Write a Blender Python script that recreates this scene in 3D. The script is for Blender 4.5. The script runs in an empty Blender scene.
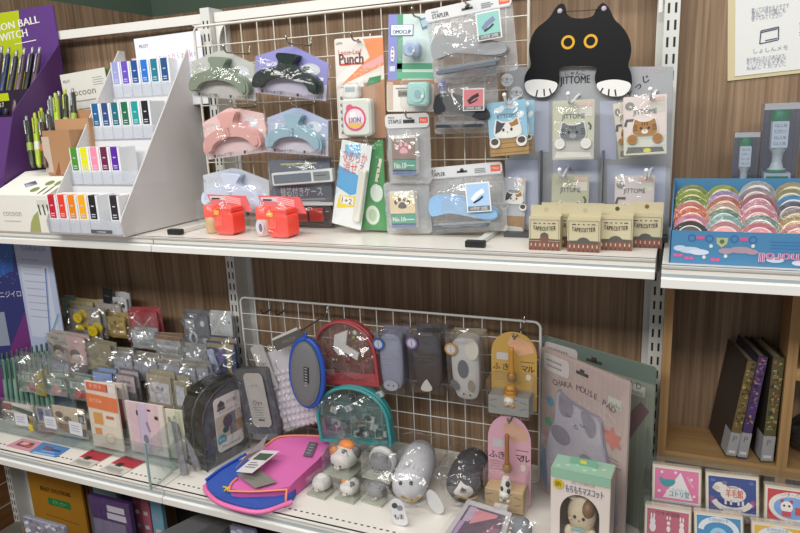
import bpy, math, random
from mathutils import Vector, Matrix, Euler
random.seed(7)
SC = bpy.context.scene
COL = SC.collection
PI = math.pi
# ------------------------------------------------------------------ camera
FPX, YAW, PITCH, ROLL = 656.487, -0.4056, -0.2292, -0.0412
CAM = Vector((0.9226, -1.1780, 0.7128))
_fwd = Vector((math.sin(YAW)*math.cos(PITCH), math.cos(YAW)*math.cos(PITCH), math.sin(PITCH)))
_r0 = Vector((math.cos(YAW), -math.sin(YAW), 0)); _u0 = _r0.cross(_fwd)
_rt = _r0*math.cos(ROLL) + _u0*math.sin(ROLL); _up = -_r0*math.sin(ROLL) + _u0*math.cos(ROLL)
cd = bpy.data.cameras.new('camera'); cam = bpy.data.objects.new('camera', cd); COL.objects.link(cam)
cd.sensor_width = 36; cd.lens = FPX/800*36; cd.clip_start = .02; cd.clip_end = 50
_m = Matrix((( _rt.x, _up.x, -_fwd.x, CAM.x), (_rt.y, _up.y, -_fwd.y, CAM.y), (_rt.z, _up.z, -_fwd.z, CAM.z), (0,0,0,1)))
cam.matrix_world = _m; SC.camera = cam
# ------------------------------------------------------------------ world, lights, exposure
w = bpy.data.worlds.new('world'); SC.world = w; w.use_nodes = True
w.node_tree.nodes['Background'].inputs[0].default_value = (.86, .93, 1, 1)
w.node_tree.nodes['Background'].inputs[1].default_value = .42
def area(name, loc, rot, sx, sy, power, colr=(1, .97, .92)):
    l = bpy.data.lights.new(name, 'AREA'); l.shape = 'RECTANGLE'; l.size = sx; l.size_y = sy; l.energy = power; l.color = colr
    o = bpy.data.objects.new(name, l); COL.objects.link(o); o.location = loc; o.rotation_euler = rot; return o
area('ceiling_lamp_light', (.1, -.62, 1.80), (math.radians(-4), 0, 0), 2.6, .16, 18)
area('ceiling_lamp_light', (.3, -2.0, 1.72), (math.radians(38), 0, 0), 3.2, .35, 52)
area('ceiling_lamp_light', (-.3, .62, 1.90), (0, 0, 0), 2.0, .16, 5)
SC.view_settings.view_transform = 'Standard'; SC.view_settings.look = 'None'
SC.view_settings.gamma = 1; SC.view_settings.use_curve_mapping = False
SC.view_settings.exposure = -0.06
SC.cycles.transparent_max_bounces = 32; SC.cycles.max_bounces = 8
SC.cycles.caustics_reflective = False; SC.cycles.caustics_refractive = False
SC.cycles.sample_clamp_indirect = 4
# ------------------------------------------------------------------ helpers
# sight lines of the photograph, used to read real positions off it (fixed numbers, whatever the camera does)
EYE = Vector((0.9226, -1.1780, 0.7128)); FS = 656.487
SY, SPI, SRO = -0.4056, -0.2292, -0.0412
SF = Vector((math.sin(SY)*math.cos(SPI), math.cos(SY)*math.cos(SPI), math.sin(SPI)))
_a = Vector((math.cos(SY), -math.sin(SY), 0)); _b = _a.cross(SF); SR = _a*math.cos(SRO)+_b*math.sin(SRO); SU = -_a*math.sin(SRO)+_b*math.cos(SRO)
def ray(px, py): return SF + SR*((px-400)/FS) - SU*((py-266.5)/FS)
def PY(px, py, Y): d = ray(px, py); return EYE + d*((Y-EYE.y)/d.y)
def PZ(px, py, Z): d = ray(px, py); return EYE + d*((Z-EYE.z)/d.z)
def PX(px, py, X): d = ray(px, py); return EYE + d*((X-EYE.x)/d.x)
def lin(c):
    c = c.lstrip('#'); v = [int(c[i:i+2], 16)/255 for i in (0, 2, 4)]
    return tuple(x/12.92 if x <= .04045 else ((x+.055)/1.055)**2.4 for x in v) + (1,)
_MC = {}
def C(hexc, rough=.55, metal=0.0, spec=.5, bump=0, bscale=200, trans=0):
    key = (hexc, rough, metal, spec, bump, bscale, trans)
    if key in _MC: return _MC[key]
    m = bpy.data.materials.new('paint_'+hexc.strip('#')); m.use_nodes = True
    nt = m.node_tree; b = nt.nodes['Principled BSDF']
    b.inputs['Base Color'].default_value = lin(hexc); b.inputs['Roughness'].default_value = rough
    b.inputs['Metallic'].default_value = metal; b.inputs['Specular IOR Level'].default_value = spec
    if trans: b.inputs['Transmission Weight'].default_value = trans
    if bump:
        tc = nt.nodes.new('ShaderNodeTexCoord'); n = nt.nodes.new('ShaderNodeTexNoise'); n.inputs['Scale'].default_value = bscale; n.inputs['Detail'].default_value = 3
        bp = nt.nodes.new('ShaderNodeBump'); bp.inputs['Strength'].default_value = bump; bp.inputs['Distance'].default_value = .002
        nt.links.new(tc.outputs['Object'], n.inputs['Vector']); nt.links.new(n.outputs['Fac'], bp.inputs['Height']); nt.links.new(bp.outputs['Normal'], b.inputs['Normal'])
    _MC[key] = m; return m
def film(haze=.06, gloss=1.0, bump=.35, scale=45, tint='#ffffff', rough=.07, hcol='#eef0f2', dist=.006):
    """clear plastic: see-through, glossy by Fresnel, crinkled, with a little milky haze"""
    key = ('film', haze, gloss, bump, scale, tint, rough, hcol, dist)
    if key in _MC: return _MC[key]
    m = bpy.data.materials.new('clear_plastic'); m.use_nodes = True; nt = m.node_tree
    for n in list(nt.nodes): nt.nodes.remove(n)
    N = nt.nodes.new; L = nt.links.new
    out = N('ShaderNodeOutputMaterial'); tr = N('ShaderNodeBsdfTransparent'); tr.inputs[0].default_value = lin(tint)
    df = N('ShaderNodeBsdfDiffuse'); df.inputs[0].default_value = lin(hcol)
    gl = N('ShaderNodeBsdfGlossy'); gl.inputs['Roughness'].default_value = rough; gl.inputs[0].default_value = (1, 1, 1, 1)
    fr = N('ShaderNodeFresnel'); ge = N('ShaderNodeNewGeometry'); io = N('ShaderNodeMapRange'); io.inputs[3].default_value = 1.45; io.inputs[4].default_value = 1/1.45; L(ge.outputs['Backfacing'], io.inputs[0]); L(io.outputs[0], fr.inputs[0])
    mu = N('ShaderNodeMath'); mu.operation = 'MULTIPLY'; mu.inputs[1].default_value = gloss; mu.use_clamp = True
    a = N('ShaderNodeMixShader'); a.inputs[0].default_value = haze; b = N('ShaderNodeMixShader')
    if bump:
        tc = N('ShaderNodeTexCoord'); n = N('ShaderNodeTexNoise'); n.inputs['Scale'].default_value = scale; n.inputs['Detail'].default_value = 2; n.inputs['Distortion'].default_value = 1.2
        bp = N('ShaderNodeBump'); bp.inputs['Strength'].default_value = bump; bp.inputs['Distance'].default_value = dist
        L(tc.outputs['Object'], n.inputs['Vector']); L(n.outputs['Fac'], bp.inputs['Height'])
        L(bp.outputs['Normal'], gl.inputs['Normal'])
    L(fr.outputs[0], mu.inputs[0]); L(mu.outputs[0], b.inputs[0])
    L(tr.outputs[0], a.inputs[1]); L(df.outputs[0], a.inputs[2]); L(a.outputs[0], b.inputs[1]); L(gl.outputs[0], b.inputs[2]); L(b.outputs[0], out.inputs[0])
    _MC[key] = m; return m
def wood(c1, c2, c3, along='Z', scale=1.0, rough=.6, plank=0, jcol=None):
    key = ('wood', c1, c2, c3, along, scale, plank)
    if key in _MC: return _MC[key]
    m = bpy.data.materials.new('wood_grain'); m.use_nodes = True; nt = m.node_tree; N = nt.nodes.new; L = nt.links.new
    b = nt.nodes['Principled BSDF']; b.inputs['Roughness'].default_value = rough; b.inputs['Specular IOR Level'].default_value = .3
    tc = N('ShaderNodeTexCoord'); mp = N('ShaderNodeMapping')
    s = [150*scale]*3; s['XYZ'.index(along)] = 3*scale; mp.inputs['Scale'].default_value = s
    n = N('ShaderNodeTexNoise'); n.inputs['Scale'].default_value = 1.0; n.inputs['Detail'].default_value = 5; n.inputs['Roughness'].default_value = .62; n.inputs['Distortion'].default_value = .5
    mp2 = N('ShaderNodeMapping'); s2 = [22*scale]*3; s2['XYZ'.index(along)] = .6*scale; mp2.inputs['Scale'].default_value = s2
    n2 = N('ShaderNodeTexNoise'); n2.inputs['Scale'].default_value = 1.0; n2.inputs['Detail'].default_value = 2
    r = N('ShaderNodeValToRGB'); r.color_ramp.elements[0].position = .33; r.color_ramp.elements[0].color = lin(c1)
    r.color_ramp.elements[1].position = .69; r.color_ramp.elements[1].color = lin(c3); e = r.color_ramp.elements.new(.5); e.color = lin(c2)
    ad = N('ShaderNodeMath'); ad.operation = 'MULTIPLY_ADD'; ad.inputs[1].default_value = .66
    h = N('ShaderNodeMath'); h.operation = 'MULTIPLY'; h.inputs[1].default_value = .34
    L(tc.outputs['Object'], mp.inputs[0]); L(tc.outputs['Object'], mp2.inputs[0]); L(mp.outputs[0], n.inputs['Vector']); L(mp2.outputs[0], n2.inputs['Vector'])
    L(n2.outputs['Fac'], h.inputs[0]); L(n.outputs['Fac'], ad.inputs[0]); L(h.outputs[0], ad.inputs[2]); L(ad.outputs[0], r.inputs[0])
    if plank:
        br = N('ShaderNodeTexBrick'); br.inputs['Scale'].default_value = 1; br.inputs['Mortar Size'].default_value = .003; br.inputs['Brick Width'].default_value = 3; br.inputs['Row Height'].default_value = plank; br.offset = .5
        br.inputs['Color1'].default_value = br.inputs['Color2'].default_value = (0, 0, 0, 1); br.inputs['Mortar'].default_value = (1, 1, 1, 1)
        sx = N('ShaderNodeSeparateXYZ'); cx = N('ShaderNodeCombineXYZ'); L(tc.outputs['Object'], sx.inputs[0])
        L(sx.outputs['Y'], cx.inputs['X']); L(sx.outputs['Z'], cx.inputs['Y']); L(cx.outputs[0], br.inputs['Vector'])
        mx = N('ShaderNodeMix'); mx.data_type = 'RGBA'; mx.inputs['B'].default_value = lin(jcol) if False else lin(jcol or '#101010')
        L(br.outputs['Color'], mx.inputs['Factor']); L(r.outputs[0], mx.inputs['A']); L(mx.outputs['Result'], b.inputs['Base Color'])
        mx.inputs[7].default_value = lin(jcol or '#101010')
    else: L(r.outputs[0], b.inputs['Base Color'])
    _MC[key] = m; return m
_TX = {}
def text_mesh(s):
    if s in _TX: return _TX[s]
    c = bpy.data.curves.new('lettering', 'FONT'); c.body = s; c.resolution_u = 2
    o = bpy.data.objects.new('lettering', c); COL.objects.link(o)
    dg = bpy.context.evaluated_depsgraph_get(); me = bpy.data.meshes.new_from_object(o.evaluated_get(dg))
    v = [(q.co.x, q.co.y) for q in me.vertices]; f = [tuple(p.vertices) for p in me.polygons]
    bpy.data.objects.remove(o); bpy.data.meshes.remove(me); bpy.data.curves.remove(c)
    if not v: v = [(0, 0)]
    x0 = min(p[0] for p in v); x1 = max(p[0] for p in v)
    v = [(p[0]-x0, p[1]) for p in v]; _TX[s] = (v, f, x1-x0); return _TX[s]
def rr(w, h, r, x0=None, z0=0, n=5):
    """rounded rectangle outline, counter-clockwise; centred in x, from z0 up"""
    if x0 is None: x0 = -w/2
    r = min(r, w/2-1e-5, h/2-1e-5); o = []
    for cx, cz, a in ((x0+w-r, z0+r, -90), (x0+w-r, z0+h-r, 0), (x0+r, z0+h-r, 90), (x0+r, z0+r, 180)):
        for i in range(n+1):
            t = math.radians(a+90*i/n); o.append((cx+r*math.cos(t), cz+r*math.sin(t)))
    return o
def ellp(cx, cz, rx, rz, n=22, rot=0):
    o = []
    for i in range(n):
        t = 2*PI*i/n; x, z = rx*math.cos(t), rz*math.sin(t)
        o.append((cx+x*math.cos(rot)-z*math.sin(rot), cz+x*math.sin(rot)+z*math.cos(rot)))
    return o
def smooth(pts, n=3):
    """Chaikin smoothing of a closed outline"""
    for _ in range(n):
        q = []
        for i in range(len(pts)):
            a, b = pts[i], pts[(i+1) % len(pts)]
            q += [(a[0]*.75+b[0]*.25, a[1]*.75+b[1]*.25), (a[0]*.25+b[0]*.75, a[1]*.25+b[1]*.75)]
        pts = q
    return pts
def spl(pts, k=4):
    """smooth open curve through points (Catmull-Rom)"""
    P = [Vector(p) for p in pts]; P = [P[0]*2-P[1]]+P+[P[-1]*2-P[-2]]; o = []
    for i in range(1, len(P)-2):
        for j in range(k):
            t = j/k; a, b_, c, d = P[i-1:i+3]
            o.append(.5*(2*b_+(c-a)*t+(2*a-5*b_+4*c-d)*t*t+(3*b_-a-3*c+d)*t**3))
    return o+[P[-2]]
def smooth3(pts, n=2):
    for _ in range(n):
        q = []
        for i in range(len(pts)): a, c = pts[i], pts[(i+1) % len(pts)]; q += [a.lerp(c, .2), a.lerp(c, .8)]
        pts = q
    return pts
class B:
    """mesh builder; local x right, y away from the viewer, z up"""
    def __init__(s): s.v = []; s.f = []; s.m = []; s.mats = []; s.sm = []
    def add(s, v, f, mat, sm=False):
        if mat not in s.mats: s.mats.append(mat)
        k = len(s.v); i = s.mats.index(mat)
        s.v += [tuple(p) for p in v]
        for q in f: s.f.append(tuple(a+k for a in q)); s.m.append(i); s.sm.append(sm)
        return s
    def box(s, x0, x1, y0, y1, z0, z1, mat):
        v = [(x, y, z) for x in (x0, x1) for y in (y0, y1) for z in (z0, z1)]
        return s.add(v, [(0,1,3,2),(4,6,7,5),(0,4,5,1),(2,3,7,6),(0,2,6,4),(1,5,7,3)], mat)
    def bbox(s, x0, x1, y0, y1, z0, z1, mat, r=.002):
        """box with its upright and front edges rounded"""
        o = rr(x1-x0, z1-z0, r, x0, z0, 3); c = ((x0+x1)/2, (z0+z1)/2)
        def ins(q): return [(c[0]+(a-c[0])*(1-2*r*.4/(x1-x0)), c[1]+(b-c[1])*(1-2*r*.4/(z1-z0))) for a, b in q]
        n = len(o); i = ins(o)
        v = [(a, y0, b) for a, b in i]+[(a, y0+r*.5, b) for a, b in o]+[(a, y1-r*.5, b) for a, b in o]+[(a, y1, b) for a, b in i]
        f = [tuple(range(n)), tuple(range(4*n-1, 3*n-1, -1))]
        for k in range(3):
            for j in range(n): f.append((k*n+j, k*n+n+j, k*n+n+(j+1) % n, k*n+(j+1) % n))
        return s.add(v, f, mat)
    def ext(s, o, y0, y1, mat, mside=None):
        n = len(o); v = [(a, y0, b) for a, b in o]+[(a, y1, b) for a, b in o]
        s.add(v, [tuple(range(n)), tuple(range(2*n-1, n-1, -1))], mat)
        return s.add(v, [(j, n+j, n+(j+1) % n, (j+1) % n) for j in range(n)], mside or mat)
    def dome(s, o, y0, d, mat, k=4, pw=.5, sc=.0):
        """a pillow-shaped bulge: outline o at y0 swelling toward the viewer by d"""
        n = len(o); cx = sum(a for a, _ in o)/n; cz = sum(b for _, b in o)/n; v = []; f = []
        for i in range(k+1):
            t = i/(k+.0); q = math.cos(t*PI/2)*(1-sc)+sc*(1-t) ; dep = d*math.sin(t*PI/2)**(2*pw)
            q = max(q, .02)
            v += [(cx+(a-cx)*q, y0-dep, cz+(b-cz)*q) for a, b in o]
        for i in range(k):
            for j in range(n): f.append((i*n+j, i*n+(j+1) % n, i*n+n+(j+1) % n, i*n+n+j))
        f.append(tuple(range(k*n, k*n+n))); return s.add(v, f, mat, True)
    def pr(s, o, y, mat): return s.add([(a, y, b) for a, b in o], [tuple(range(len(o)))], mat)
    def rect(s, x, z, w, h, y, mat, rot=0):
        c, d = math.cos(rot), math.sin(rot)
        return s.pr([(x+a*w/2*c-b*h/2*d, z+a*w/2*d+b*h/2*c) for a, b in ((-1,-1),(1,-1),(1,1),(-1,1))], y, mat)
    def ell(s, x, z, rx, rz, y, mat, n=18, rot=0): return s.pr(ellp(x, z, rx, rz, n, rot), y, mat)
    def ring(s, x, z, r0, r1, y, mat, n=22, sz=1.0):
        v = [(x+r*math.cos(2*PI*i/n), y, z+r*sz*math.sin(2*PI*i/n)) for r in (r0, r1) for i in range(n)]
        return s.add(v, [(i, (i+1) % n, n+(i+1) % n, n+i)[::-1] for i in range(n)], mat)
    def text(s, t, x, z, h, y, mat, al='C', w=None, rot=0, bold=0):
        v, f, tw = text_mesh(t); k = h/.72; kx = w/tw if w else k
        off = {'C': -tw*kx/2, 'L': 0, 'R': -tw*kx}[al]; c, d = math.cos(rot), math.sin(rot)
        for e in ((0, bold*.5, -bold*.5) if bold else (0,)):
            q = [(a*kx+off+e, b*k-h/2) for a, b in v]
            s.add([(x+a*c-b*d, y+abs(e)*.02, z+a*d+b*c) for a, b in q], f, mat)
        return s
    def lines(s, x, z, w, n, pitch, th, y, mat, rag=.25):
        for i in range(n):
            ww = w*(1-rag*random.random()); s.rect(x+ww/2, z-i*pitch, ww, th, y, mat)
        return s
    def stroke(s, pts, wd, y, mat):
        """flat brush line through (x, z) points"""
        v = []; n = len(pts)
        for i, (a, b) in enumerate(pts):
            p, q = pts[max(i-1, 0)], pts[min(i+1, n-1)]; dx, dz = q[0]-p[0], q[1]-p[1]; l = math.hypot(dx, dz) or 1
            v += [(a-dz/l*wd/2, y, b+dx/l*wd/2), (a+dz/l*wd/2, y, b-dx/l*wd/2)]
        return s.add(v, [(2*i, 2*i+1, 2*i+3, 2*i+2) for i in range(n-1)], mat)
    def tube(s, pts, r, mat, n=8, caps=True, rs=None):
        P = [Vector(p) for p in pts]; v = []; f = []; up = None
        for i, p in enumerate(P):
            t = (P[min(i+1, len(P)-1)]-P[max(i-1, 0)]).normalized()
            if up is None: up = t.orthogonal().normalized()
            up = (up - t*up.dot(t)).normalized() if (up - t*up.dot(t)).length > 1e-6 else t.orthogonal().normalized()
            b = t.cross(up); R = rs[i] if rs else r
            v += [tuple(p+(up*math.cos(2*PI*j/n)+b*math.sin(2*PI*j/n))*R) for j in range(n)]
        for i in range(len(P)-1):
            for j in range(n): f.append((i*n+j, i*n+(j+1) % n, i*n+n+(j+1) % n, i*n+n+j))
        s.add(v, f, mat, True)
        if caps: s.add(v, [tuple(range(n-1, -1, -1)), tuple(range(len(v)-n, len(v)))], mat)
        return s
    def lathe(s, prof, mat, n=20, c=(0, 0, 0), axis='z', sx=1, sy=1):
        v = []; f = []; k = len(prof)
        for r, h in prof:
            for j in range(n):
                a = 2*PI*j/n; x, y = r*math.cos(a)*sx, r*math.sin(a)*sy
                v.append((c[0]+x, c[1]+y, c[2]+h) if axis == 'z' else ((c[0]+x, c[1]-h, c[2]+y) if axis == 'y' else (c[0]+h, c[1]+x, c[2]+y)))
        for i in range(k-1):
            for j in range(n): f.append((i*n+j, i*n+(j+1) % n, i*n+n+(j+1) % n, i*n+n+j))
        s.add(v, f, mat, True)
        cap = []
        if prof[0][0] > 1e-5: cap.append(tuple(range(n-1, -1, -1)))
        if prof[-1][0] > 1e-5: cap.append(tuple(range((k-1)*n, k*n)))
        if cap: s.add(v, cap, mat)
        return s
    def ellip(s, cx, cy, cz, rx, ry, rz, mat, nu=20, nv=12):
        v = []; f = []
        for i in range(nv+1):
            t = -PI/2+PI*i/nv
            for j in range(nu): a = 2*PI*j/nu; v.append((cx+rx*math.cos(t)*math.cos(a), cy+ry*math.cos(t)*math.sin(a), cz+rz*math.sin(t)))
        for i in range(nv):
            for j in range(nu): f.append((i*nu+j, i*nu+(j+1) % nu, i*nu+nu+(j+1) % nu, i*nu+nu+j))
        return s.add(v, f, mat, True)
    def sheet(s, w, h, y, mat, bulge=.004, amp=.0015, nx=9, nz=10, x0=None, z0=0, sm=False, seed=None):
        """plastic film: a crinkled front sheet, bulging toward the viewer, down to y at its edge"""
        R = random.Random(seed if seed is not None else random.random())
        if x0 is None: x0 = -w/2
        v = []; f = []
        for j in range(nz+1):
            for i in range(nx+1):
                u, t = i/nx, j/nz; e = (4*u*(1-u))**.5*(4*t*(1-t))**.5
                dx = (R.random()-.5)*w/nx*.6*(0 < i < nx); dz = (R.random()-.5)*h/nz*.6*(0 < j < nz)
                v.append((x0+w*u+dx, y-bulge*e-(R.random()*amp if 0 < i < nx and 0 < j < nz else 0), z0+h*t+dz))
        n = nx+1
        for j in range(nz):
            for i in range(nx):
                a = j*n+i
                if R.random() < .5: f += [(a, a+1, a+n+1), (a, a+n+1, a+n)]
                else: f += [(a, a+1, a+n), (a+1, a+n+1, a+n)]
        return s.add(v, f, mat, sm)
    def xf(s, k0, M):
        """move everything added since vertex k0 by matrix M"""
        for i in range(k0, len(s.v)): s.v[i] = tuple(M @ Vector(s.v[i]))
        return s
    def ob(s, name, parent=None, loc=None, rot=None):
        me = bpy.data.meshes.new(name); me.from_pydata(s.v, [], s.f)
        for m in s.mats: me.materials.append(m)
        me.polygons.foreach_set('material_index', s.m); me.polygons.foreach_set('use_smooth', s.sm); me.update()
        o = bpy.data.objects.new(name, me); COL.objects.link(o)
        if parent: o.parent = parent
        if loc is not None: o.location = loc
        if rot is not None: o.rotation_euler = rot
        return o
def tag(o, label, cat, group=None):
    o['label'] = label; o['category'] = cat
    if group: o['group'] = group
    return o
def thing(name, label, cat, loc=(0, 0, 0), rot=(0, 0, 0), group=None):
    o = bpy.data.objects.new(name, None); COL.objects.link(o); o.location = loc; o.rotation_euler = rot; o.empty_display_size = .02
    return tag(o, label, cat, group)
def struct(b, name, **k):
    o = b.ob(name, **k); o['kind'] = 'structure'; return o
def fit(Y, tl, tr, br, bl):
    """four seen corners on the plane y = Y -> foot of the card (bottom centre), rotation, width, height"""
    a, b, c, d = (PY(p[0], p[1], Y) for p in (tl, tr, br, bl))
    w = ((b-a).length+(c-d).length)/2; h = ((d-a).length+(c-b).length)/2
    th = math.atan2((b-a).z+(c-d).z, (b-a).x+(c-d).x)
    ce = (a+b+c+d)/4; loc = ce - Vector((-math.sin(th), 0, math.cos(th)))*h/2
    return loc, (0, -th, 0), w, h
def copy_tree(o, loc=None, rot=None, label=None, parent=None):
    c = o.copy(); COL.objects.link(c)
    if parent: c.parent = parent
    for ch in [q for q in bpy.data.objects if q.parent == o]: copy_tree(ch, parent=c)
    if loc is not None: c.location = loc
    if rot is not None: c.rotation_euler = rot
    if label: c['label'] = label
    return c
# common materials
WHITE = C('#e9e8e4', .4); PAPER = C('#ecebe7', .7); INK = C('#23232a', .6); GREYT = C('#8b8f94', .6); STEEL = C('#b9bcc0', .25, .9)
ENAMEL = C('#dcdbd5', .35); CREAM = C('#e3dcc8', .6); BLACK = C('#17171a', .45); BAG = film(.012, 1.3); BAG2 = film(.03); CLEAR = film(.01, 1, .15, 30); ACRYL = film(.015, 1.2, 0)
ZU, ZL = .5017, 0.0
# ------------------------------------------------------------------ the room
WOODW = wood('#665140', '#8a7159', '#aa8f74')
FLOOR = wood('#5a4028', '#7a5a3b', '#8f6d49', 'Y', .6)
GREEN = C('#4f6152', .8)
b = B(); b.box(-.93, 1.95, .05, .062, -.75, .925, WOODW); struct(b, 'wall_back')
b = B(); b.box(-1.06, -1.0, -1.6, 1.0, -.75, 1.117, WOODW); b.box(-1.06, -1.0, -1.6, 1.0, 1.117, 2.0, GREEN)
PLANK = wood('#5b3c22', '#7c5433', '#936a44', 'Y', .7, plank=.075, jcol='#b7ab9b')
b.box(-1.0, -.996, -1.6, .95, -.75, -.05, PLANK); struct(b, 'wall_left')
b = B(); b.box(-1.0, 2.6, .96, 1.02, -.75, 1.117, WOODW); b.box(-1.0, 2.6, .96, 1.02, 1.117, 2.0, GREEN); struct(b, 'wall_far')
b = B(); b.box(-1.06, 2.6, -2.6, 1.02, -.80, -.75, FLOOR); struct(b, 'floor')
# ------------------------------------------------------------------ shelving
SLOT_SHADE = C('#2b2622', .8); PLATE = C('#d3d4cf', .4); LIPG = C('#a9b3b8', .3); LIPW = C('#e2e1dc', .3); BOARD = C('#e4dfd6', .28)  # near-black pieces stand in for the shade inside slots and perforations
def upright(x, z0, z1, label, z2=None):
    t = thing('shelf_upright', label, 'upright', (x, 0, z0), group=None)
    b = B(); b.box(-.0115, .0115, 0, .045, 0, z1-z0, PLATE); b.box(-.024, .0245 if x < .5 else .0105, .043, .0495, 0, z1-z0-.012, PLATE); b.ob('post', t)
    b = B(); z = .012
    while z < z1-z0-.02:
        for sx in (-.0052, .0052): b.box(sx-.0017, sx+.0017, -.0004, 0, z, z+.015, SLOT_SHADE)
        z += .0256
    b.ob('slot_row', t); return t
upright(-.9, -.75, .93, 'slotted white steel upright at the far left end of the shelving')
upright(0, -.75, .941, 'slotted white steel upright behind the wire mesh left ends')
upright(.9, -.75, 1.05, 'slotted white steel upright between cat display and blue tape box')
def rail(x0, x1, label):
    t = thing('top_rail', label, 'rail', ((x0+x1)/2, 0, .913)); h = (x1-x0)/2
    b = B(); b.box(-h, h, .012, .034, 0, .019, LIPW); b.ob('rail_bar', t)
    for s in (-1, 1):
        o = [(0, 0), (.042, 0)] + [(.042-.036*math.sin(a*PI/16), -.045+.045*math.cos(a*PI/16)) for a in range(1, 9)] + [(.006, -.06), (0, -.06)]
        o = [(s*(-h+p[0]) , p[1]) for p in o]
        if s > 0: o = [(-(-h+p[0]) if False else p[0], p[1]) for p in o]
        b = B(); b.ext(o[::-1], .014, .017, LIPW); b.ob('gusset', t)
rail(-.885, -.0135, 'white top rail over the pen displays bay')
rail(.0135, .885, 'white top rail over the hanging clip packages')
def shelf(x0, x1, zt, D, th, label, dots=False):
    t = thing('metal_shelf', label, 'shelf', ((x0+x1)/2, 0, zt)); h = (x1-x0)/2-.001
    b = B(); b.box(-h, h, -D+.006, .042, -.012, 0, BOARD); b.ob('shelf_board', t)
    pr = [(-D, 0), (-D+.002, -.0035), (-D+.006, -.004), (-D+.007, -th*.48), (-D+.004, -th*.52), (-D-.002, -th*.58), (-D-.002, -th*.95), (-D+.002, -th), (-D+.010, -th), (-D+.010, 0)]
    ms = [LIPW, LIPW, LIPG, LIPG, LIPW, LIPW, LIPW, LIPW, LIPW, LIPW]
    b = B(); n = len(pr)
    for i in range(n):
        a, c = pr[i], pr[(i+1) % n]; b.add([(-h, a[0], a[1]), (-h, c[0], c[1]), (h, c[0], c[1]), (h, a[0], a[1])], [(0, 1, 2, 3)], ms[i])
    for s in (-h, h): b.add([(s, p[0], p[1]) for p in pr], [tuple(range(n))], LIPW)
    b.ob('price_rail', t)
    for s in (-1, 1):
        b = B(); b.add([(s*h, -D+.02, -.012), (s*h, .0, -.012), (s*h, .0, -.07), (s*h, -.02, -.07), (s*h, -D+.02, -.02),
                        (s*(h-.003), -D+.02, -.012), (s*(h-.003), .0, -.012), (s*(h-.003), .0, -.07), (s*(h-.003), -.02, -.07), (s*(h-.003), -D+.02, -.02)],
                       [(0,1,2,3,4), (9,8,7,6,5), (0,5,6,1), (1,6,7,2), (2,7,8,3), (3,8,9,4), (4,9,5,0)], PLATE); b.ob('bracket', t)
    if dots:
        b = B(); k = int((2*h-.03)/.0125)
        for i in range(k):
            x = -h+.02+i*.0125; b.box(x-.0028, x+.0028, -D+.0255, -D+.0285, -.001, .0003, SLOT_SHADE)
        b.ob('perforation_row', t)
    return t
shelf(-.9, 0, ZU, .2287, .029, 'upper white metal shelf carrying the pen displays and ink stand')
shelf(0, .9, ZU, .2287, .029, 'upper white metal shelf under the hanging clips and cat display')
shelf(.907, 1.8, ZU, .264, .031, 'upper white metal shelf under the blue tape tray', )
shelf(-.9, 0, ZL, .286, .034, 'lower white metal shelf carrying the acrylic sticker rack', True)
shelf(0, .9, ZL, .286, .034, 'lower white metal shelf under pouches and cat mascots', True)
b = B(); b.box(-.9, .9, -.36, -.001, -.51, -.462, C('#77786f', .5)); b.box(-.9, .9, -.34, -.001, -.75, -.51, C('#6a6b66', .5))
tag(b.ob('base_deck'), 'grey metal base deck under the gold folder', 'shelf base')
# wire mesh panels
WIRE = C('#d8d3c7', .35); WIREL = C('#cfd0cc', .35)
def mesh_panel(x0, x1, z0, z1, Y, label, mat, feet, px=.0372):
    t = thing('wire_mesh_panel', label, 'mesh panel', ((x0+x1)/2, Y, z0)); h = (x1-x0)/2; H = z1-z0; r = .012
    p = []
    for cx, cz, a in ((h-r, r, -90), (h-r, H-r, 0), (-h+r, H-r, 90), (-h+r, r, 180)):
        for i in range(5): q = math.radians(a+22.5*i); p.append((cx+r*math.cos(q), 0, cz+r*math.sin(q)))
    p.append(p[0]); b = B(); b.tube(p, .0026, mat, 8, False); b.ob('outer_frame', t)
    b = B(); n = round(2*h/px)
    for i in range(1, n): x = -h+2*h*i/n; b.tube([(x, .001, 0), (x, .001, H)], .0011, mat, 6, False)
    n = round(H/px)
    for i in range(1, n): z = H-H*i/n; b.tube([(-h, -.0012, z), (h, -.0012, z)], .0011, mat, 6, False)
    b.ob('wire_grid', t)
    for fx in feet:
        b = B(); b.box(fx-(x0+x1)/2-.006, fx-(x0+x1)/2+.006, -.135, .004, ZU-z0+.0005, ZU-z0+.008, ENAMEL); f = b.ob('foot', t)
        b = B(); b.bbox(fx-(x0+x1)/2-.016, fx-(x0+x1)/2+.016, -.146, -.134, ZU-z0+.0003, ZU-z0+.011, BLACK); b.ob('rubber_tip', f)
    return t
YM = -.055
mesh_panel(.013, .685, ZU+.012, .897, YM, 'cream wire mesh panel standing on upper shelf behind clip packages', WIRE, (.032, .632))
YN = -.03
mesh_panel(.042, .704, .004, .331, YN, 'white wire mesh panel behind pouches on lower shelf', WIREL, ())
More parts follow.
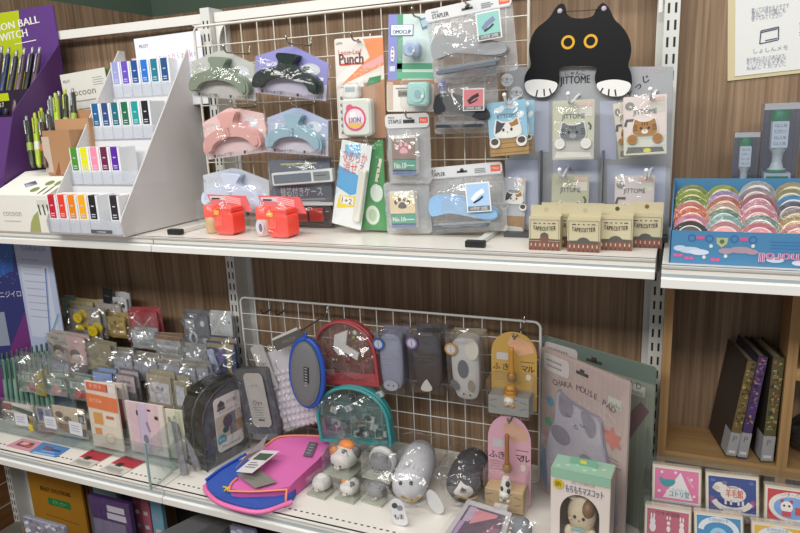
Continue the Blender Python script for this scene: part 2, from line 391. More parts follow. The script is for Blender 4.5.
# light oak cubby under the right shelf
OAK = wood('#8c6b43', '#9f7d53', '#b08e62', 'Z', .8); OAKX = wood('#8c6b43', '#9f7d53', '#b08e62', 'X', .8); DARKW = wood('#5d4a3c', '#6d5848', '#7b6656')
t = thing('cubby_unit', 'light oak cubby unit under the right shelf holding books', 'cubby', (1.0, -.007, -.75)); b = B()
for x0, x1, n in ((.9115, .9262, 'side_panel'), (1.0925, 1.1072, 'divider'), (1.274, 1.289, 'side_panel')):
    b = B(); b.box(x0-1, x1-1, -.0573, .049, 0, 1.2, OAK) if x0 > .95 else b.box(x0-1+.001, x1-1, -.0573, .0495, 0, 1.2, OAK); b.ob(n, t)
for x0, x1, z in ((.9262, 1.0925, .8813), (1.1072, 1.274, .8813), (.9262, 1.0925, .62), (1.1072, 1.274, .62), (.9262, 1.0925, 1.1925), (1.1072, 1.274, 1.1925), (1.1072, 1.274, 1.052)):
    b = B(); b.box(x0-1, x1-1, -.0573, .0495, z-.0192, z, OAKX); b.ob('shelf_board', t)
# ------------------------------------------------------------------ upper shelf, left bay: pen displays and ink stand
def pk(name, label, cat, Y, q, group=None, lean=0):
    loc, rot, w_, h_ = fit(Y, *q)
    zmin = ZU+.0005 if .45 < loc.z < .52 else ((.0068 if group and 'rack' in group and 'acrylic rack' != group and 'matchbox' not in group else .0008) if -.06 < loc.z < .02 else None)
    if zmin is not None and loc.z < zmin+.0012 and 'matchbox' not in (group or ''): h_ -= zmin+.0012-loc.z; loc.z = zmin+.0012
    return thing(name, label, cat, loc, (lean, rot[1], 0), group), w_, h_
PUR = C('#542f70', .45); PUR2 = C('#5e3a82', .45); LIME = C('#b4c313', .5); LIMEP = C('#a3b71e', .35); DKG = C('#2c3323', .35); BRN = C('#46332a', .35)
XP = -.43
t = thing('pen_display_box', 'purple cardboard pen display with lime panel and white lettering', 'pen display', (XP, -.1, ZU))
b = B(); s = [(-.10, 0), (.10, 0), (.108, .402), (-.04, .248), (-.09, .108)]
b.add([(0, y, z) for y, z in s]+[(-.003, y, z) for y, z in s], [(0,1,2,3,4), (9,8,7,6,5)]+[(j, j+5, (j+1) % 5+5, (j+1) % 5) for j in range(5)], C('#4f2c62', .45)); b.ob('side_panel', t)
b = B(); b.add([(x, y, z) for x in (-.003, -.26) for y, z in s], [(0,1,2,3,4)], C('#3f1d5c')) if False else None
HB = PY(57, 4, .005).z-ZU; b.box(-.26, -.001, .105, .108, 0, HB, PUR2)
q = PY(17, 8, .005); xl = q.x-XP
b.pr([(-.26, .16), (xl-.008, .25), (xl-.008, .345), (xl+.004, HB-.002), (-.26, HB-.002)], .1046, LIME)
z1 = PY(22, 21, .005).z-ZU; z2 = PY(20, 33, .005).z-ZU; xr = PY(39, 19, .005).x-XP
b.text('FRIXION BALL', xr, z1, .017, .1042, WHITE, 'R', w=.205, bold=.0015, rot=.06); b.text('SWITCH', PY(27, 30, .005).x-XP, z2, .018, .1042, WHITE, 'R', w=.108, bold=.0015, rot=.06)
b.rect(xl+.01, z2-.022, .075, .002, .1042, WHITE, .06); b.ob('back_panel', t)
b = B(); fr = [(-.10, 0), (-.09, .108), (-.04, .238)]
b.add([(x, y, z) for x in (-.26, -.003) for y, z in fr]+[(x, y+.003, z) for x in (-.26, -.003) for y, z in fr], [(0,3,4,1), (1,4,5,2), (6,7,10,9), (7,8,11,10), (2,5,11,8)], PUR)
b.ob('front_panel', t)
b = B(); b.text('0.7', -.02, .13, .03, -.0835, WHITE, 'R', rot=0); b.text('dp', -.03, .055, .028, -.0965, WHITE, 'R', rot=PI/2)
b.ob('front_lettering', t)
b = B(); b.box(-.25, -.012, -.02, .10, .235, .243, C('#241830')); b.box(-.25, -.012, .03, .10, .235, .30, C('#2a1c38')); b.ob('pen_tray', t)
PENC = [('#5c4453', 'plum'), ('#17181c', 'black'), ('#66505a', 'mauve'), ('#3f3a44', 'charcoal'), ('#26355e', 'navy'), ('#54414f', 'dusky')]
def pen(label, base, tip, col_, r=.0045, band=None, grip=None, group=None, clipc=None):
    """retractable pen standing along base -> tip"""
    a, c = Vector(base), Vector(tip); L_ = (c-a).length; d = (c-a).normalized()
    t = thing('retractable_pen', label, 'pen', a, d.to_track_quat('Z', 'Y').to_euler(), group)
    m = C(col_, .3); b = B(); b.lathe([(r*.6, 0), (r, L_*.06), (r*1.05, L_*.4), (r, L_*.86), (r*.7, L_*.9)], m, 12)
    if band: b.lathe([(r*1.08, L_*.3), (r*1.1, L_*.31), (r*1.1, L_*.44), (r*1.08, L_*.45)], C(band, .3), 12)
    b.ob('barrel', t)
    b = B(); b.lathe([(r*.55, L_*.9), (r*.55, L_*.985), (r*.3, L_)], C(clipc or '#9a9ca0', .3, .6 if not clipc else 0), 10); b.ob('push_button', t)
    b = B(); e = t.rotation_euler.to_matrix().inverted() @ Vector((.45, -1, 0)); e.z = 0; e.normalize(); e *= r*1.25
    b.tube([(e.x*.7, e.y*.7, L_*.88), (e.x*1.3, e.y*1.3, L_*.86), (e.x*1.1, e.y*1.1, L_*.6)], r*.28, C(clipc or '#a5a7ab', .3, .6 if not clipc else 0), 6); b.ob('clip', t)
    return t
for i, (px, py) in enumerate(((40, 47), (33, 47), (25, 48), (17, 50), (9, 47), (2, 46))):
    top = PY(px, py, -.02); bx = top.x+.004
    c_, nm = PENC[i]
    pen('%s pen in purple display box, %s' % (nm, ('beside the slanted side panel', 'second from the slanted side panel', 'third from the slanted side panel', 'fourth from the slanted side panel', 'behind the black and lime price tag', 'at the photo edge behind the price tag')[i]),
        (bx-.006, -.075, ZU+.245), (top.x, -.02, top.z), c_, .0066, group='pens in the purple display')
q = PY(5, 100, -.135); t = pk('price_tag', 'black and lime 0.7 tag on front of purple pen display', 'tag', -.138, ((-12, 95), (9, 93), (10, 108), (-11, 110)))
b = B(); w_, h_ = t[1], t[2]; b.box(-w_/2, w_/2, 0, .001, 0, h_, BLACK); b.rect(0, h_*.75, w_, h_*.5, -.0003, LIME); b.text('0.7', w_*.1, h_*.27, h_*.3, -.0004, WHITE); b.ob('tag_card', t[0])
# cocoon display
KR = C('#a9805c', .75); KR2 = C('#b58c68', .75); CBX = C('#e4e3da', .55)
t = thing('pen_display_box', 'white pen display box with sloped top and kraft paper holders', 'pen display', (-.39, -.18, ZU))
b = B(); x0, x1 = -.034, .132; pr_ = [(-.05, 0), (-.05, .077), (.04, .118), (.12, .118), (.12, 0)]
b.add([(x, y, z) for x in (x0, x1) for y, z in pr_], [(0,5,6,1), (1,6,7,2), (2,7,8,3), (3,8,9,4), (5,9,8,7,6), (0,1,2,3,4)], CBX)
b.rect(.045, .014+.012, .0, .0, -.0503, CBX) ; 
o = [(.068, .001), (.10, .001), (.10, .045), (.085, .035), (.074, .02)]; b.pr(o, -.0504, C('#9fa565'))
for k, (xx, cc) in enumerate(((.105, '#4c5456'), (.118, '#4c5a4c'), (.13, '#33405a'))): b.rect(xx, .048, .004, .022, -.0504, C(cc), .15)
b.text('cocoon', .022, .040, .014, -.0504, C('#a3a19a'), 'C', w=.055); b.rect(.02, .022, .05, .002, -.0504, C('#b8b6ae'))
for k in range(4): b.rect(.115, .066-k*.004, .03, .0012, -.0504, C('#b9b7b0'))
def top(x, f, rx, rz, c_, n=16):
    """print on the sloped lid: x across, f up the slope 0..1"""
    v = [(x+rx*math.cos(2*PI*i/n), -.05+.09*(f+rz*math.sin(2*PI*i/n))-.0003*.4, .077+.041*(f+rz*math.sin(2*PI*i/n))+.0003) for i in range(n)]
    b.add(v, [tuple(range(n))], C(c_))
top(.04, .45, .02, .14, '#5a4c74', 4); top(.04, .45, .017, .12, '#c9c9d8', 4); top(.092, .5, .011, .10, '#7a8655'); top(.075, .23, .011, .1, '#7a8655'); top(.118, .5, .008, .11, '#7a8655')
top(.10, .2, .003, .16, '#55584c'); top(.118, .22, .003, .2, '#6b5a4c'); b.ob('box_body', t)
b = B(); b.box(.062, .14, -.02+.04, .022+.04, .112, .205, KR); b.rect(.068, .155, .022, .075, .0197, C('#c3b3a4'), 0)
b.pr([(.083, .113), (.098, .113), (.098, .14)], .0195, C('#93503a')); b.ob('kraft_holder', t)
b = B(); b.box(.05, .15, .064, .088, .112, .228, KR2); b.box(.07, .15, .09, .118, .112, .246, KR); b.ob('kraft_step', t)
G = 'pens in the white cocoon display'
for k, (c_, bd, b0, t0, Yb, Yt, lab) in enumerate((
    ('#343d2c', '#8ea23a', (33, 167), (26, 116), -.165, -.12, 'dark olive pen, front of the white display, beside purple box'),
    ('#9db522', '#c9cdbf', (39.5, 167), (34.5, 113), -.165, -.12, 'lime pen with pale band in front row of white display'),
    ('#4d372d', '#c06a2a', (46, 167), (41, 118), -.165, -.12, 'brown pen with orange band in front row of white display'),
    ('#8f9a3a', None, (45, 150), (41, 108), -.14, -.10, 'olive lime pen in middle row of white display'),
    ('#4a4446', None, (53, 160), (48, 110), -.14, -.10, 'charcoal pen in middle row beside the kraft holder'),
    ('#a9c02a', '#c9d1a0', (59.5, 142), (55, 93), -.11, -.08, 'lime pen with pale band in back row of white display'),
    ('#2f3a22', '#90a838', (67, 142), (65, 89), -.11, -.08, 'dark green pen with lime band in back row of white display'),
    ('#2c3328', '#8ea23a', (75, 135), (72.5, 88), -.11, -.08, 'dark green pen farthest from purple box in back row'),
    ('#7f868c', None, (53, 140), (50, 96), -.11, -.08, 'grey pen in back row of white display'),
    ('#39344a', None, (62, 140), (58.5, 91), -.095, -.07, 'violet black pen at the very back of white display'))):
    pen(lab, PY(b0[0], b0[1], Yb), PY(t0[0], t0[1], Yt), c_, .0062, bd, group=G, clipc='#a9b03a' if 'lime' in lab else None)
t, w_, h_ = pk('display_card', 'white cocoon card standing behind green pens', 'card', -.03, ((64.5, 74), (110, 68.5), (109, 124), (66, 132)))
b = B(); b.box(-w_/2, w_/2, 0, .0015, -.06, h_, C('#d9d8cf', .6)); b.text('cocoon', -w_*.06, h_*.66, .016, -.0003, C('#6c6a62'), 'C', w=w_*.58); b.text('PILOT', -w_*.45, h_*.87, .006, -.0003, INK, 'L')
b.lines(-w_*.25, h_*.5, w_*.5, 2, .018, .0022, -.0003, GREYT); b.lines(w_*.2, h_*.86, w_*.25, 4, .005, .0012, -.0003, GREYT); b.ob('printed_board', t)
t, w_, h_ = pk('display_card', 'olive green card between cocoon card and ink stand', 'card', -.02, ((108, 68), (121, 66.5), (121, 110), (108, 112)))
b = B(); b.box(-w_/2, w_/2, 0, .0015, -.03, h_, C('#5f7348', .6)); b.text('PILOT', 0, h_*.85, .006, -.0003, WHITE); b.ell(0, h_*.25, .012, .014, -.0003, C('#a5482f')); b.ob('printed_board', t)
t, w_, h_ = pk('display_card', 'white card with pastel lettering behind the ink stand', 'card', -.008, ((136.5, 39), (203, 30), (203, 84), (138, 90)))
b = B(); b.box(-w_/2, w_/2, 0, .0015, -.04, h_, C('#e6e8f0', .5)); b.text('PILOT', -w_*.43, h_*.84, .007, -.0003, INK, 'L')
for k, ch in enumerate('iroshizuku'): b.text(ch, -w_*.19+k*w_*.066, h_*.60+.004*k*0, .014, -.0003, C(['#d98a94', '#8fa6d8', '#d8a08f', '#a3a0c4'][k % 4]))
b.ob('printed_board', t)
# tiered ink stand
STW = C('#dedee0', .35); STP = film(.82, .6, 0, tint='#f2f2f4', hcol='#d6d2d0', rough=.2)
X0, X1 = -.247, -.047; NT = 4; dY, dZ = .0705, .088; YB = -.246
ts = thing('ink_display_stand', 'white four-tier acrylic stand holding boxed bottles of ink', 'display stand', ((X0+X1)/2, YB, ZU)); hw = (X1-X0)/2
prof = [(0, .002), (.262, .002), (.262, .372), (.246, .372), (0, .04), (-.004, .03)]
for s_, nm in ((1, 'side_panel'), (-1, 'side_panel')):
    b = B(); n = len(prof); v = [(s_*hw, y, z) for y, z in prof]+[(s_*(hw-.003), y, z) for y, z in prof]
    b.add(v, [tuple(range(n)), tuple(range(2*n-1, n-1, -1))]+[(j, n+j, n+(j+1) % n, (j+1) % n) for j in range(n)], STP); b.ob(nm, ts)
for k in range(NT):
    y, z = k*dY, .003+k*dZ
    b = B(); b.box(-hw+.003, hw-.003, y, y+dY+.001, z, z+.003, STW); b.box(-hw+.003, hw-.003, y+dY-.001, y+dY+.001, z, z+(dZ if k < 3 else .09), STW); b.ob('tier', ts)
    b = B(); b.box(-hw+.003, hw-.003, y-.002, y, z, z+.03, film(.28, .8, 0, hcol='#d4dae6')); b.ob('tier_lip', ts)
b = B(); b.rect(hw*.45, .011, .055, .007, -.0023, C('#55575c')); b.text('iroshizuku', hw*.45, .011, .004, -.0026, WHITE); b.ob('name_strip', ts)
IW = C('#e6e8ea', .4)
rows = [[('#c01f3a', 'crimson'), ('#e6412f', 'vermilion'), ('#e8861a', 'orange'), ('#f2ae1e', 'amber yellow'), ('#202024', 'black'), None, ('#2c2830', 'dark grey')],
        [('#4a8f2d', 'leaf green'), ('#dfe01a', 'bright yellow'), ('#f08aa8', 'pink'), ('#6e2048', 'wine'), ('#5a24a0', 'purple'), None, None],
        [('#1d5f93', 'blue'), ('#2f4a80', 'indigo'), ('#1a6a78', 'deep teal'), ('#1c6b4a', 'forest green'), ('#149a98', 'turquoise'), ('#1a1826', 'near black'), None],
        [('#9aa0d8', 'lavender'), ('#6a4fc0', 'violet'), ('#1f4f96', 'royal blue'), ('#2274cf', 'bright blue'), ('#1c7a90', 'teal'), ('#1c4f86', 'navy blue'), None]]
TN = ['bottom', 'second', 'third', 'top']; pitch = (X1-X0-.008)/7
for k, r_ in enumerate(rows):
    for j, e in enumerate(r_):
        if not e: continue
        x = X0+.004+pitch*(j+.5); y = YB+k*dY+.002; z = ZU+.0062+k*dZ; hh = .0745
        t = thing('ink_bottle_box', 'small white ink box with %s label on the %s tier' % (e[1], TN[k]), 'ink box', (x, y+.015, z), group='ink boxes on the tiered stand'); a = pitch*.46
        b = B(); b.bbox(-a, a, -.015, .03, 0, hh, IW, .0008); b.ob('carton', t)
        b = B(); m = C(e[0], .45); b.box(-a*.74, a*.62, -.0154, -.0148, hh*.38, hh*.995, m); b.rect(-a*.08, hh*.72, a*.55, .0022, -.0156, C('#c9ccd6')); b.rect(-a*.08, hh*.5, a*.8, .002, -.0156, C('#c9ccd6')); b.rect(-a*.08, hh*.44, a*.8, .0016, -.0156, C('#c9ccd6'))
        b.box(-a*.74, a*.62, -.0150, -.004, hh-.0003, hh+.0004, m)
        b.ob('colour_label', t)
# ------------------------------------------------------------------ upper shelf, middle bay: things hung on the mesh
HK = C('#a8a49a', .25, .9)
def hook(px, py, Y, label, cat='hook', l=.06, drop=.0, group='wire hooks on the mesh panels', mesh=None, mat=None, r=.0016, tip=None):
    """hook from the mesh to the hole of a card at (px, py) on plane Y"""
    p = PY(px, py, Y); my = mesh if mesh is not None else YM
    t = thing('display_hook', label, 'hook', p, group=group); b = B(); m = mat or HK; f = -.012
    b.tube([(0, my-p.y-.001, .016), (0, my-p.y-.004, .010), (0, my-p.y-.006, .002), (0, 0, 0), (0, f, 0), (0, f-.006, .003), (0, f-.009, .010)], r, m, 8); b.ob('wire', t)
    b = B(); b.lathe([(r*1.5, 0), (r*1.7, .002), (r*1.2, .004)], tip or m, 8, (0, f-.009, .009)); b.ob('tip', t); return t
ARCH = smooth([(-.13, .96), (.0, .97), (.15, .96), (.16, .90), (.11, .80), (.11, .70), (.20, .63), (.36, .55), (.46, .40), (.475, .16), (.43, .11), (.36, .13), (.32, .27), (.18, .39), (0, .42), (-.18, .38), (-.31, .27), (-.35, .13), (-.42, .10), (-.47, .15), (-.455, .38), (-.36, .53), (-.20, .61), (-.11, .68), (-.10, .80), (-.15, .90)][::-1], 2)
def clip_pack(label, Y, quad, peak, cardc, lowc, clipc, gloss=.3, faint='#f2f2f2', full=True):
    t, w_, h_ = pk('clip_package', label, 'clip package', Y, quad, 'arch clip packages')
    H = peak*h_
    b = B(); o = [(-w_/2, 0), (w_/2, 0), (w_/2, h_*.98), (w_*.06, H), (-w_*.06, H), (-w_/2, h_*.98)]; b.ext(o, 0, .001, C(cardc, .55))
    b.pr([(-w_/2, 0), (w_/2, 0), (w_/2, h_*.42), (-w_/2, h_*.5)], -.0003, C(lowc, .55))
    b.text('大きく開いてはさむ', -w_*.44, h_*.80, h_*.09, -.0004, C(faint), 'L', w=w_*.28); b.text('アーチクリップ', -w_*.44, h_*.67, h_*.09, -.0004, C(faint), 'L', w=w_*.2)
    b.ell(w_*.27, h_*.78, w_*.13, h_*.16, -.0004, C('#cfd3da')); b.rect(w_*.35, h_*.56, w_*.2, h_*.08, -.0005, C(faint)); b.ell(w_*.22, h_*.80, w_*.05, h_*.06, -.0005, C(clipc))
    b.text('■ 60mmまで開く', -w_*.40, h_*.07, h_*.08, -.0005, INK, 'L', w=w_*.34); b.text('■ しっかりとめる', w_*.1, h_*.07, h_*.08, -.0005, INK, 'L', w=w_*.36)
    b.ob('printed_card', t)
    b = B(); m = C(clipc, gloss); o = [(x*w_*1.0, y*h_*1.16+h_*.02) for x, y in ARCH]
    b.ext(o, -.017, -.003, m); k0 = len(b.v); b.ext([(x*.93, (y-h_*.6)*.93+h_*.6) for x, y in o], -.020, -.017, m)
    b.tube([(0, -.02, h_*.52), (0, -.022, h_*.75)], .004, m, 8); b.ob('arch_clip', t)
    b = B(); o2 = [(x*1.06, z*1.05-h_*.04) for x, z in [(-w_/2, 0), (w_/2, 0), (w_/2, h_*.98), (w_*.06, H), (-w_*.06, H), (-w_/2, h_*.98)]]
    b.ext(o2, .0014, .0018, BAG); k = len(b.v); b.sheet(w_*1.04, h_*.97, -.004, BAG, .026, .005, 8, 7, seed=len(label)+int(quad[0][0])); b.ob('plastic_bag', t); return t
clip_pack('arch clip package with sage green clip, topmost at left mesh edge', -.105, ((195, 60), (257, 66), (254.5, 99), (189, 97)), 1.32, '#b9bab4', '#c9cac6', '#7f8b7a')
clip_pack('arch clip package on violet card with glossy dark green black clip', -.11, ((257, 55), (330, 64), (324.5, 100), (253, 93)), 1.32, '#8f8ecb', '#cac6dc', '#28332f', .12)
clip_pack('arch clip package with dusty pink clip', -.105, ((206, 123), (266, 112), (266.5, 152), (205, 159)), 1.25, '#e0c0bd', '#e6cfd0', '#d3a29c')
clip_pack('arch clip package with pale blue clip', -.11, ((268.5, 117), (329, 120), (327.5, 156), (267, 152)), 1.28, '#a9b3cc', '#d3cfdd', '#90adba')
clip_pack('arch clip package with white blue clip behind the red glue jars', -.085, ((205, 174), (271, 181), (268, 213), (203, 208)), 1.25, '#c6cbd3', '#d5d9e2', '#c9d3e6')
hook(231, 53, -.118, 'wire hook holding the sage green clip package'); hook(293, 44, -.123, 'wire hook holding the violet card clip package')
hook(238, 108, -.118, 'wire hook holding the pink clip package'); hook(297, 105, -.123, 'wire hook holding the pale blue clip package')
# silver ruler-like sharpener cases stacked behind
def case_pack(label, Y, q, c1, parts_, name='stationery_case', cat='case'):
    t, w_, h_ = pk(name, label, cat, Y, q); b = B(); b.bbox(-w_/2, w_/2, 0, .012, 0, h_, C(c1, .35), .003); b.ob('case_body', t); return t, w_, h_
t, w_, h_ = case_pack('white framed pencil lead case with grey windows, hung in clear bag', -.10, ((271.5, 173.5), (331.5, 168), (333, 182), (272, 186)), '#dfe2e2', 0)
b = B(); b.ext(rr(w_*.62, h_*.66, .002, -w_*.46, h_*.17), -.0012, 0, C('#6f7880', .15)); b.ext(rr(w_*.26, h_*.66, .002, w_*.2, h_*.17), -.0012, 0, C('#848d8c', .15)); b.rect(w_*.32, h_*.55, w_*.2, .002, -.0014, C('#4f5a5a')); b.ob('window', t)
t, w_, h_ = pk('lead_package', 'dark slate package with white print below the white framed case', 'lead package', -.085, ((271, 160), (330, 158), (332, 205), (271, 206)))
b = B(); b.box(-w_/2, w_/2, 0, .008, 0, h_, C('#6e7682', .4)); b.rect(0, h_*.25, w_, h_*.38, -.0003, C('#565c66')); b.rect(w_*.0, h_*.9, w_*.6, .003, -.0005, C('#c8c08a'))
b.text('替芯付きケース', 0, h_*.3, h_*.16, -.0005, C('#b6bcc4'), w=w_*.7); b.lines(-w_*.4, h_*.14, w_*.8, 2, .005, .0016, -.0005, C('#9aa2ac')); b.box(-w_/2, w_/2, -.001, 0, 0, h_*.07, C('#c9cccf', .2)); b.ob('printed_carton', t)
b = B(); b.sheet(w_*1.06, h_*1.1, -.004, BAG, .02, .003, 6, 7); b.ob('plastic_bag', t)
t, w_, h_ = pk('lead_package', 'red leads package on a dark card low on the mesh', 'lead package', -.08, ((272, 207), (332, 206), (332, 229), (272, 231)))
b = B(); b.box(-w_/2, w_/2, 0, .006, 0, h_, C('#3a3032', .5)); b.ob('backing_card', t)
for x0, x1 in ((-.36, -.14), (-.1, .12), (.16, .38)):
    b = B(); b.bbox(w_*x0, w_*x1, -.005, 0, h_*.25, h_*.9, C('#a8342c', .3)); b.ob('lead_tube', t)
b = B(); b.sheet(w_*1.04, h_*1.02, -.006, BAG, .008, .002, 6, 4); b.ob('plastic_bag', t)
# fluorescent red glue jars
RED = C('#f8503f', .25, 0, .5); 
def jar(label, px0, px1, pyb, tube_c, n):
    p = PZ((px0+px1)/2, pyb, ZU); a = PZ(px0, pyb, ZU); c = PZ(px1, pyb-1, ZU); W = (c-a).length
    t = thing('glue_jar_set', label, 'glue set', (p.x, p.y+.012, ZU+.0005), (0, 0, math.radians(-4)), 'red glue jar sets on the upper shelf')
    jw = W*.56; x0 = W*.5-jw; H = .060
    b = B(); b.bbox(x0, x0+jw, -.02, .02, .001, H*.72, C('#f84a3b', .18), .008); b.ext(rr(jw*.8, .005, .002, x0+jw*.1, H*.72), -.016, .016, RED)
    b.text('ハケつき', x0+jw*.2, .01, .006, -.0205, C('#7c1712'), w=jw*.3)
    b.bbox(x0+jw*.12, x0+jw*.5, -.0206, -.02, H*.3, H*.65, C('#f5604a', .3), .004); b.ob('jar_body', t)
    b = B(); b.rect(x0+jw*.22, H*.72, jw*.26, H*.16, -.0212, C('#e9b22c'), -.2); b.ob('yellow_sticker', t)
    b = B(); b.bbox(x0+jw*.08, x0+jw*.92, -.018, .018, H*.78, H*.88, RED, .005); b.ob('jar_lid', t)
    b = B(); tx = -W*.5+W*.17; b.lathe([(.012, 0), (.0135, .003), (.0135, H*.52), (.011, H*.56)], C(tube_c, .3), 18, (tx, 0, .001)); b.ob('bottle', t)
    if n: b = B(); b.ell(tx, H*.3, .009, .014, -.0142, C('#d8cfd8')); b.ell(tx+.002, H*.28, .004, .008, -.0145, C('#6b5b7c')); b.ob('bottle_label', t)
    b = B(); b.lathe([(.0145, 0), (.0145, H*.34), (.013, H*.36)], RED, 18, (tx, 0, H*.54)); b.ob('bottle_cap', t)
    b = B(); o = [(-W*.50, H*.70), (W*.68, H*.66), (W*.52, H*1.16), (-W*.68, H*1.18)]; b.ext(o, .022, .0235, C('#d9686a', .5)); b.pr([(-W*.58, H*1.02), (-W*.1, H*1.0), (-W*.12, H*1.14), (-W*.6, H*1.13)], .0215, C('#d2c9cf'))
    for q in range(4): b.rect(W*.12, H*(1.10-.055*q), W*.5, .0016, .0214, C('#f3c9c9'), -.15)
    b.rect(-W*.4, H*1.05, W*.26, .003, .0213, INK); b.ob('header_card', t)
    b = B(); b.sheet(W*1.06, H*1.1, -.021, film(.05), .006, .003, 9, 8, seed=n+3); b.ob('plastic_bag', t); return t
jar('red glue jar with beige bottle in clear bag, nearer the ink stand', 200, 240.5, 234.5, '#c9a877', 0)
jar('red glue jar with picture label bottle in clear bag, second from ink stand', 252, 294.5, 237.5, '#d8b9a8', 1)
# punch card
t, w_, h_ = pk('punch_package', 'loose-leaf punch on orange and white card', 'hole punch', -.10, ((331.8, 38.5), (383.5, 36), (385.5, 137), (341.5, 139)))
t.rotation_euler[1] += 0
b = B(); b.ext(rr(w_, h_, .004), 0, .001, C('#e2ddd6', .5)); 
b.pr([(-w_/2, h_*.0), (w_*.5, 0), (w_*.5, h_*.58), (-w_*.42, h_*.52), (-w_*.5, h_*.40)], -.0003, C('#b78968')); b.pr([(-w_*.5, h_*.52), (w_*.5, h_*.72), (w_*.5, h_*.98), (w_*.10, h_*.98), (.22*w_, h_*.8)], -.0004, C('#e58f5f'))
b.pr([(w_*.05, h_*.72), (w_*.5, h_*.82), (w_*.5, h_*.74), (w_*.1, h_*.68)], -.0005, C('#e2a7a4')); b.pr([(-.5*w_, h_*.5), (.08*w_, h_*.74), (0, h_*.8), (-.5*w_, h_*.62)], -.0006, C('#e8e3dd'))
b.pr([(-.5*w_, h_*.50), (-.30*w_, h_*.52), (-.30*w_, 0), (-.5*w_, 0)], -.0007, C('#e6e2dc'))
for k in range(6): b.ell(-w_*.40, h_*(.06+.07*k), .0035, .0035, -.0009, C('#6c6a6c'), 10)
b.text('Loose-Leaf', -w_*.18, h_*.865, .0085, -.0009, C('#c65b3f'), w=w_*.48); b.text('Punch', -w_*.16, h_*.80, .019, -.0009, C('#6d3c35'), w=w_*.5, bold=.001); b.rect(-w_*.16, h_*.745, w_*.5, .003, -.0009, C('#c8503a'))
b.text('ルーズリーフパンチ', w_*.16, h_*.67, .009, -.0009, C('#f0d8c6'), w=w_*.6, rot=.2); b.pr([(w_*.12, h_*.52), (w_*.42, h_*.56), (w_*.44, h_*.62), (w_*.2, h_*.6)], -.0009, C('#3f8a58')); b.rect(w_*.02, h_*.56, w_*.12, h_*.09, -.0009, C('#e9e6e0'))
b.text('LION', -w_*.4, h_*.955, .004, -.0009, INK); b.ell(0, h_*.965, .003, .003, -.0009, INK, 10); b.ob('printed_card', t)
b = B(); m = C('#d9ddd2', .35); k0 = 0; b.bbox(-w_*.30, w_*.30, -.022, -.001, h_*.0+.004, h_*.40, m, .008); b.ob('punch_body', t)
b = B(); b.bbox(-w_*.27, w_*.04, -.018, -.001, h_*.40, h_*.54, C('#dfe2db', .3), .006); b.rect(-w_*.12, h_*.49, w_*.2, h_*.045, -.0183, C('#9fb2bd')); b.rect(-w_*.12, h_*.44, w_*.05, h_*.03, -.0183, WHITE); b.ob('punch_lever', t)
b = B(); b.ell(-w_*.02, h_*.2, w_*.23, h_*.125, -.0224, C('#d6447a')); b.ell(-w_*.12, h_*.3, w_*.08, h_*.045, -.0225, C('#d6447a')); b.ell(-w_*.02, h_*.2, w_*.19, h_*.10, -.0226, C('#f0d9dc')); b.rect(-w_*.06, h_*.24, w_*.13, h_*.06, -.0228, C('#f4f2f0'), .15); b.rect(w_*.06, h_*.25, w_*.1, h_*.06, -.0229, C('#e9e4e6'), -.2)
b.text('LION', -w_*.02, h_*.19, .009, -.0231, C('#6b5aa8'), w=w_*.24, bold=.0006); b.pr([(-w_*.18, h_*.16), (w_*.14, h_*.16), (w_*.08, h_*.11), (-w_*.12, h_*.11)], -.023, C('#e6bb4e')); b.ob('oval_sticker', t)
b = B(); b.bbox(-w_*.36, w_*.42, -.027, -.0008, .002, h_*.57, film(.05, 1, .1, 25), .009); b.ob('blister', t)
hook(357, 41, -.112, 'wire hook holding the loose-leaf punch card')
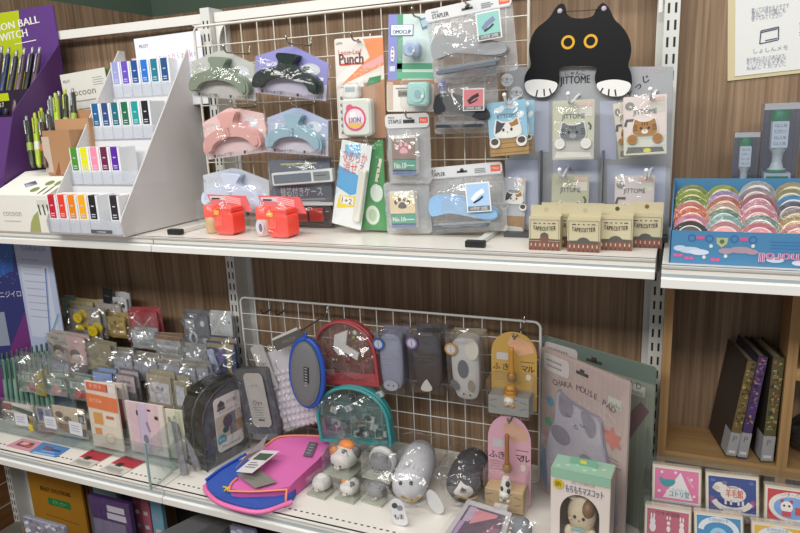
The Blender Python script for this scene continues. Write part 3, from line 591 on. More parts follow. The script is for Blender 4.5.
# one-touch clip cards
def omoclip(label, Y, q, c_edge, c_mid, kind):
    t, w_, h_ = pk('clip_card', label, 'clip card', Y, q); b = B(); b.ext(rr(w_, h_, .003), 0, .001, C(c_mid, .5))
    if kind == 0:
        b.rect(-w_*.40, h_*.5, w_*.2, h_, -.0003, C(c_edge)); b.rect(-w_*.24, h_*.5, w_*.12, h_, -.0004, C('#5aa27e')); b.rect(.1*w_, h_*.22, w_*.8, h_*.09, -.0004, C('#5aa27e')); b.rect(.1*w_, h_*.08, w_*.8, h_*.10, -.0005, C('#6fb38f'))
        b.rect(-w_*.2, h_*.76, w_*.5, h_*.17, -.0006, C('#4f6f9c')); b.rect(-w_*.2, h_*.765, w_*.47, h_*.15, -.0007, C('#eef2f2')); b.text('OMOCLIP', -w_*.2, h_*.74, h_*.06, -.0009, C('#2c5f8f'), w=w_*.4, bold=.0006); b.text('かわいいクリップ', -w_*.2, h_*.81, h_*.03, -.0009, C('#5f8f8f'), w=w_*.36)
        b.ell(-w_*.4, h_*.4, w_*.045, h_*.12, -.0006, WHITE); b.lines(-w_*.42, h_*.48, w_*.04, 4, .007, .003, -.0008, C('#7d6f8c')); b.rect(-w_*.4, h_*.18, w_*.12, h_*.08, -.0006, C('#d4d9e6'))
        b.pr([(w_*.18, h_*.92), (w_*.42, h_*.97), (w_*.46, h_*.82), (w_*.24, h_*.76)], -.0007, C('#6c8fa6')); b.pr([(w_*.2, h_*.9), (w_*.38, h_*.93), (w_*.4, h_*.84), (w_*.25, h_*.8)], -.0009, C('#b9d2dc'))
    else:
        b.rect(0, h_*.93, w_, h_*.14, -.0003, C('#b97f56')); b.rect(w_*.36, h_*.5, w_*.1, h_, -.0004, C('#c07f52')); b.rect(w_*.44, h_*.5, w_*.12, h_, -.0005, C('#7a7fc0')); b.rect(-w_*.44, h_*.5, w_*.1, h_*.9, -.0004, C('#c9b8a8')); b.ell(w_*.44, h_*.5, w_*.03, h_*.26, -.0006, WHITE); b.lines(w_*.425, h_*.68, w_*.03, 4, .009, .003, -.0008, C('#6a5a8a'))
        b.rect(-w_*.2, h_*.58, w_*.2, h_*.2, -.0006, C('#8b8a86')); b.rect(-w_*.21, h_*.57, w_*.13, h_*.11, -.0007, C('#55544f')); b.lines(-w_*.34, h_*.9, w_*.4, 2, .008, .002, -.0007, C('#8f8f88'))
    b.ob('printed_card', t)
    b = B(); cc = '#a9bdd8' if kind == 0 else '#a3cfc8'; x = .1*w_ if kind == 0 else .11*w_; z = h_*(.46 if kind == 0 else .55); s = w_*(.17 if kind == 0 else .18)
    b.bbox(x-s, x+s, -.024, -.004, z-s*(.75 if kind == 0 else 1.0), z+s*(.8 if kind == 0 else 1.0), C(cc, .3), .007); b.ext(ellp(x, z, s*.72, s*.72), -.0265, -.024, C(cc, .25)); b.ext(ellp(x+s*.1, z, s*.3, s*.34), -.0275, -.0265, C('#8fb0b8' if kind else '#8ea4c4', .25)); b.ext(ellp(x+s*.55, z-s*.2, s*.14, s*.14, 10), -.028, -.0265, WHITE)
    b.ob('clip_body', t)
    b = B(); b.bbox(x-s*1.5, x+s*1.5, -.03, -.001, z-s*1.35, z+s*1.3, film(.05, 1, .15, 25), .008); b.ob('blister', t); return t
omoclip('blue and green edged card with pale blue clip in blister', -.115, ((389, 15), (432, 13), (436, 81), (387.5, 80)), '#8a90cc', '#cfe0dc', 0)
omoclip('orange and white card with mint green clip in blister', -.118, ((388, 80), (445.5, 80), (446, 111), (385.5, 112)), '#c07f52', '#e6e2da', 1)
hook(417, 17, -.127, 'wire hook holding the pale blue clip card')
# stapler zip bags
ZIP = film(.12, 1.8, .5, 40, hcol='#eceef0')
def zip_bag(label, Y, q, stc, lab_c, art_c, head=True, text_='STAPLER', dark=False, depth=.034, flip=1, labx=.3, laby=.62, labw=.26, labh=.34, red='#df5a33', name='stapler_package', cat='stapler'):
    t, w_, h_ = pk(name, label, cat, Y, q, 'zip bags of staplers and staples')
    b = B(); b.ext(rr(w_, h_, .006), 0, .0006, film(.30, .8, .3, 40, hcol='#dfe1e3')); b.ob('bag_back', t)
    b = B(); m = C(stc, .3)
    body = smooth([(-.41, .30), (-.43, .46), (-.36, .56), (-.18, .56), (.06, .50), (.26, .40), (.42, .33), (.45, .24), (.38, .19), (.2, .22), (.0, .29), (-.18, .34), (-.34, .29)], 2)
    body = [(x*w_*flip, (.2+(z-.2)*1.15)*h_) for x, z in (body[::-1])]
    if flip < 0: body = body[::-1]
    b.ext(body, -.026, -.006, m); b.ext([(x, (z-h_*.3)*.8+h_*.3) for x, z in body], -.0285, -.026, m); b.ob('stapler_body', t)
    b = B(); b.box(-w_*.38, w_*.34, -.02, -.009, h_*.15, h_*.19, STEEL); b.box(-w_*.4, w_*.3, -.024, -.006, h_*.10, h_*.145, C('#2e3136' if dark else '#5f6a78', .4)); b.ob('stapler_base', t)
    b = B(); b.ext(rr(w_, h_*.16, .005, z0=h_*.845), -.0045, -.003, C('#d9dadb', .4)); 
    if head:
        b.text('MAX', -w_*.42, h_*.955, h_*.035, -.0048, INK, 'L'); b.text(text_, -w_*.42, h_*.90, h_*.06, -.0048, INK, 'L', w=w_*.2, bold=.0004); b.rect(w_*.42, h_*.92, w_*.12, h_*.09, -.0048, C(red)); b.text('MAX', w_*.42, h_*.92, h_*.045, -.005, C('#f3d9c8'), w=w_*.09)
        b.rect(0, h_*.91, w_*.13, h_*.03, -.005, C('#4a443e')); b.ell(0, h_*.93, w_*.025, h_*.03, -.005, C('#4a443e'), 10); b.lines(w_*.16, h_*.93, w_*.14, 3, h_*.025, .0016, -.005, GREYT)
    b.ob('header_strip', t)
    b = B(); lx, lz = w_*labx, h_*laby; lw, lh = w_*labw, h_*labh
    b.box(lx-lw/2, lx+lw/2, -depth-.001, -depth, lz-lh/2, lz+lh/2, C('#e8e8e4')); b.rect(lx, lz, lw*.9, lh*.9, -depth-.0013, C(lab_c)); b.rect(lx, lz-lh*.38, lw*.9, lh*.16, -depth-.0015, C('#6a6f74')); b.text('10号針 20枚', lx, lz-lh*.38, lh*.1, -depth-.0017, WHITE, w=lw*.7)
    b.stroke([(lx-lw*.25, lz-lh*.1), (lx-lw*.05, lz+lh*.08), (lx+lw*.25, lz+lh*.22)], lh*.16, -depth-.0017, C(art_c)); b.stroke([(lx-lw*.2, lz-lh*.18), (lx+lw*.05, lz-lh*.08), (lx+lw*.2, lz+lh*.02)], lh*.06, -depth-.0018, INK); b.ob('sticker', t)
    b = B(); b.sheet(w_*.98, h_*.84, -.002, ZIP, depth-.004, .004, 10, 9, seed=len(label)); b.ob('bag_front', t)
    b = B(); b.tube([(-w_*.49, -.004, h_*.835), (w_*.49, -.004, h_*.835)], .0012, film(.4, 1, 0), 6); b.ob('zip_seal', t); return t
zip_bag('zip bag with black stapler and pink sticker, behind the grey stapler bag', -.105, ((435, 68), (500, 64), (496, 133), (433, 134)), '#2d2f33', '#d9838a', '#3a3034', head=False, dark=True, laby=.5, labx=.22, labw=.32, labh=.32)
zip_bag('zip bag with grey stapler and mint sticker, topmost of the stapler bags', -.145, ((427, 12), (514, -9), (516, 71), (433, 83)), '#9b9da0', '#8fc6bf', '#7f87a6', labx=.28, laby=.60, labw=.27, labh=.36)
hook(468, 4, -.155, 'wire hook holding the grey stapler bag')
# staple pouches with paw boxes
def paw_pouch(label, q, Y, boxc, pawc, head):
    t, w_, h_ = pk('staple_pouch', label, 'staples', Y, q, 'paw staple pouches')
    b = B(); b.ext(rr(w_, h_, .008), 0, .0006, film(.4, .8, .4, 40, hcol='#d9dcdf')); b.ob('bag_back', t)
    zz = h_*(.74 if head else .95)
    bw = w_*.54; x0 = -bw/2-w_*.02; z0 = h_*.14; zt = z0+h_*(.56 if head else .70)
    b = B(); b.bbox(x0, x0+bw, -.018, -.003, z0, zt, C('#d7d5cf', .45)); b.rect(x0+bw/2, z0+(zt-z0)*.66, bw, (zt-z0)*.55, -.0183, C(boxc)); b.rect(x0+bw/2, z0+(zt-z0)*.25, bw, (zt-z0)*.3, -.0183, C('#2f9377')); b.rect(x0+bw/2, z0+(zt-z0)*.07, bw, (zt-z0)*.12, -.0183, C('#4a6aa8')); b.text('No.10', x0+bw*.33, z0+(zt-z0)*.25, h_*.085, -.0186, C('#e6ece6'), w=bw*.5, bold=.0005); b.rect(x0+bw*.76, z0+(zt-z0)*.24, bw*.35, .002, -.0186, C('#bfe0d4'))
    cx, cz, s = x0+bw*.5, z0+(zt-z0)*.63, bw*.19; m = C(pawc)
    b.pr(smooth([(cx-s, cz-s*.55), (cx, cz-s*.75), (cx+s, cz-s*.55), (cx+s*.75, cz+.25*s), (cx, cz+s*.7), (cx-s*.75, cz+.25*s)], 2), -.0187, m)
    for dx, dz in ((-1.35, .55), (-.55, 1.15), (.55, 1.15), (1.35, .55)): b.ell(cx+s*dx, cz+s*dz, s*.36, s*.46, -.0187, m, 12)
    b.ob('staple_box', t)
    if head:
        b = B(); b.ext(rr(w_, h_*.2, .007, z0=h_*.8), -.004, -.003, C('#d6d7d8', .4)); b.text('MAX', -w_*.42, h_*.95, h_*.035, -.0043, INK, 'L'); b.text('STAPLE', -w_*.42, h_*.895, h_*.055, -.0043, INK, 'L', w=w_*.3, bold=.0004); b.rect(.05*w_, h_*.89, w_*.26, h_*.05, -.0043, C('#3f3a36')); b.rect(w_*.38, h_*.9, w_*.2, h_*.08, -.0043, C('#df5a33')); b.text('MAX', w_*.38, h_*.9, h_*.045, -.0046, C('#f3d9c8'), w=w_*.14); b.ob('header_strip', t)
    b = B(); b.sheet(w_*.97, h_*(.82 if head else .97), -.002, ZIP, .026, .004, 7, 8, seed=len(label)); b.ob('bag_front', t); return t
paw_pouch('staple pouch with black paw on cream box, standing on the shelf', ((385.5, 182), (430, 181), (431, 234), (385, 235)), -.112, '#e0cba0', '#3a2e2a', False)
paw_pouch('staple pouch with pink paw on brown box, hanging above cream one', ((386.5, 114), (432, 113), (429, 183), (388, 184)), -.118, '#7d6858', '#ea9aa8', True)
hook(410, 118, -.126, 'wire hook holding the pink paw staple pouch')
t = zip_bag('zip bag with light blue stapler, standing on upper shelf by white mesh foot', -.10, ((425.5, 169), (502.5, 161), (507.5, 231), (430, 234)), '#8fb6dc', '#a9c8ea', '#e9eef4', laby=.55, labx=.24, labw=.3, labh=.42)
# glue pen packs
t, w_, h_ = pk('glue_pen_package', 'white and blue glue pen pack with red lettering, leaning left', 'glue pen', -.12, ((344, 139), (374, 147), (359, 229), (330, 223)))
b = B(); b.ext(rr(w_, h_, .002), 0, .001, C('#dfe4e4', .45)); b.pr([(-w_*.5, h_*.45), (-w_*.5, h_*.7), (w_*.3, h_*.62), (w_*.35, h_*.44), (0, h_*.38)], -.0003, C('#5aa2d2')); b.rect(-w_*.1, h_*.9, w_*.5, h_*.14, -.0003, C('#7fb9de'), .2)
b.text('なめらか', 0, h_*.83, h_*.11, -.0006, C('#c8584a'), w=w_*.8, rot=0); b.text('消せる', 0, h_*.70, h_*.11, -.0006, C('#d0503f'), w=w_*.7); b.pr([(-w_*.4, h_*.2), (w_*.22, h_*.26), (w_*.2, h_*.38), (-w_*.35, h_*.36)], -.0005, C('#e6cf2c')); b.rect(-w_*.08, h_*.31, w_*.42, h_*.09, -.0007, WHITE, .05); b.text('1+2', -w_*.08, h_*.31, h_*.07, -.0009, INK); b.ob('printed_card', t)
b = B(); b.bbox(w_*.26, w_*.5, -.012, -.001, h_*.1, h_*.72, C('#d9d8cc', .35), .004); b.ob('glue_pen', t); b = B(); b.sheet(w_*1.04, h_, -.004, BAG, .014, .003, 5, 9); b.ob('plastic_bag', t)
t, w_, h_ = pk('glue_pen_package', 'green pack with two white round windows, beside white glue pack', 'glue pen', -.105, ((374, 141), (389, 141), (380, 229), (353, 228)))
b = B(); o = [(-w_*.75, 0), (w_*.55, 0), (w_*.5, h_), (0, h_*.97)]; b.ext(o, 0, .001, C('#4f9a5c', .45)); b.ell(-w_*.1, h_*.17, w_*.33, h_*.11, -.0004, C('#dfe9da')); b.ell(w_*.12, h_*.42, w_*.3, h_*.10, -.0004, C('#dfe9da')); b.ell(-.1*w_, h_*.17, w_*.2, h_*.07, -.0006, C('#b7cfae')); b.rect(w_*.25, h_*.67, w_*.14, h_*.26, -.0004, C('#e2dfc8'), -.25); b.lines(w_*.2, h_*.76, w_*.1, 5, .01, .002, -.0006, INK); b.ob('printed_card', t)
b = B(); b.sheet(w_*1.15, h_, -.002, BAG, .012, .003, 5, 9); b.ob('plastic_bag', t)
hook(372, 143, -.113, 'wire hook holding the green pack')
# ------------------------------------------------------------------ cat display, tape cutters
def outl(pts, Y, t=None):
    """outline seen as pixels on plane Y -> local (x, z) about the point t"""
    return [((PY(a, c, Y)-t).x, (PY(a, c, Y)-t).z) for a, c in pts][::-1]
def ccw(o):
    A = sum(o[i][0]*o[(i+1) % len(o)][1]-o[(i+1) % len(o)][0]*o[i][1] for i in range(len(o))); return o if A > 0 else o[::-1]
GRB = C('#a3a5a8', .35); LAV = C('#b4b9cb', .4)
YD = -.075
t = thing('cat_display_board', 'silver grey hook display board under the black cat cut-out', 'display board', PY(590, 233, YD)*1.0)
t.location.z = ZU; T = t.location.copy()
b = B(); o = ccw(outl([(508, 67), (673.5, 66.5), (668.5, 236), (510, 229)], YD, T)); b.ext(o, 0, .006, GRB)
for q in ([(534, 101), (549, 101), (549, 152), (535, 152)], [(600, 101), (617, 101), (616, 160), (600, 158)], [(553, 160), (598, 160), (598, 225), (553, 224)], [(607, 165), (666, 166), (664, 230), (607, 228)], [(505, 160), (538, 160), (538, 225), (507, 224)]):
    b.pr(ccw(outl(q, YD, T)), -.0004, LAV)
def tx(s, px, py, h, col_=INK, rot=0, w=None, dy=-.0006, bold=0):
    p = PY(px, py, YD)-T; b.text(s, p.x, p.z, h, dy, col_, 'C', rot=rot, w=w, bold=bold)
tx('にゃんこ', 575, 73, .006); tx('JITTOME', 575, 79.5, .012, w=.046, bold=.0005)
for ch, x, y, r_ in (('じ', 646, 79, .2), ('っ', 638, 86, .5), ('と', 631, 94, .7)): tx(ch, x, y, .009, INK, r_, bold=.0006)
tx('JITTOME', 655, 70, .006, C('#c9b3b3'))
for x, y, r_ in ((516.5, 93, .0105), (507, 80, .0105)):
    p = PY(x, y, YD)-T; b.ell(p.x, p.z, r_, r_, -.0005, C('#d9dadd'), 20); b.text('ピタッ', p.x, p.z+.001, .005, -.0008, INK); b.lines(p.x-.004, p.z-.004, .008, 1, .002, .0008, -.0008, GREYT)
b.ob('backboard', t)
for xb, xt in ((541, 545), (601, 603)):
    a = PY(xb, 229, YD)-T; c = PY(xt, 150, YD)-T
    b = B(); b.add([(a.x, -.03, 0), (a.x, -.001, 0), (a.x, -.001, c.z), (a.x, -.022, c.z), (a.x+.002, -.03, 0), (a.x+.002, -.001, 0), (a.x+.002, -.001, c.z), (a.x+.002, -.022, c.z)],
        [(0,1,2,3), (7,6,5,4), (0,3,7,4), (3,2,6,7)], C('#6f7279', .4)); b.ob('divider_fin', t)
a = PY(508, 231, YD)-T; c = PY(668, 237, YD)-T
b = B(); b.box(a.x, c.x, -.03, -.001, .0005, .008, C('#47474b', .5)); b.ob('base_strip', t)
# black cat cut-out
YC = YD-.012
t = thing('cat_cutout', 'black cat cut-out with yellow ring eyes and white paws over the grey display', 'cat sign', PY(578, 66, YC)); T2 = t.location.copy()
cat_o = [(567.5, 18.5), (592.5, 18.2), (596, 9), (601.5, 2.8), (605, 3), (610, 9), (614, 19.5), (623, 27), (629.5, 38), (631.5, 48), (630.5, 57), (627.5, 65.5), (631, 72), (632.3, 81), (630, 91), (622, 96.8), (612, 97), (602, 93.5), (596, 86), (594.5, 78), (596, 71), (598.3, 66), (557.3, 66), (559.5, 73), (559, 83), (555, 92), (547, 97.3), (537, 98), (529, 94.5), (524.5, 87), (524, 78), (527, 71), (531.5, 65.5), (529.3, 56), (528.8, 47), (530.5, 39), (536, 28), (546, 21), (551, 15.5), (556, 6.5), (561, 3), (565, 4.5)]
b = B(); BL2 = C('#0c0c0d', .4, 0, .25); o = ccw(smooth(outl(cat_o, YC, T2), 2)); b.ext(o, 0, .003, BL2); b.ob('board', t)
for paw, st in (([(524.5, 82), (532, 79.5), (541, 79.3), (550, 80.3), (558.5, 83), (556, 90), (550, 95.5), (543, 97.4), (535, 97), (528, 93.5), (525, 88)], ((537.5, 90, 536, 97), (544, 89, 544.5, 96), (549.5, 88.5, 551.5, 94.5))),
                ([(595.3, 84), (602, 81), (612, 79.3), (622, 80), (631.5, 83), (630, 90), (624, 95.5), (616, 96.8), (608, 95.8), (600, 92)], ((603, 88, 600.5, 92.5), (609, 89, 608.5, 96), (615, 89.5, 616, 96)))):
    b = B(); b.pr(ccw(smooth(outl(paw, YC, T2), 2)), -.0004, WHITE)
    for x0, y0, x1, y1 in st: a, c = PY(x0, y0, YC)-T2, PY(x1, y1, YC)-T2; b.stroke([(a.x, a.z), (c.x, c.z)], .0022, -.0008, INK)
    b.ob('white_paw', t)
for x, y in ((568, 42.3), (590.7, 41.2)):
    p = PY(x, y, YC)-T2; b = B(); b.ring(p.x, p.z, .0068, .0104, -.0004, C('#d9a514', .4), 24); b.ob('eye_ring', t)
for x, y in ((560, 11.2), (604, 8.7)):
    p = PY(x, y, YC)-T2; b = B(); b.lathe([(.004, 0), (.004, .001), (.002, .0018)], C('#b9a9b8', .3), 12, (p.x, -.0002, p.z), 'y'); b.ob('ear_pin', t)
a, c = PY(561, 11.5, YC)-T2, PY(603, 9, YC)-T2
b = B(); b.tube([(a.x, -.001, a.z), ((a.x+c.x)/2, -.002, (a.z+c.z)/2-.001), (c.x, -.001, c.z)], .0006, BLACK, 6); b.ob('string', t)
b = B(); p = PY(578, 66, YC)-T2; b.box(-.03, .03, .0035, .0055, .002, .03, C('#8f9195', .5)); b.ob('backing_strip', t)
# cat figure printed packs
def cat_head(b, cx, cz, s, y, base, patch, kind):
    """die-cut cat leaning over an edge: head, ears, paws"""
    o = smooth([(-1.0, -.35), (-1.02, .1), (-.92, .45), (-.82, .95), (-.42, .62), (.42, .62), (.82, .95), (.92, .45), (1.02, .1), (1.0, -.35), (.6, -.55), (-.6, -.55)][::-1], 2)
    b.ext([(cx+a*s*1.08, cz+c*s*1.08) for a, c in o], y, y+.0012, C('#e9e8e4'))
    b.ext([(cx+a*s, cz+c*s) for a, c in o], y-.0008, y, C(base))
    pm = C(patch); yy = y-.0010
    if kind == 'calico':
        b.pr([(cx+a*s, cz+c*s) for a, c in ((-.95, .1), (-.25, .05), (.1, .58), (-.42, .58), (-.8, .9))], yy, C('#3c3a3e')) if False else None
        b.pr([(cx+a*s, cz+c*s) for a, c in ((-.98, -.2), (-.55, .0), (-.1, .6), (-.42, .6), (-.78, .86), (-.9, .4))][::-1], yy, C('#3b3a40')); b.pr([(cx+a*s, cz+c*s) for a, c in ((.15, .6), (.3, .25), (.9, .4), (.8, .88), (.42, .6))], yy, C('#a8702c'))
    else:
        for k in (-.22, 0, .22): b.stroke([(cx+k*s, cz+.58*s), (cx+k*s*.9, cz+.3*s)], s*.08, yy, pm)
        for sx in (-1, 1):
            for k in (-.05, .15, .33): b.stroke([(cx+sx*.95*s, cz+k*s), (cx+sx*.62*s, cz+(k-.02)*s)], s*.08, yy, pm)
        b.ell(cx, cz-.22*s, s*.28, s*.2, yy, C('#e6e3dc' if kind == 'tabby' else '#9aa0a2'))
    for sx in (-1, 1): b.ell(cx+sx*.32*s, cz+.08*s, s*.1, s*.12, yy-.0004, INK, 12)
    b.ell(cx, cz-.12*s, s*.06, s*.04, yy-.0005, C('#8c5a52'), 8)
    for sx in (-1, 1):
        b.ext(ellp(cx+sx*1.05*s, cz-.85*s, s*.42, s*.42), yy-.0008, yy, C('#e6e4de' if kind != 'tabby' else base)); b.ell(cx+sx*1.05*s, cz-.78*s, s*.3, s*.25, yy-.001, C({'calico': '#4a3d3a', 'grey': '#dddcd8', 'tabby': '#a3702f'}[kind]))
def cat_pack(label, Y, q, bg, low, kind, cx=0, cz=.42, s=.30, cloud=None, nm='cat_tag_package'):
    t, w_, h_ = pk(nm, label, 'cat package', Y, q, 'cat tag packages on the grey display')
    b = B(); b.ext(rr(w_, h_, .002), 0, .001, C(bg, .5)); b.rect(0, h_*.16, w_, h_*.32, -.0003, C(low))
    if cloud:
        for x, z in ((-.2, .85), (.3, .72), (.15, .9)): b.ell(w_*x, h_*z, w_*.12, h_*.05, -.0004, C(cloud)); b.ell(w_*(x+.08), h_*(z+.03), w_*.07, h_*.05, -.0005, C(cloud))
        for k in range(3): b.rect(0, h_*(.05+.09*k), w_, .0012, -.0005, C('#86683a'))
    else:
        b.rect(w_*.28, h_*.93, w_*.34, h_*.07, -.0004, C('#d6b9ae')); b.rect(w_*.3, h_*.8, w_*.3, h_*.16, -.0004, C('#d3d0c4'))
        b.pr([(-w_*.45, h_*.03), (w_*.45, h_*.04), (w_*.4, h_*.12), (-w_*.4, h_*.14)], -.0004, C('#6f716d' if kind == 'tabby' else '#d9d8d0'))
        if kind == 'tabby': b.ell(w_*.05, h_*.07, w_*.09, h_*.04, -.0006, C('#d3d05a')); b.rect(w_*.3, h_*.2, w_*.34, h_*.1, -.0006, C('#d3dcd2')); b.ell(-w_*.35, h_*.84, w_*.11, h_*.07, -.0005, C('#8b8a88')); b.stroke([(-w_*.46, h_*.5), (-w_*.42, h_*.6), (-w_*.22, h_*.6)], .004, -.0006, C('#5a5a5c'))
        else: b.stroke([(w_*.36, h_*.62), (w_*.42, h_*.56), (w_*.4, h_*.5)], .003, -.0006, C('#55564a'))
    b.text('JITTOME', 0, h_*.735, h_*.085, -.0008, C('#3b4a4e'), w=w_*.55); b.ob('printed_card', t)
    b = B(); base = {'calico': '#e9e6de', 'grey': '#6f7477', 'tabby': '#a9783a'}[kind]; pa = {'calico': '#333', 'grey': '#3f4346', 'tabby': '#4a3722'}[kind]
    cat_head(b, cx*w_, h_*cz, w_*s, -.0022, base, pa.ljust(7, '3') if len(pa) < 7 else pa, kind); b.ob('cat_figure', t)
    b = B(); b.sheet(w_*1.1, h_*1.06, -.003, BAG, .008, .003, 7, 7, z0=-h_*.03, seed=len(label)+int(q[0][0])); b.ob('plastic_bag', t); return t
K = 'calico'
cat_pack('blue calico cat package behind the front calico one, edge showing', -.110, ((508, 100), (532, 101), (536, 151), (510, 153)), '#9cc6da', '#a9864f', K, cloud='#e6eef2')
cat_pack('blue calico cat package at front of the left hook on grey display', -.128, ((490, 103), (527, 99), (527.5, 153), (487.5, 157)), '#93c3da', '#b08d55', K, cloud='#e6eef2', cz=.46, s=.33)
cat_pack('grey tabby cat package on the upper middle hook of grey display', -.118, ((553, 101), (594.5, 99), (594, 159), (552, 160)), '#c3c4ae', '#b9b8b2', 'grey', s=.30, cz=.45)
cat_pack('ginger tabby cat package behind the front ginger one, edge showing', -.108, ((616, 103), (640, 100), (640, 155), (616, 160)), '#d9cfbe', '#b5b29a', 'tabby')
cat_pack('ginger tabby cat package at front of the upper right hook', -.122, ((625, 97), (667, 94), (666.5, 153), (622, 156)), '#dfd3cd', '#cfd2c6', 'tabby', s=.28, cz=.44)
cat_pack('grey cat package on the lower middle hook behind tape cutter boxes', -.10, ((552, 174), (589, 175), (588, 231), (551, 230)), '#b3b49c', '#8d9294', 'grey', cz=.36)
cat_pack('ginger cat package on the lower right hook behind tape cutter boxes', -.10, ((615, 176), (655, 175), (653, 232), (614, 231)), '#cfc6c4', '#b9a58d', 'tabby', cz=.34)
cat_pack('calico cat package low on left, half behind the blue stapler bag', -.088, ((504, 177), (526, 178), (524, 234), (502, 233)), '#b9bcc4', '#a1805c', K, cz=.62, s=.4)
WHK = C('#e8e9ec', .3)
for x, y, Y, l in ((509, 104, -.14, 'left'), (571.5, 103, -.128, 'upper middle'), (652, 99, -.132, 'upper right'), (563, 177, -.11, 'lower middle'), (648, 178, -.11, 'lower right')):
    p = PY(x, y, Y); t = thing('display_hook', 'white plastic hook of the grey cat display, %s one' % l, 'hook', p, group='white hooks of the cat display')
    b = B(); b.tube([(.004, YD-p.y-.0005, .012), (.002, YD-p.y-.01, .010), (0, 0, 0), (-.001, -.014, .000), (-.002, -.021, .012)], .0022, WHK, 10); b.ob('hook_arm', t)
    b = B(); b.ellip(-.002, -.0215, .0135, .0034, .0034, .0034, WHK, 10, 8); b.ob('hook_tip', t)
# tape cutter cartons
TBX = C('#bbb08f', .6); TBX2 = C('#c3b999', .6); BRK = C('#7a4f43', .6); ROOF = C('#55544f', .6)
def tape_box(label, bl, br_, Yb=None, rz=0, style=0, hole='#b3a98c', loc=None):
    if loc is None: a, c = PZ(bl[0], bl[1], ZU), PZ(br_[0], br_[1], ZU); p = (a+c)/2
    else: p = Vector(loc)
    W = .0465; H = .0505; D = .026
    t = thing('tape_cutter_box', label, 'tape box', (p.x, p.y, ZU+.0002), (0, 0, rz), 'tape cutter cartons on the upper shelf')
    b = B(); b.box(-W/2, W/2, 0, D, 0, H, TBX2); 
    b.add([(-W/2, 0, H), (W/2, 0, H), (W/2, D*.5, H+.001), (-W/2, D*.5, H+.001)], [(0, 1, 2, 3)], TBX)
    wall_ = [(-W/2, .0), (W/2, .0), (W/2, H*.28), (-W/2, H*.28)]; b.pr(wall_, -.0003, BRK)
    if style == 1: roof = [(-W/2, H*.30), (W/2, H*.30), (W/2, H*.34), (W*.14, H*.35), (W*.12, H*.50), (0, H*.55), (-W*.12, H*.50), (-W*.14, H*.35), (-W/2, H*.34)]
    else: roof = [(-W/2, H*.26), (W/2, H*.26), (W/2, H*.33), (W*.2, H*.34), (W*.12, H*.41), (0, H*.44), (-W*.12, H*.41), (-W*.2, H*.34), (-W/2, H*.33)]
    b.pr(roof, -.0005, ROOF)
    if style == 1: b.pr([(-W*.12, 0), (W*.12, 0), (W*.12, H*.42), (-W*.12, H*.42)], -.0006, BRK)
    for k in range(7): b.rect(-W*.42+k*W*.14, H*.17, W*.035, H*.09, -.0007, C('#c5b094')); b.rect(-W*.42+k*W*.14, H*.05, W*.04, H*.05, -.0007, C('#4f3731'))
    for k, ch in enumerate('TAPECUTTER'):
        u = (k-4.5)/4.5; b.text(ch, u*W*.33, H*(.66-.03*(1-u*u)+.03), H*.13, -.0007, C('#3b332c'), w=W*.055, bold=.0004)
    for k, ww in enumerate((.12, .06, .06, .06, .12)): b.rect((-.30+.15*k)*W, H*.82, W*ww, .0014, -.0007, C('#4a4238'))
    for sx in (-1, 1): b.rect(sx*W*.46, H*.6, .0007, H*.66, -.0006, C('#8a8062'))
    b.rect(0, H*.92, W*.92, .0007, -.0006, C('#8a8062')); b.ob('carton', t)
    b = B(); b.ext([(-W/2, H), (W/2, H), (W/2, H+.0165), (-W/2, H+.0165)], D*.5, D*.5+.0012, TBX2); b.ell(0, H+.010, .0032, .0032, D*.5-.0003, C(hole), 14); b.ob('hang_tab', t); return p
p1 = tape_box('tape cutter carton with tall tower print, leftmost in front row', (528.2, 249.6), (560.5, 251.2), style=1)
p2 = tape_box('tape cutter carton second from left in front row', (566.5, 251.6), (600, 253), style=0)
tape_box('tape cutter carton with dark hole, third from left in front row', (600.7, 250), (630, 251.3), hole='#4f4438')
tape_box('tape cutter carton with brown hole, nearest the blue tape tray', (630.5, 247.3), (659.3, 248.8), hole='#7d5a2e')
tape_box('tape cutter carton behind the tall tower carton', 0, 0, loc=(p1.x+.011, p1.y+.0285, ZU)); tape_box('tape cutter carton behind the second carton from left', 0, 0, loc=(p2.x+.0, p2.y+.0285, ZU))
# ------------------------------------------------------------------ right bay, upper shelf
YW = .0495
t, w_, h_ = pk('paper_notice', 'white handwritten notice on cream backing, pinned to wood wall', 'notice', YW-.002, ((731, -5), (840, -18), (838, 67), (724.5, 83)))
b = B(); b.box(-w_/2, w_/2, 0, .0012, 0, h_, C('#cfc39b', .7)); b.ob('backing_sheet', t)
b = B(); b.box(-w_*.43, w_*.5, -.0012, -.0003, h_*.045, h_*.99, C('#e0e0dc', .7)); b.ob('paper', t)
b = B()
def scrawl(x, z, w, h, y, mat, k):
    for i in range(k):
        a = x+w*i/k; b.stroke([(a, z+h*random.uniform(-.5, .5)), (a+w/k*.45, z+h*random.uniform(-.5, .5)), (a+w/k*.7, z+h*random.uniform(-.5, .5))], .0011, y, mat)
PENI = C('#8f93a6', .6)
for k, ln in enumerate(('書いては消せるメモです', '見出しや付箋にも', '使ってみてください')): b.text(ln, -w_*.28, h_*(.80-.048*k), .006, -.0018, PENI, 'L', w=w_*(.34-.03*k))
for k, ln in enumerate(('紙の色はいろいろあります。', '貼ってはがせるので手帳にも', 'ノートにもおすすめ。', 'お試しください。')): b.text(ln, -w_*.32, h_*(.23-.036*k), .0042, -.0018, PENI, 'L', w=w_*.36)
b.text('M メモ', w_*.17, h_*.33, .011, -.0018, PENI, 'L'); b.text('60', w_*.27, h_*.18, .012, -.0018, PENI, 'L')
b.text('しょしんメモ', -w_*.1, h_*.32, .006, -.0018, PENI)
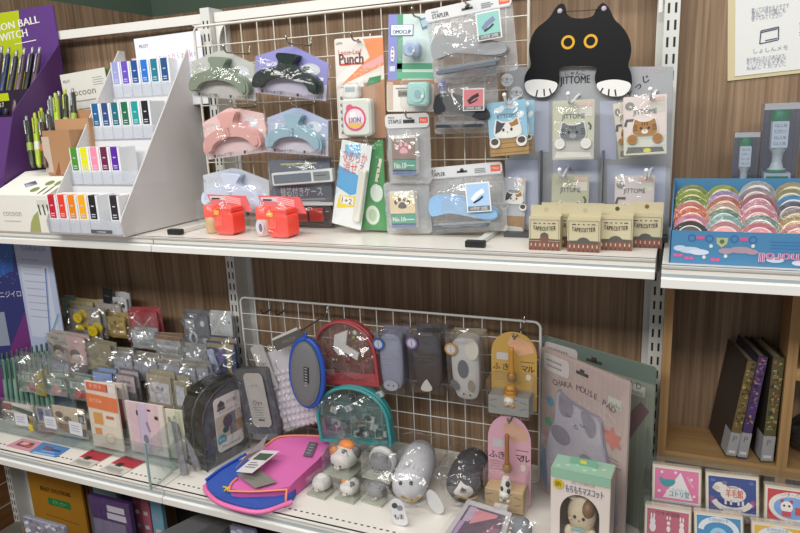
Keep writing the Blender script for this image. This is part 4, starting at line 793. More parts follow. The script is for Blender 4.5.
for o in ([(-.19, .55), (-.03, .57)], [(-.03, .57), (-.03, .42)], [(-.03, .42), (-.2, .40)], [(-.2, .40), (-.19, .55)], [(-.19, .53), (-.04, .55)], [(-.15, .43), (-.04, .44)]): b.stroke([(x*w_, z*h_) for x, z in o], .0016, -.0018, C('#3f4664'))
b.ob('handwriting', t)
b = B(); b.box(w_*.155, w_*.5, -.0022, -.0013, h_*.44, h_*.56, C('#d8d9de', .5)); b.rect(w_*.33, h_*.575, w_*.35, h_*.03, -.0016, C('#d59a8c')); b.text('メモ', w_*.22, h_*.50, .008, -.0025, INK); b.ob('sample_pad', t)
GRN = C('#1f8a4c', .3); GLU = C('#c9cfc0', .25); TB = film(.03, 1.0, 0, tint='#f0f3fa')
def glue_tube(label, xl, xr, yt, Y, topH):
    a, c = PY(xl, yt, Y), PY(xr, yt, Y); W = c.x-a.x; H = a.z-ZU
    t = thing('glue_bottle_box', label, 'glue bottle', ((a.x+c.x)/2, Y+W*.45, ZU+.0005), (0, 0, 0), 'boxed glue bottles behind the tape tray'); k = H
    b = B(); D = W*.45; 
    for s_ in (-1, 1): b.box(s_*W/2-.0006, s_*W/2+.0006, -D, D, 0, H, TB)
    b.box(-W/2, W/2, -D, -D+.0006, 0, H, TB); b.box(-W/2, W/2, D-.0006, D, 0, H, film(.15, 1, 0, tint='#c9cede', hcol='#7f88a0')); b.box(-W/2, W/2, -D, D, H-.001, H, TB); b.box(-W*.5, W*.5, -D-.0004, -D, H*.955, H, film(.3, 1, 0)); b.ob('clear_box', t)
    r = W*.26
    b = B(); b.lathe([(r*.9, k*0.5072), (r, k*0.5144), (r, k*0.5252), (r*.75, k*0.5288), (r*.55, k*0.5792), (r*.62, k*0.6368), (r*.95, k*0.6728), (r*.95, k*0.8672), (r*.8, k*0.8888)], GLU, 18); b.ob('bottle', t)
    b = B(); b.lathe([(r*1.02, k*0.8744), (r*1.04, k*0.9392), (r*.95, k*0.9500)], GRN, 18); b.lathe([(r*1.1, k*0.5000), (r*1.1, k*0.5180)], GRN, 18); b.ob('green_cap', t)
    b = B(); b.ext(rr(r*1.7, k*.19, .001, z0=k*0.6800), -r*1.02, -r*.97, C('#d9ddd6')); 
    for q in range(4): b.text('木工用ボンド' if q == 1 else 'GLUE', 0, k*(.84-.043*q), k*.022, -r*1.03, C('#52606a'), w=r*1.3)
    b.ob('bottle_label', t)
    b = B(); b.box(-W*.36, W*.36, -D*.9, D*.8, .0, k*.495, C('#c7cbce', .5)); b.rect(0, k*.46, W*.6, k*.03, -D*.9-.0003, GRN); b.ob('paper_base', t); return t
glue_tube('smaller boxed glue bottle with green cap, left of the taller one', 735, 760.5, 133, -.05, 1); glue_tube('taller boxed glue bottle with green cap behind the tape tray', 765, 803, 104, -.055, 1)
# blue tray of tapes
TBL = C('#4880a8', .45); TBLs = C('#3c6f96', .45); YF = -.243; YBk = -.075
XT0, XT1 = .917, 1.235
hf = PY(670, 230.5, YF).z-ZU; hb = PY(676, 178.5, YBk).z-ZU
t = thing('tape_display_tray', 'sky blue cardboard tray with upside-down pink lettering, full of tapes', 'display tray', ((XT0+XT1)/2, YF, ZU+.0003)); TW = (XT1-XT0)/2; TD = YBk-YF
b = B(); b.box(-TW, TW, 0, .002, 0, hf, TBL)
def pxl(px, py): p = PY(px, py, YF)-t.location; return p.x, p.z
for bx in ((692, 238), (709.5, 238.5), (734.5, 239), (753, 240)):
    x, z = pxl(*bx); b.ring(x, z, .0036, .005, -.0003, C('#3a5a9c'), 18)
for x0, x1, y in ((694, 707, 237.5), (737, 751, 239)):
    a, c = pxl(x0, y), pxl(x1, y); b.rect((a[0]+c[0])/2, a[1], (c[0]-a[0])*.6, .004, -.0004, C('#c8568a'))
for i_, (x, y, rx, rz, cc) in enumerate(((690, 250, .014, .0045, '#b9c9da'), (699, 252, .012, .004, '#c7d3e0'), (680, 248, .008, .004, '#b9c9da'), (741, 250, .014, .0045, '#a58f9c'), (726, 251, .009, .004, '#a58f9c'), (752, 252, .007, .0035, '#a58f9c'), (775, 260, .010, .0035, '#c7d3e0'), (799, 263, .008, .0035, '#c7d3e0'))):
    q = pxl(x, y); b.ell(q[0], q[1], rx, rz, -.0004-.0001*i_, C(cc))
for x, y in ((678, 255), (689, 258), (715, 259.5)):
    q = pxl(x, y)
    for s_ in (-1, 1): b.ell(q[0]+s_*.003, q[1], .003, .0024, -.0006, C('#d0588e'), 10)
for x, y in ((704, 257), (725.5, 256), (711, 246), (753, 246)): q = pxl(x, y); b.ell(q[0], q[1], .0022, .0026, -.0006, C('#cfd6d0'), 8)
q = pxl(722, 241.5); b.pr([(q[0]-.007, q[1]+.005), (q[0]-.006, q[1]-.003), (q[0], q[1]-.008), (q[0]+.006, q[1]-.003), (q[0]+.007, q[1]+.005)], -.0005, C('#a9b183')); b.ell(q[0], q[1], .003, .003, -.0007, C('#5a6a4a'), 10)
q = pxl(759, 257); b.text('cinnamoroll', q[0]+.044, q[1]-.0005, .013, -.0014, C('#e9dbe6'), rot=PI, w=.088, bold=.0012); b.text('cinnamoroll', q[0]+.044, q[1]-.0005, .013, -.0020, C('#d0588e'), rot=PI, w=.088)
for k in range(3): q = pxl(766, 241+k*3.2); b.rect(q[0]+.045, q[1], .08, .0012, -.0013, C('#3f7fb8'), PI)
b.ob('front_panel', t)
b = B(); b.box(-TW, TW, TD-.002, TD, 0, hb, TBL); b.ob('back_panel', t)
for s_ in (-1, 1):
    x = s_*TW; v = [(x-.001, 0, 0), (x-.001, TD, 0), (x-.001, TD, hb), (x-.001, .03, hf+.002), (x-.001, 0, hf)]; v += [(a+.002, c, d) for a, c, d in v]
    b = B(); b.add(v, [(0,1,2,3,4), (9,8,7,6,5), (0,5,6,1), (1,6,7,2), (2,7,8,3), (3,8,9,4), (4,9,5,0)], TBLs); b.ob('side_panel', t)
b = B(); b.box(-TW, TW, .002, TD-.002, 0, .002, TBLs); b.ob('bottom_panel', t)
TC = [[('#a3b05a', 'grey-green'), ('#aebf2e', 'lime'), ('#7d9a3a', 'olive'), ('#f08a78', 'salmon'), ('#ee7a4c', 'orange'), ('#f2a0bc', 'pink'), ('#3a3638', 'black')],
      [('#b4c152', 'lime green'), ('#b9a0d8', 'lilac'), ('#e08870', 'coral'), ('#e6c0a8', 'beige pink'), ('#7fa58c', 'sage'), ('#9fd0d0', 'pale mint'), ('#f0a3a8', 'light pink')],
      [('#c9cfd6', 'silver'), ('#b8a8b0', 'mauve grey'), ('#c07f88', 'dusty rose'), ('#e3a0b8', 'rose'), ('#ef9aa8', 'pink'), ('#7a9a90', 'teal grey'), ('#ee8f9c', 'strawberry')],
      [('#c9b98a', 'sand'), ('#b8b48c', 'khaki'), ('#5aa6d8', 'blue'), ('#7f7486', 'plum grey'), ('#b8a894', 'taupe'), ('#c9a860', 'gold'), ('#e08f80', 'peach')]]
PN = ['at the back', 'second from back', 'third from back', 'fourth from back', 'third from front', 'second from front', 'at the front']
CN = ['leftmost column', 'second column', 'third column', 'fourth column']
RT = .0235
for ci, (px, off) in enumerate(((690, 0), (723, .0), (757, .006), (793, .004))):
    xc = PY(px, 210, -.17).x
    for k, (cc, nm) in enumerate(TC[ci]):
        f = k/6; y = YBk-.034-(.112)*f; z = ZU+.0295+off*(1-f)+.036*(1-f)
        t = thing('washi_tape_roll', '%s tape roll %s of the %s in the blue tray' % (nm, PN[k], CN[ci]), 'tape roll', (xc+random.uniform(-.002, .002)+.004*(1-f), y, z), (math.radians(-28+6*random.random()), 0, random.uniform(-.05, .05)), 'tape rolls in the blue tray')
        cc = '#%02x%02x%02x' % tuple(int(int(cc[i:i+2], 16)*.88) for i in (1, 3, 5)); b = B(); m = C(cc, .4); pale = C('#%02x%02x%02x' % tuple(min(255, int(int(cc[i:i+2], 16)*.88+255*.06)) for i in (1, 3, 5)), .4)
        b.lathe([(RT*.97, .0075), (RT, .0068), (RT, -.0068), (RT*.97, -.0075)], m, 28, axis='y')
        n = 28; v = [(r*math.cos(2*PI*i/n), yy, r*math.sin(2*PI*i/n)) for yy in (-.0075, .0075) for r in (RT*.97, RT*.72) for i in range(n)]
        b.add(v, [(i, (i+1) % n, n+(i+1) % n, n+i)[::-1] for i in range(n)]+[(2*n+i, 2*n+(i+1) % n, 3*n+(i+1) % n, 3*n+i) for i in range(n)], pale); b.ob('tape', t)
        b = B(); v2 = [(r*math.cos(2*PI*i/n), yy, r*math.sin(2*PI*i/n)) for r, yy in ((RT*.72, -.0076), (RT*.66, -.0076), (RT*.66, .0076), (RT*.72, .0076)) for i in range(n)]
        b.add(v2, [(j*n+i, j*n+(i+1) % n, j*n+n+(i+1) % n, j*n+n+i)[::-1] for j in range(3) for i in range(n)], C('#d8d2c6', .6)); b.ob('core', t)
        b = B(); b.lathe([(RT*1.0, .0082), (RT*1.03, .0076), (RT*1.03, -.0076), (RT*1.0, -.0082)], film(.0, .35, .2, 60), 24, axis='y'); b.ob('shrink_wrap', t)
# ------------------------------------------------------------------ lower shelf, left bay: standee, pens, sticker packs
YS = -.10
a, c = PY(14, 247, YS), PY(48, 247, YS); z1 = c.z
t = thing('display_standee', 'folded blue and purple pen standee at the left end of lower shelf', 'standee', (a.x, YS, .0005))
b = B(); wv = PY(50, 250, YS).x-a.x; b.box(0, wv, 0, .0025, 0, z1+.03, C('#b3c0dc', .4)); b.rect(wv*.47, z1*.68, wv*.78, z1*.42, -.0003, C('#c7d0e3'))
b.lines(wv*.15, z1*.92, wv*.6, 9, .018, .0016, -.0006, C('#8d9bb5')); b.text('SARASA', wv*.55, z1*.985, .012, -.0006, C('#7f93bd'), w=wv*.7)
for o, cc in (([(.80, .88), (.62, .5)], '#5f78b8'), ([(.95, .62), (.40, .38)], '#5f9aa6')): b.stroke([(x*wv, z*z1) for x, z in o], .006, -.0008, C(cc, .3)); b.stroke([(x*wv+.002, z*z1) for x, z in o], .002, -.0010, C('#a9bfe0', .3))
b.ob('pale_panel', t)
b = B(); W2 = .15; b.box(-W2, 0, 0, .0025, 0, z1+.03, C('#2b2f6a', .3)); 
b.pr([(-W2, 0), (0, 0), (0, z1*.62), (-W2*.5, z1*.30), (-W2, z1*.2)], -.0003, C('#6b2a70', .3)); b.pr([(-W2, z1*.7), (-.01, z1*.86), (0, z1+.03), (-W2, z1+.03)], -.0004, C('#25509a', .3))
for _ in range(60): b.rect(-W2*random.random()*.9, z1*(.78+.2*random.random()), .0012, .0012, -.0006, C('#b9c4ea'))
b.text('ニジイロ', -.028, z1*.72, .014, -.0006, C('#c9c6e0'), w=.05); b.rect(-.075, z1*.52, .05, z1*.2, -.0006, C('#8a93a6'))
o = b.ob('galaxy_panel', t, (0, 0, 0), (0, 0, math.radians(28)))
MINT = '#7fb59c'
t = thing('pen_holder', 'dark pen holder tray full of mint pens beside the standee', 'pen holder', PY(20, 395, -.135)); t.location.z = .0003
b = B()
for i in range(2): b.box(-.17, .075, -.03+.05*i, -.027+.05*i, 0, .05+.03*i, C('#2a2c33', .3))
b.box(-.17, .075, -.03, .023, 0, .004, C('#2a2c33', .3)); b.ob('tray', t)
for i in range(10):
    px = 2+i*4.9; top_ = PY(px, 353-i*1.15, -.135)
    pen('mint green pen, number %s along the front row beginning at the photo edge' % ('one two three four five six seven eight nine ten'.split()[i]), (top_.x+.004, -.15, .005), (top_.x, -.135, top_.z), ['#6f9484', '#5f8576', '#7d9f90'][i % 3], .0052, group='mint pens in the lower holder', clipc='#3f5a50')
for i in range(9):
    px = 6+i*4.9; top_ = PY(px, 347.0-i*1.0, -.09)
    pen('dark tipped pen, number %s along the back row of the lower holder' % ('one two three four five six seven eight nine'.split()[i]), (top_.x+.003, -.105, .008), (top_.x, -.09, top_.z), ['#2c3040', '#3b3f52', '#46586a'][i % 3], .005, group='dark pens in the lower holder', clipc='#20232c')
# stepped acrylic rack
AC = film(.015, 1.2, 0, tint='#f4f8f8')
q0, q1 = PZ(0, 432, 0), PZ(163, 473, 0); RX0, RX1 = -.62, -.028; RYF = -.222
t = thing('acrylic_rack', 'clear stepped acrylic rack holding rows of sticker packs', 'rack', ((RX0+RX1)/2, RYF, .0004)); hw = (RX1-RX0)/2
for k in range(5):
    x = -hw if k == 0 else -.43-(RX0+RX1)/2
    b = B(); y = k*.043; z = .004+k*.022; b.box(x, hw, y, y+.0025, z, z+.045, AC); b.box(x, hw, y, y+.043, z, z+.0025, AC); b.ob('step', t)
for s_, pf in ((-1, ((-.004, 0), (.04, 0), (.04, .06), (.02, .062), (-.004, .05))), (1, ((-.004, 0), (.215, 0), (.215, .16), (.02, .062), (-.004, .05)))):
    b = B(); x = s_*hw; v = [(x, y, z) for y, z in pf]; v += [(p-.0025*s_, q, r) for p, q, r in v]
    b.add(v, [(0,1,2,3,4), (9,8,7,6,5)]+[(j, j+5, (j+1) % 5+5, (j+1) % 5) for j in range(5)], AC); b.ob('end_panel', t)
PG = 'flat packs in the acrylic sticker rack'
FB = film(.02, 2.2, .6, 35); FBH = film(.06, 2.4, .8, 30)
def flake(label, Y, q, bg, art=None, hdr=0, hdrc=None, nm='sticker_pack', cat='sticker pack', bagk=1, group=PG):
    t, w_, h_ = pk(nm, label, cat, Y, q, group); b = B(); hh = h_*(1-hdr)
    b.box(-w_*.47, w_*.47, 0, .003, 0, hh, C(bg, .5))
    if hdrc: b.rect(0, hh*.92, w_*.94, hh*.16, -.0003, C(hdrc))
    if art: art(b, w_, hh)
    b.ob('printed_card', t)
    if bagk: b = B(); b.sheet(w_*1.02, h_*1.02, -.0018, FBH if hdr else FB, (.012 if hdr else .007), .012, 6, 7, z0=0, seed=int(q[0][0]*7+q[0][1])); b.ob('plastic_bag', t)
    return t
def txt(s, u, v, h, col='#4a4a50', w=.6, y=-.0008): return lambda b, W, H: b.text(s, u*W, v*H, h*H, y, C(col), w=w*W)
def many(*fs):
    def g(b, W, H):
        for f in fs: f(b, W, H)
    return g
def R(u, v, w, h, col, y=-.0005, rot=0): return lambda b, W, H: b.rect(u*W, v*H, w*W, h*H, y, C(col), rot)
def E_(u, v, rx, rz, col, y=-.0006): return lambda b, W, H: b.ell(u*W, v*H, rx*W, rz*H, y, C(col))
flake('teal edged pack at the back, nearest the pale standee panel', -.028, ((63, 299), (73, 300), (74, 340), (65, 338)), '#5f8f8a')
flake('white pack with black paw prints at the back, left of red pack', -.022, ((113, 297), (128, 299), (129, 330), (114, 329)), '#c9c9cc', many(E_(-.2, .8, .1, .07, '#33363a'), E_(.25, .75, .1, .07, '#33363a'), E_(0, .5, .1, .07, '#33363a'), R(.1, .98, .4, .1, '#d4d4d6')))
flake('small black swing tag above the pink grey pack at back', -.024, ((102, 287), (112, 290), (112, 304), (103, 303)), '#17171b', R(0, .5, .5, .06, '#55555c'), nm='swing_tag', cat='tag', bagk=0)
flake('beige pack with lilac window at the back left', -.032, ((72, 300), (96, 304), (96, 338), (72, 338)), '#b3a67c', many(R(.25, .55, .42, .36, '#a292bd'), E_(.0, .86, .06, .05, '#6b5a3a')))
flake('pink grey pack with small brown print, behind the gold card', -.03, ((97, 303), (123, 306), (123, 335), (97, 335)), '#b3a9a4', many(R(.0, .5, .8, .3, '#c9b0b0'), E_(0, .8, .06, .05, '#5a4438')))
flake('gold card pack with pale ring, left of the red pack', -.045, ((101, 316), (126, 318), (126, 338), (101, 336)), '#b39a52', many(E_(-.25, .5, .13, .2, '#d9c9a0'), E_(-.25, .5, .07, .11, '#b39a52', -.0009), E_(.1, .72, .05, .1, '#8a4a30'), R(.25, .4, .25, .1, '#c9742c'), R(0, .1, .9, .14, '#8f7436')))
t = flake('clear pack of three yellow round cat stickers', -.062, ((70, 308), (102, 314), (102, 341), (70, 338)), '#9a958c', None)
for x, y, r_ in ((80, 317, .0125), (82.5, 329, .0135), (95, 330, .0135)):
    p = PY(x, y, -.066)-t.location; k = 1; b = B(); b.ext(ellp(0, 0, r_*1.15, r_), -.003, 0, C('#d3b81f', .4)); b.ell(-r_*.35, r_*.2, r_*.1, r_*.12, -.0034, INK, 8); b.ell(r_*.35, r_*.2, r_*.1, r_*.12, -.0034, INK, 8); b.stroke([(-r_*.2, -r_*.2), (0, -r_*.3), (r_*.2, -r_*.2)], .0012, -.0034, C('#8a3a2a')); b.ob('yellow_sticker', t, (p.x, -.010, p.z))
flake('black and white curled pack lying in front of yellow stickers', -.075, ((62, 327), (90, 332), (90, 343), (62, 341)), '#8f9296', lambda b, W, H: (b.pr(smooth([(-.35*W, .95*H), (-.2*W, .5*H), (.1*W, .3*H), (.45*W, .3*H), (.45*W, .05*H), (-.1*W, .05*H), (-.3*W, .4*H)][::-1], 2), -.0008, C('#17181b')), b.pr([(-.47*W, .1*H), (-.2*W, .1*H), (-.4*W, .9*H)], -.0007, C('#c9ccd2'))))
flake('red pack with white streaks at the back of the rack', -.03, ((129, 312), (160, 313), (160, 345), (128, 344)), '#a8323c', many(R(-.2, .7, .5, .05, '#d9a3a6', rot=-.6), R(.15, .72, .35, .04, '#e0b3b3', rot=.7)))
flake('grey pack with white animal print at the back right', -.036, ((184, 315), (210.5, 317), (210, 348), (183, 346)), '#6b7178', many(R(-.22, .72, .34, .3, '#a3a9b0'), E_(-.15, .3, .16, .22, '#c9ced3'), E_(-.15, .28, .08, .14, '#4f555c', -.0009), E_(.25, .75, .08, .1, '#d3d6da'), E_(.3, .2, .1, .12, '#b9bec4')))
flake('tall white pack with green base beside the slotted upright', -.045, ((211.5, 313), (234, 316), (233, 352), (209, 349)), '#c3c6c8', many(R(0, .16, .94, .3, '#7fae84'), E_(.35, .8, .04, .04, '#5f7a9a')))
flake('navy pack with tan cross ribbon and clear glare, beside upright', -.07, ((207, 340), (237, 345), (236, 374), (207, 372)), '#3f4866', many(R(.25, .5, .12, 1.0, '#a3936b'), R(.0, .88, .9, .14, '#9a9072'), R(-.3, .4, .22, .7, '#aeb9d3', rot=.3), E_(-.02, .55, .12, .2, '#6a5f96')))
flake('clear pack with white top in second row, left of brown header', -.06, ((131, 325), (156, 328), (156, 350), (131, 348)), '#a9adaf', many(R(-.05, .6, .6, .25, '#c9ced2'), R(-.35, .9, .16, .2, '#d9dcdf')), hdr=.2)
flake('pack with kraft brown header in second row', -.06, ((155, 335), (182, 338), (181, 362), (155, 358)), '#a7abac', many(R(0, .55, .8, .14, '#d0d4d6')), hdrc='#8a6a4c')
flake('clear glossy pack in second row right of kraft header', -.06, ((181, 342), (208, 345), (206, 368), (181, 364)), '#9aa09e', many(R(0, .4, .6, .3, '#c9cdd2')), hdr=.25)
flake('pale pink pack with two cat faces, row in front of standee', -.115, ((48, 334), (90, 339.5), (84, 364), (47, 358)), '#b9a9a6', many(R(-.24, .5, .44, .96, '#b3b0a9'), R(.25, .5, .44, .96, '#c9aaaa'), E_(-.22, .42, .14, .2, '#7f6f68'), E_(-.22, .3, .1, .12, '#d6cfc6', -.0009), E_(.2, .35, .13, .18, '#6f6a6c'), E_(.2, .24, .1, .1, '#d6cfc6', -.0009), R(-.28, .85, .2, .1, '#6f6a66')))
flake('olive beige pack with pale yellow round, right of cat face pack', -.11, ((87, 342), (114, 347), (111, 372), (85, 368)), '#908a70', many(E_(0, .14, .34, .34, '#b3b088')))
for i, (q, lab) in enumerate(((((113, 352), (133.5, 354), (132, 376), (111, 373)), 'leftmost'), (((134.5, 355), (158.5, 359), (157, 382), (133, 378)), 'second'), (((159.5, 358), (182, 362), (180, 384), (158, 382)), 'third'), (((182, 363), (197, 365), (195, 386), (180, 384)), 'fourth'), (((197.5, 364), (210, 365), (208, 386), (196, 386)), 'rightmost'))):
    flake('pack with white card and beige header, %s of the glossy middle row' % lab, -.105, q, '#b3b6c4', many(R(0, .35, .84, .55, ['#c3c7d6', '#b6bac9', '#bfc2cc'][i % 3])), hdrc='#8d8770', hdr=.05)
for i, (q, cc, lab, s) in enumerate((
    (((21, 357), (45, 360), (43, 392), (17, 390)), '#2f8468', 'clear topped pack with green label, nearest the mint pens', 'ひるね'), (((45, 359), (67, 363), (65, 396), (44, 393)), '#2f7f68', 'clear topped pack with green frame and pink art', 'せんべい'), (((67, 362), (94, 366), (87, 400), (66, 397)), '#2a7a66', 'clear topped pack with green frame and red art', 'うめぼし'))):
    flake(lab, -.15, q, '#8f8f8d', many(R(-.05, .62, .8, .66, cc), R(-.05, .7, .66, .34, '#b9c2bd', -.0007), txt(s, -.05, .72, .22, '#33564c', .5, -.001), E_(.0, .32, .26, .22, ['#a8506a', '#c08a8a', '#b84434'][i], -.001)), hdr=.45)
flake('small yellow printed pack between the two green labelled packs', -.156, ((35, 374), (45, 375), (44, 396), (34, 394)), '#b3a23c', txt('いぬ', 0, .7, .2, '#5a4a20'))
flake('blue square sticker pack in third row', -.148, ((94.5, 371), (115, 374.5), (114, 404), (93, 400)), '#6d7076', many(R(0, .72, .9, .5, '#86a3d6'), R(0, .4, .9, .1, '#6a4a80')))
flake('pale pink square sticker pack right of blue one', -.148, ((117.5, 373), (137.5, 377), (136, 406), (116, 403)), '#6d6a6c', many(R(0, .7, .9, .5, '#c0b0b8'), R(0, .76, .5, .06, '#9f909a')))
flake('kraft framed pack with white card in third row', -.15, ((147, 374), (173, 379), (172, 408), (147, 404)), '#a39a80', many(R(0, .45, .78, .66, '#cfcdd0'), R(-.05, .6, .14, .1, '#c08a90'), R(.12, .58, .1, .1, '#b3a0b0')))
flake('narrow kraft framed white pack right of the kraft framed one', -.145, ((174, 381), (188, 384), (187, 411), (174, 408)), '#a39a80', many(R(0, .5, .6, .7, '#d0d6e2')))
flake('pack with dark red and green bars, front row at left end', -.19, ((6, 399), (37, 404), (35, 440), (4, 434)), '#c9bdb3', many(R(-.35, .8, .25, .3, '#8a2f38'), R(.1, .72, .7, .2, '#2f4a3a', rot=-.15), R(.1, .92, .6, .12, '#d6dcd8'), R(-.1, .4, .8, .3, '#7f7b78'), R(.3, .3, .2, .3, '#d6b93a', rot=.2)), hdr=.15)
flake('pack of blue and white strips, front row second', -.19, ((38, 405), (55, 408), (54, 442), (37, 440)), '#a9a39b', many(R(-.2, .7, .3, .5, '#34467f'), R(.2, .7, .25, .45, '#6f7f9f'), R(0, .35, .4, .15, '#d3b93a'), R(0, .15, .8, .2, '#8f4a50')), hdr=.1)
flake('beige pack with brown mushroom print and dark stamp, front row', -.19, ((55, 405), (88.5, 411), (87, 449), (53, 443)), '#c9b79b', many(E_(-.28, .72, .12, .11, '#6b5442'), E_(-.05, .60, .12, .1, '#6b5442'), R(.36, .66, .16, .3, '#33333a'), R(.36, .66, .1, .2, '#9a9db0', -.0008), R(-.2, .28, .3, .3, '#a3764c'), R(.2, .2, .5, .25, '#6a4a4c')), hdr=.04)
for i, (q, lab) in enumerate(((((15, 413), (28, 415), (27.5, 426), (15, 424)), 'left'), (((44.5, 416), (56, 418), (56, 429), (44.5, 427)), 'middle'), (((69.5, 421), (82, 424), (82, 436), (69, 433)), 'right'))):
    t, w_, h_ = pk('price_label', 'small white price label on the rack lip, %s of three' % lab, 'price label', -.2246, q, 'white price labels on rack lip'); b = B(); b.box(-w_/2, w_/2, 0, .0006, 0, h_, C('#d3d5dc', .5)); b.lines(-w_*.35, h_*.7, w_*.7, 3, h_*.2, .0014, -.0003, C('#8a8d98')); b.ob('label_paper', t)
p = PY(31, 428, -.227); t = thing('yellow_star_tag', 'small yellow star tag below the left price label', 'tag', p); b = B(); b.ext([(.010*(1 if k % 2 else .55)*math.cos(PI*k/5), .010*(1 if k % 2 else .55)*math.sin(PI*k/5)) for k in range(10)], -.001, .002, C('#d6b93a', .5)); b.ob('star', t)
# letter sets standing at the rack's front
def letter(label, Y, q, bg, arts, name='letter_set', cat='letter set'):
    t, w_, h_ = pk(name, label, cat, Y, q, 'letter sets at the rack front'); b = B(); b.box(-w_/2, w_/2, 0, .004, 0, h_, C(bg, .55)); arts(b, w_, h_); b.ob('printed_pack', t)
    b = B(); b.sheet(w_*1.03, h_*1.01, -.0025, film(.04, 1, .3, 35), .002, .002, 5, 7); b.ob('plastic_bag', t); return t
letter('white letter set behind the orange banded one, upper edge showing', -.175, ((104, 383), (128, 386.5), (127, 452), (104, 450)), '#d3cbc3', many(R(.1, .92, .5, .04, '#b0504c'), R(.25, .5, .3, .5, '#a8424a')))
letter('cream letter set with yellow foot, farthest right of the orange sets', -.168, ((118, 384), (131.5, 387), (129, 449), (116, 447)), '#cfc8c0', many(R(.2, .3, .5, .45, '#d0b840'), R(.1, .9, .4, .05, '#a87a80')))
letter('white letter set with orange band and red print, front of sets', -.205, ((88.5, 382), (121, 387), (118.5, 453.5), (90, 447)), '#e0d4c4', many(R(-.1, .93, .7, .12, '#d8623c'), txt('テガミ', -.15, .94, .05, '#f3d9c8', .4), R(.35, .92, .26, .1, '#e6dbd6'), R(-.0, .70, 1.0, .22, '#e0763a', -.0006, -.04), txt('おてがみ', -.2, .72, .05, '#f6dcc0', .4), R(-.2, .45, .3, .18, '#d99a4a'), R(.2, .46, .4, .2, '#eadfcb'), R(.2, .49, .26, .05, '#c9704a', -.0008), R(-.25, .25, .22, .1, '#d88a4c'), E_(.12, .16, .18, .09, '#d9b9a0'), E_(.12, .16, .12, .06, '#e6dccb', -.0009)))
letter('pastel pink and lilac striped letter set with ink drawings', -.195, ((130, 402), (168, 408.5), (165, 462), (127.5, 455)), '#dcc6c8', many(R(-.3, .5, .22, .98, '#d9bcc3'), R(-.06, .5, .24, .98, '#c9b9d3'), R(.2, .5, .26, .98, '#e0c0c6'), R(.43, .5, .12, .98, '#e3d6cc'), E_(-.05, .3, .07, .09, '#7a7488'), R(-.2, .8, .05, .1, '#8a6a80'), R(.05, .55, .06, .2, '#8f84a0', -.0008, .3), R(.3, .75, .1, .07, '#c9707a'), R(.12, .88, .08, .04, '#8a7488')))
letter('pale yellow letter set beside the pastel striped one', -.19, ((164, 410), (187, 412), (184, 460), (162, 456)), '#d9d6bc', many(R(-.1, .8, .12, .1, '#8f8f86'), R(.15, .85, .1, .06, '#9a9a8c'), R(.35, .5, .12, .95, '#c6cba0'), R(-.2, .4, .2, .5, '#e0dccc')))
# cards lying on the shelf
def flatcard(label, pts, base, art, z=.0006, group='sample cards lying on the lower shelf'):
    P = [PZ(x, y, z) for x, y in pts]; ce = sum(P, Vector())/4; ce.z = z
    t = thing('sample_card', label, 'card', ce, group=group); b = B(); L_ = [p-ce for p in P]
    def at(u, v, h): p = (L_[0]*(1-u)+L_[1]*u)*(1-v)+(L_[3]*(1-u)+L_[2]*u)*v; return (p.x, p.y, h)
    def pq(u0, u1, v0, v1, h, m): b.add([at(u0, v0, h), at(u1, v0, h), at(u1, v1, h), at(u0, v1, h)], [(0, 3, 2, 1)] if False else [(0, 1, 2, 3)], C(m, .4))
    v = [at(u, w_, h) for h in (0, .0012) for u, w_ in ((0, 0), (1, 0), (1, 1), (0, 1))]
    b.add(v, [(4, 5, 6, 7), (3, 2, 1, 0), (0, 1, 5, 4), (1, 2, 6, 5), (2, 3, 7, 6), (3, 0, 4, 7)], C(base, .35))
    for k, (u0, u1, v0, v1, m) in enumerate(art): pq(u0, u1, v0, v1, .0014+.0002*k, m)
    b.ob('card_print', t)
flatcard('pink sample card lying at shelf front, left of blue card', ((6, 446), (30, 452), (43, 443), (23, 438.5)), '#c9929f', ((.2, .8, .25, .75, '#7a3f58'), (.3, .6, .4, .7, '#d9a9a0'), (.55, .85, .3, .5, '#b35a50')))
flatcard('blue sample card lying at shelf front', ((29.5, 452.5), (56, 457.5), (70, 448.5), (43.5, 442.5)), '#4f7fb8', ((.1, .9, .0, .12, '#9fc0dc'), (.25, .55, .4, .75, '#6f5a6a'), (.55, .9, .45, .6, '#2f4a80'), (.3, .8, .2, .35, '#7aa0cc')))
RC = ((.0, 1, .45, 1, '#a82f3c'), (.25, .5, .38, .6, '#2f2022'), (.1, .8, .12, .3, '#9a9a94'), (.3, .9, .05, .12, '#b3a9a4'))
flatcard('red and white sample card with black mark, third from photo edge', ((69.5, 463.5), (89.5, 468), (113, 455), (91.5, 450)), '#c9c4bc', RC)
flatcard('red and white sample card nearest the acrylic divider', ((99, 470), (121, 476), (146, 462), (125, 456)), '#c9c4bc', RC)
# acrylic divider with grey straps
a = PZ(152, 490, 0); c = PZ(186, 462, 0)
t = thing('acrylic_divider', 'clear acrylic divider with greenish edge at rack right end', 'divider', (a.x, a.y, .0004), (0, 0, math.atan2(c.y-a.y, c.x-a.x))); L_ = (c-a).length
b = B(); b.box(0, L_, 0, .003, 0, .003, AC); b.add([(0, 0, 0), (L_*.9, 0, 0), (L_*.9, 0, .115), (.0, 0, .10), (0, .003, 0), (L_*.9, .003, 0), (L_*.9, .003, .115), (.0, .003, .10)], [(0, 1, 2, 3), (7, 6, 5, 4)], AC)
b.add([(-.002, -.0005, 0), (.001, -.0005, 0), (.001, -.0005, .10), (-.002, -.0005, .10), (-.002, .0035, 0), (.001, .0035, 0), (.001, .0035, .10), (-.002, .0035, .10)], [(0, 1, 2, 3), (7, 6, 5, 4), (0, 3, 7, 4), (1, 5, 6, 2)], C('#8fa6a4', .2)); b.ob('acrylic_sheet', t)

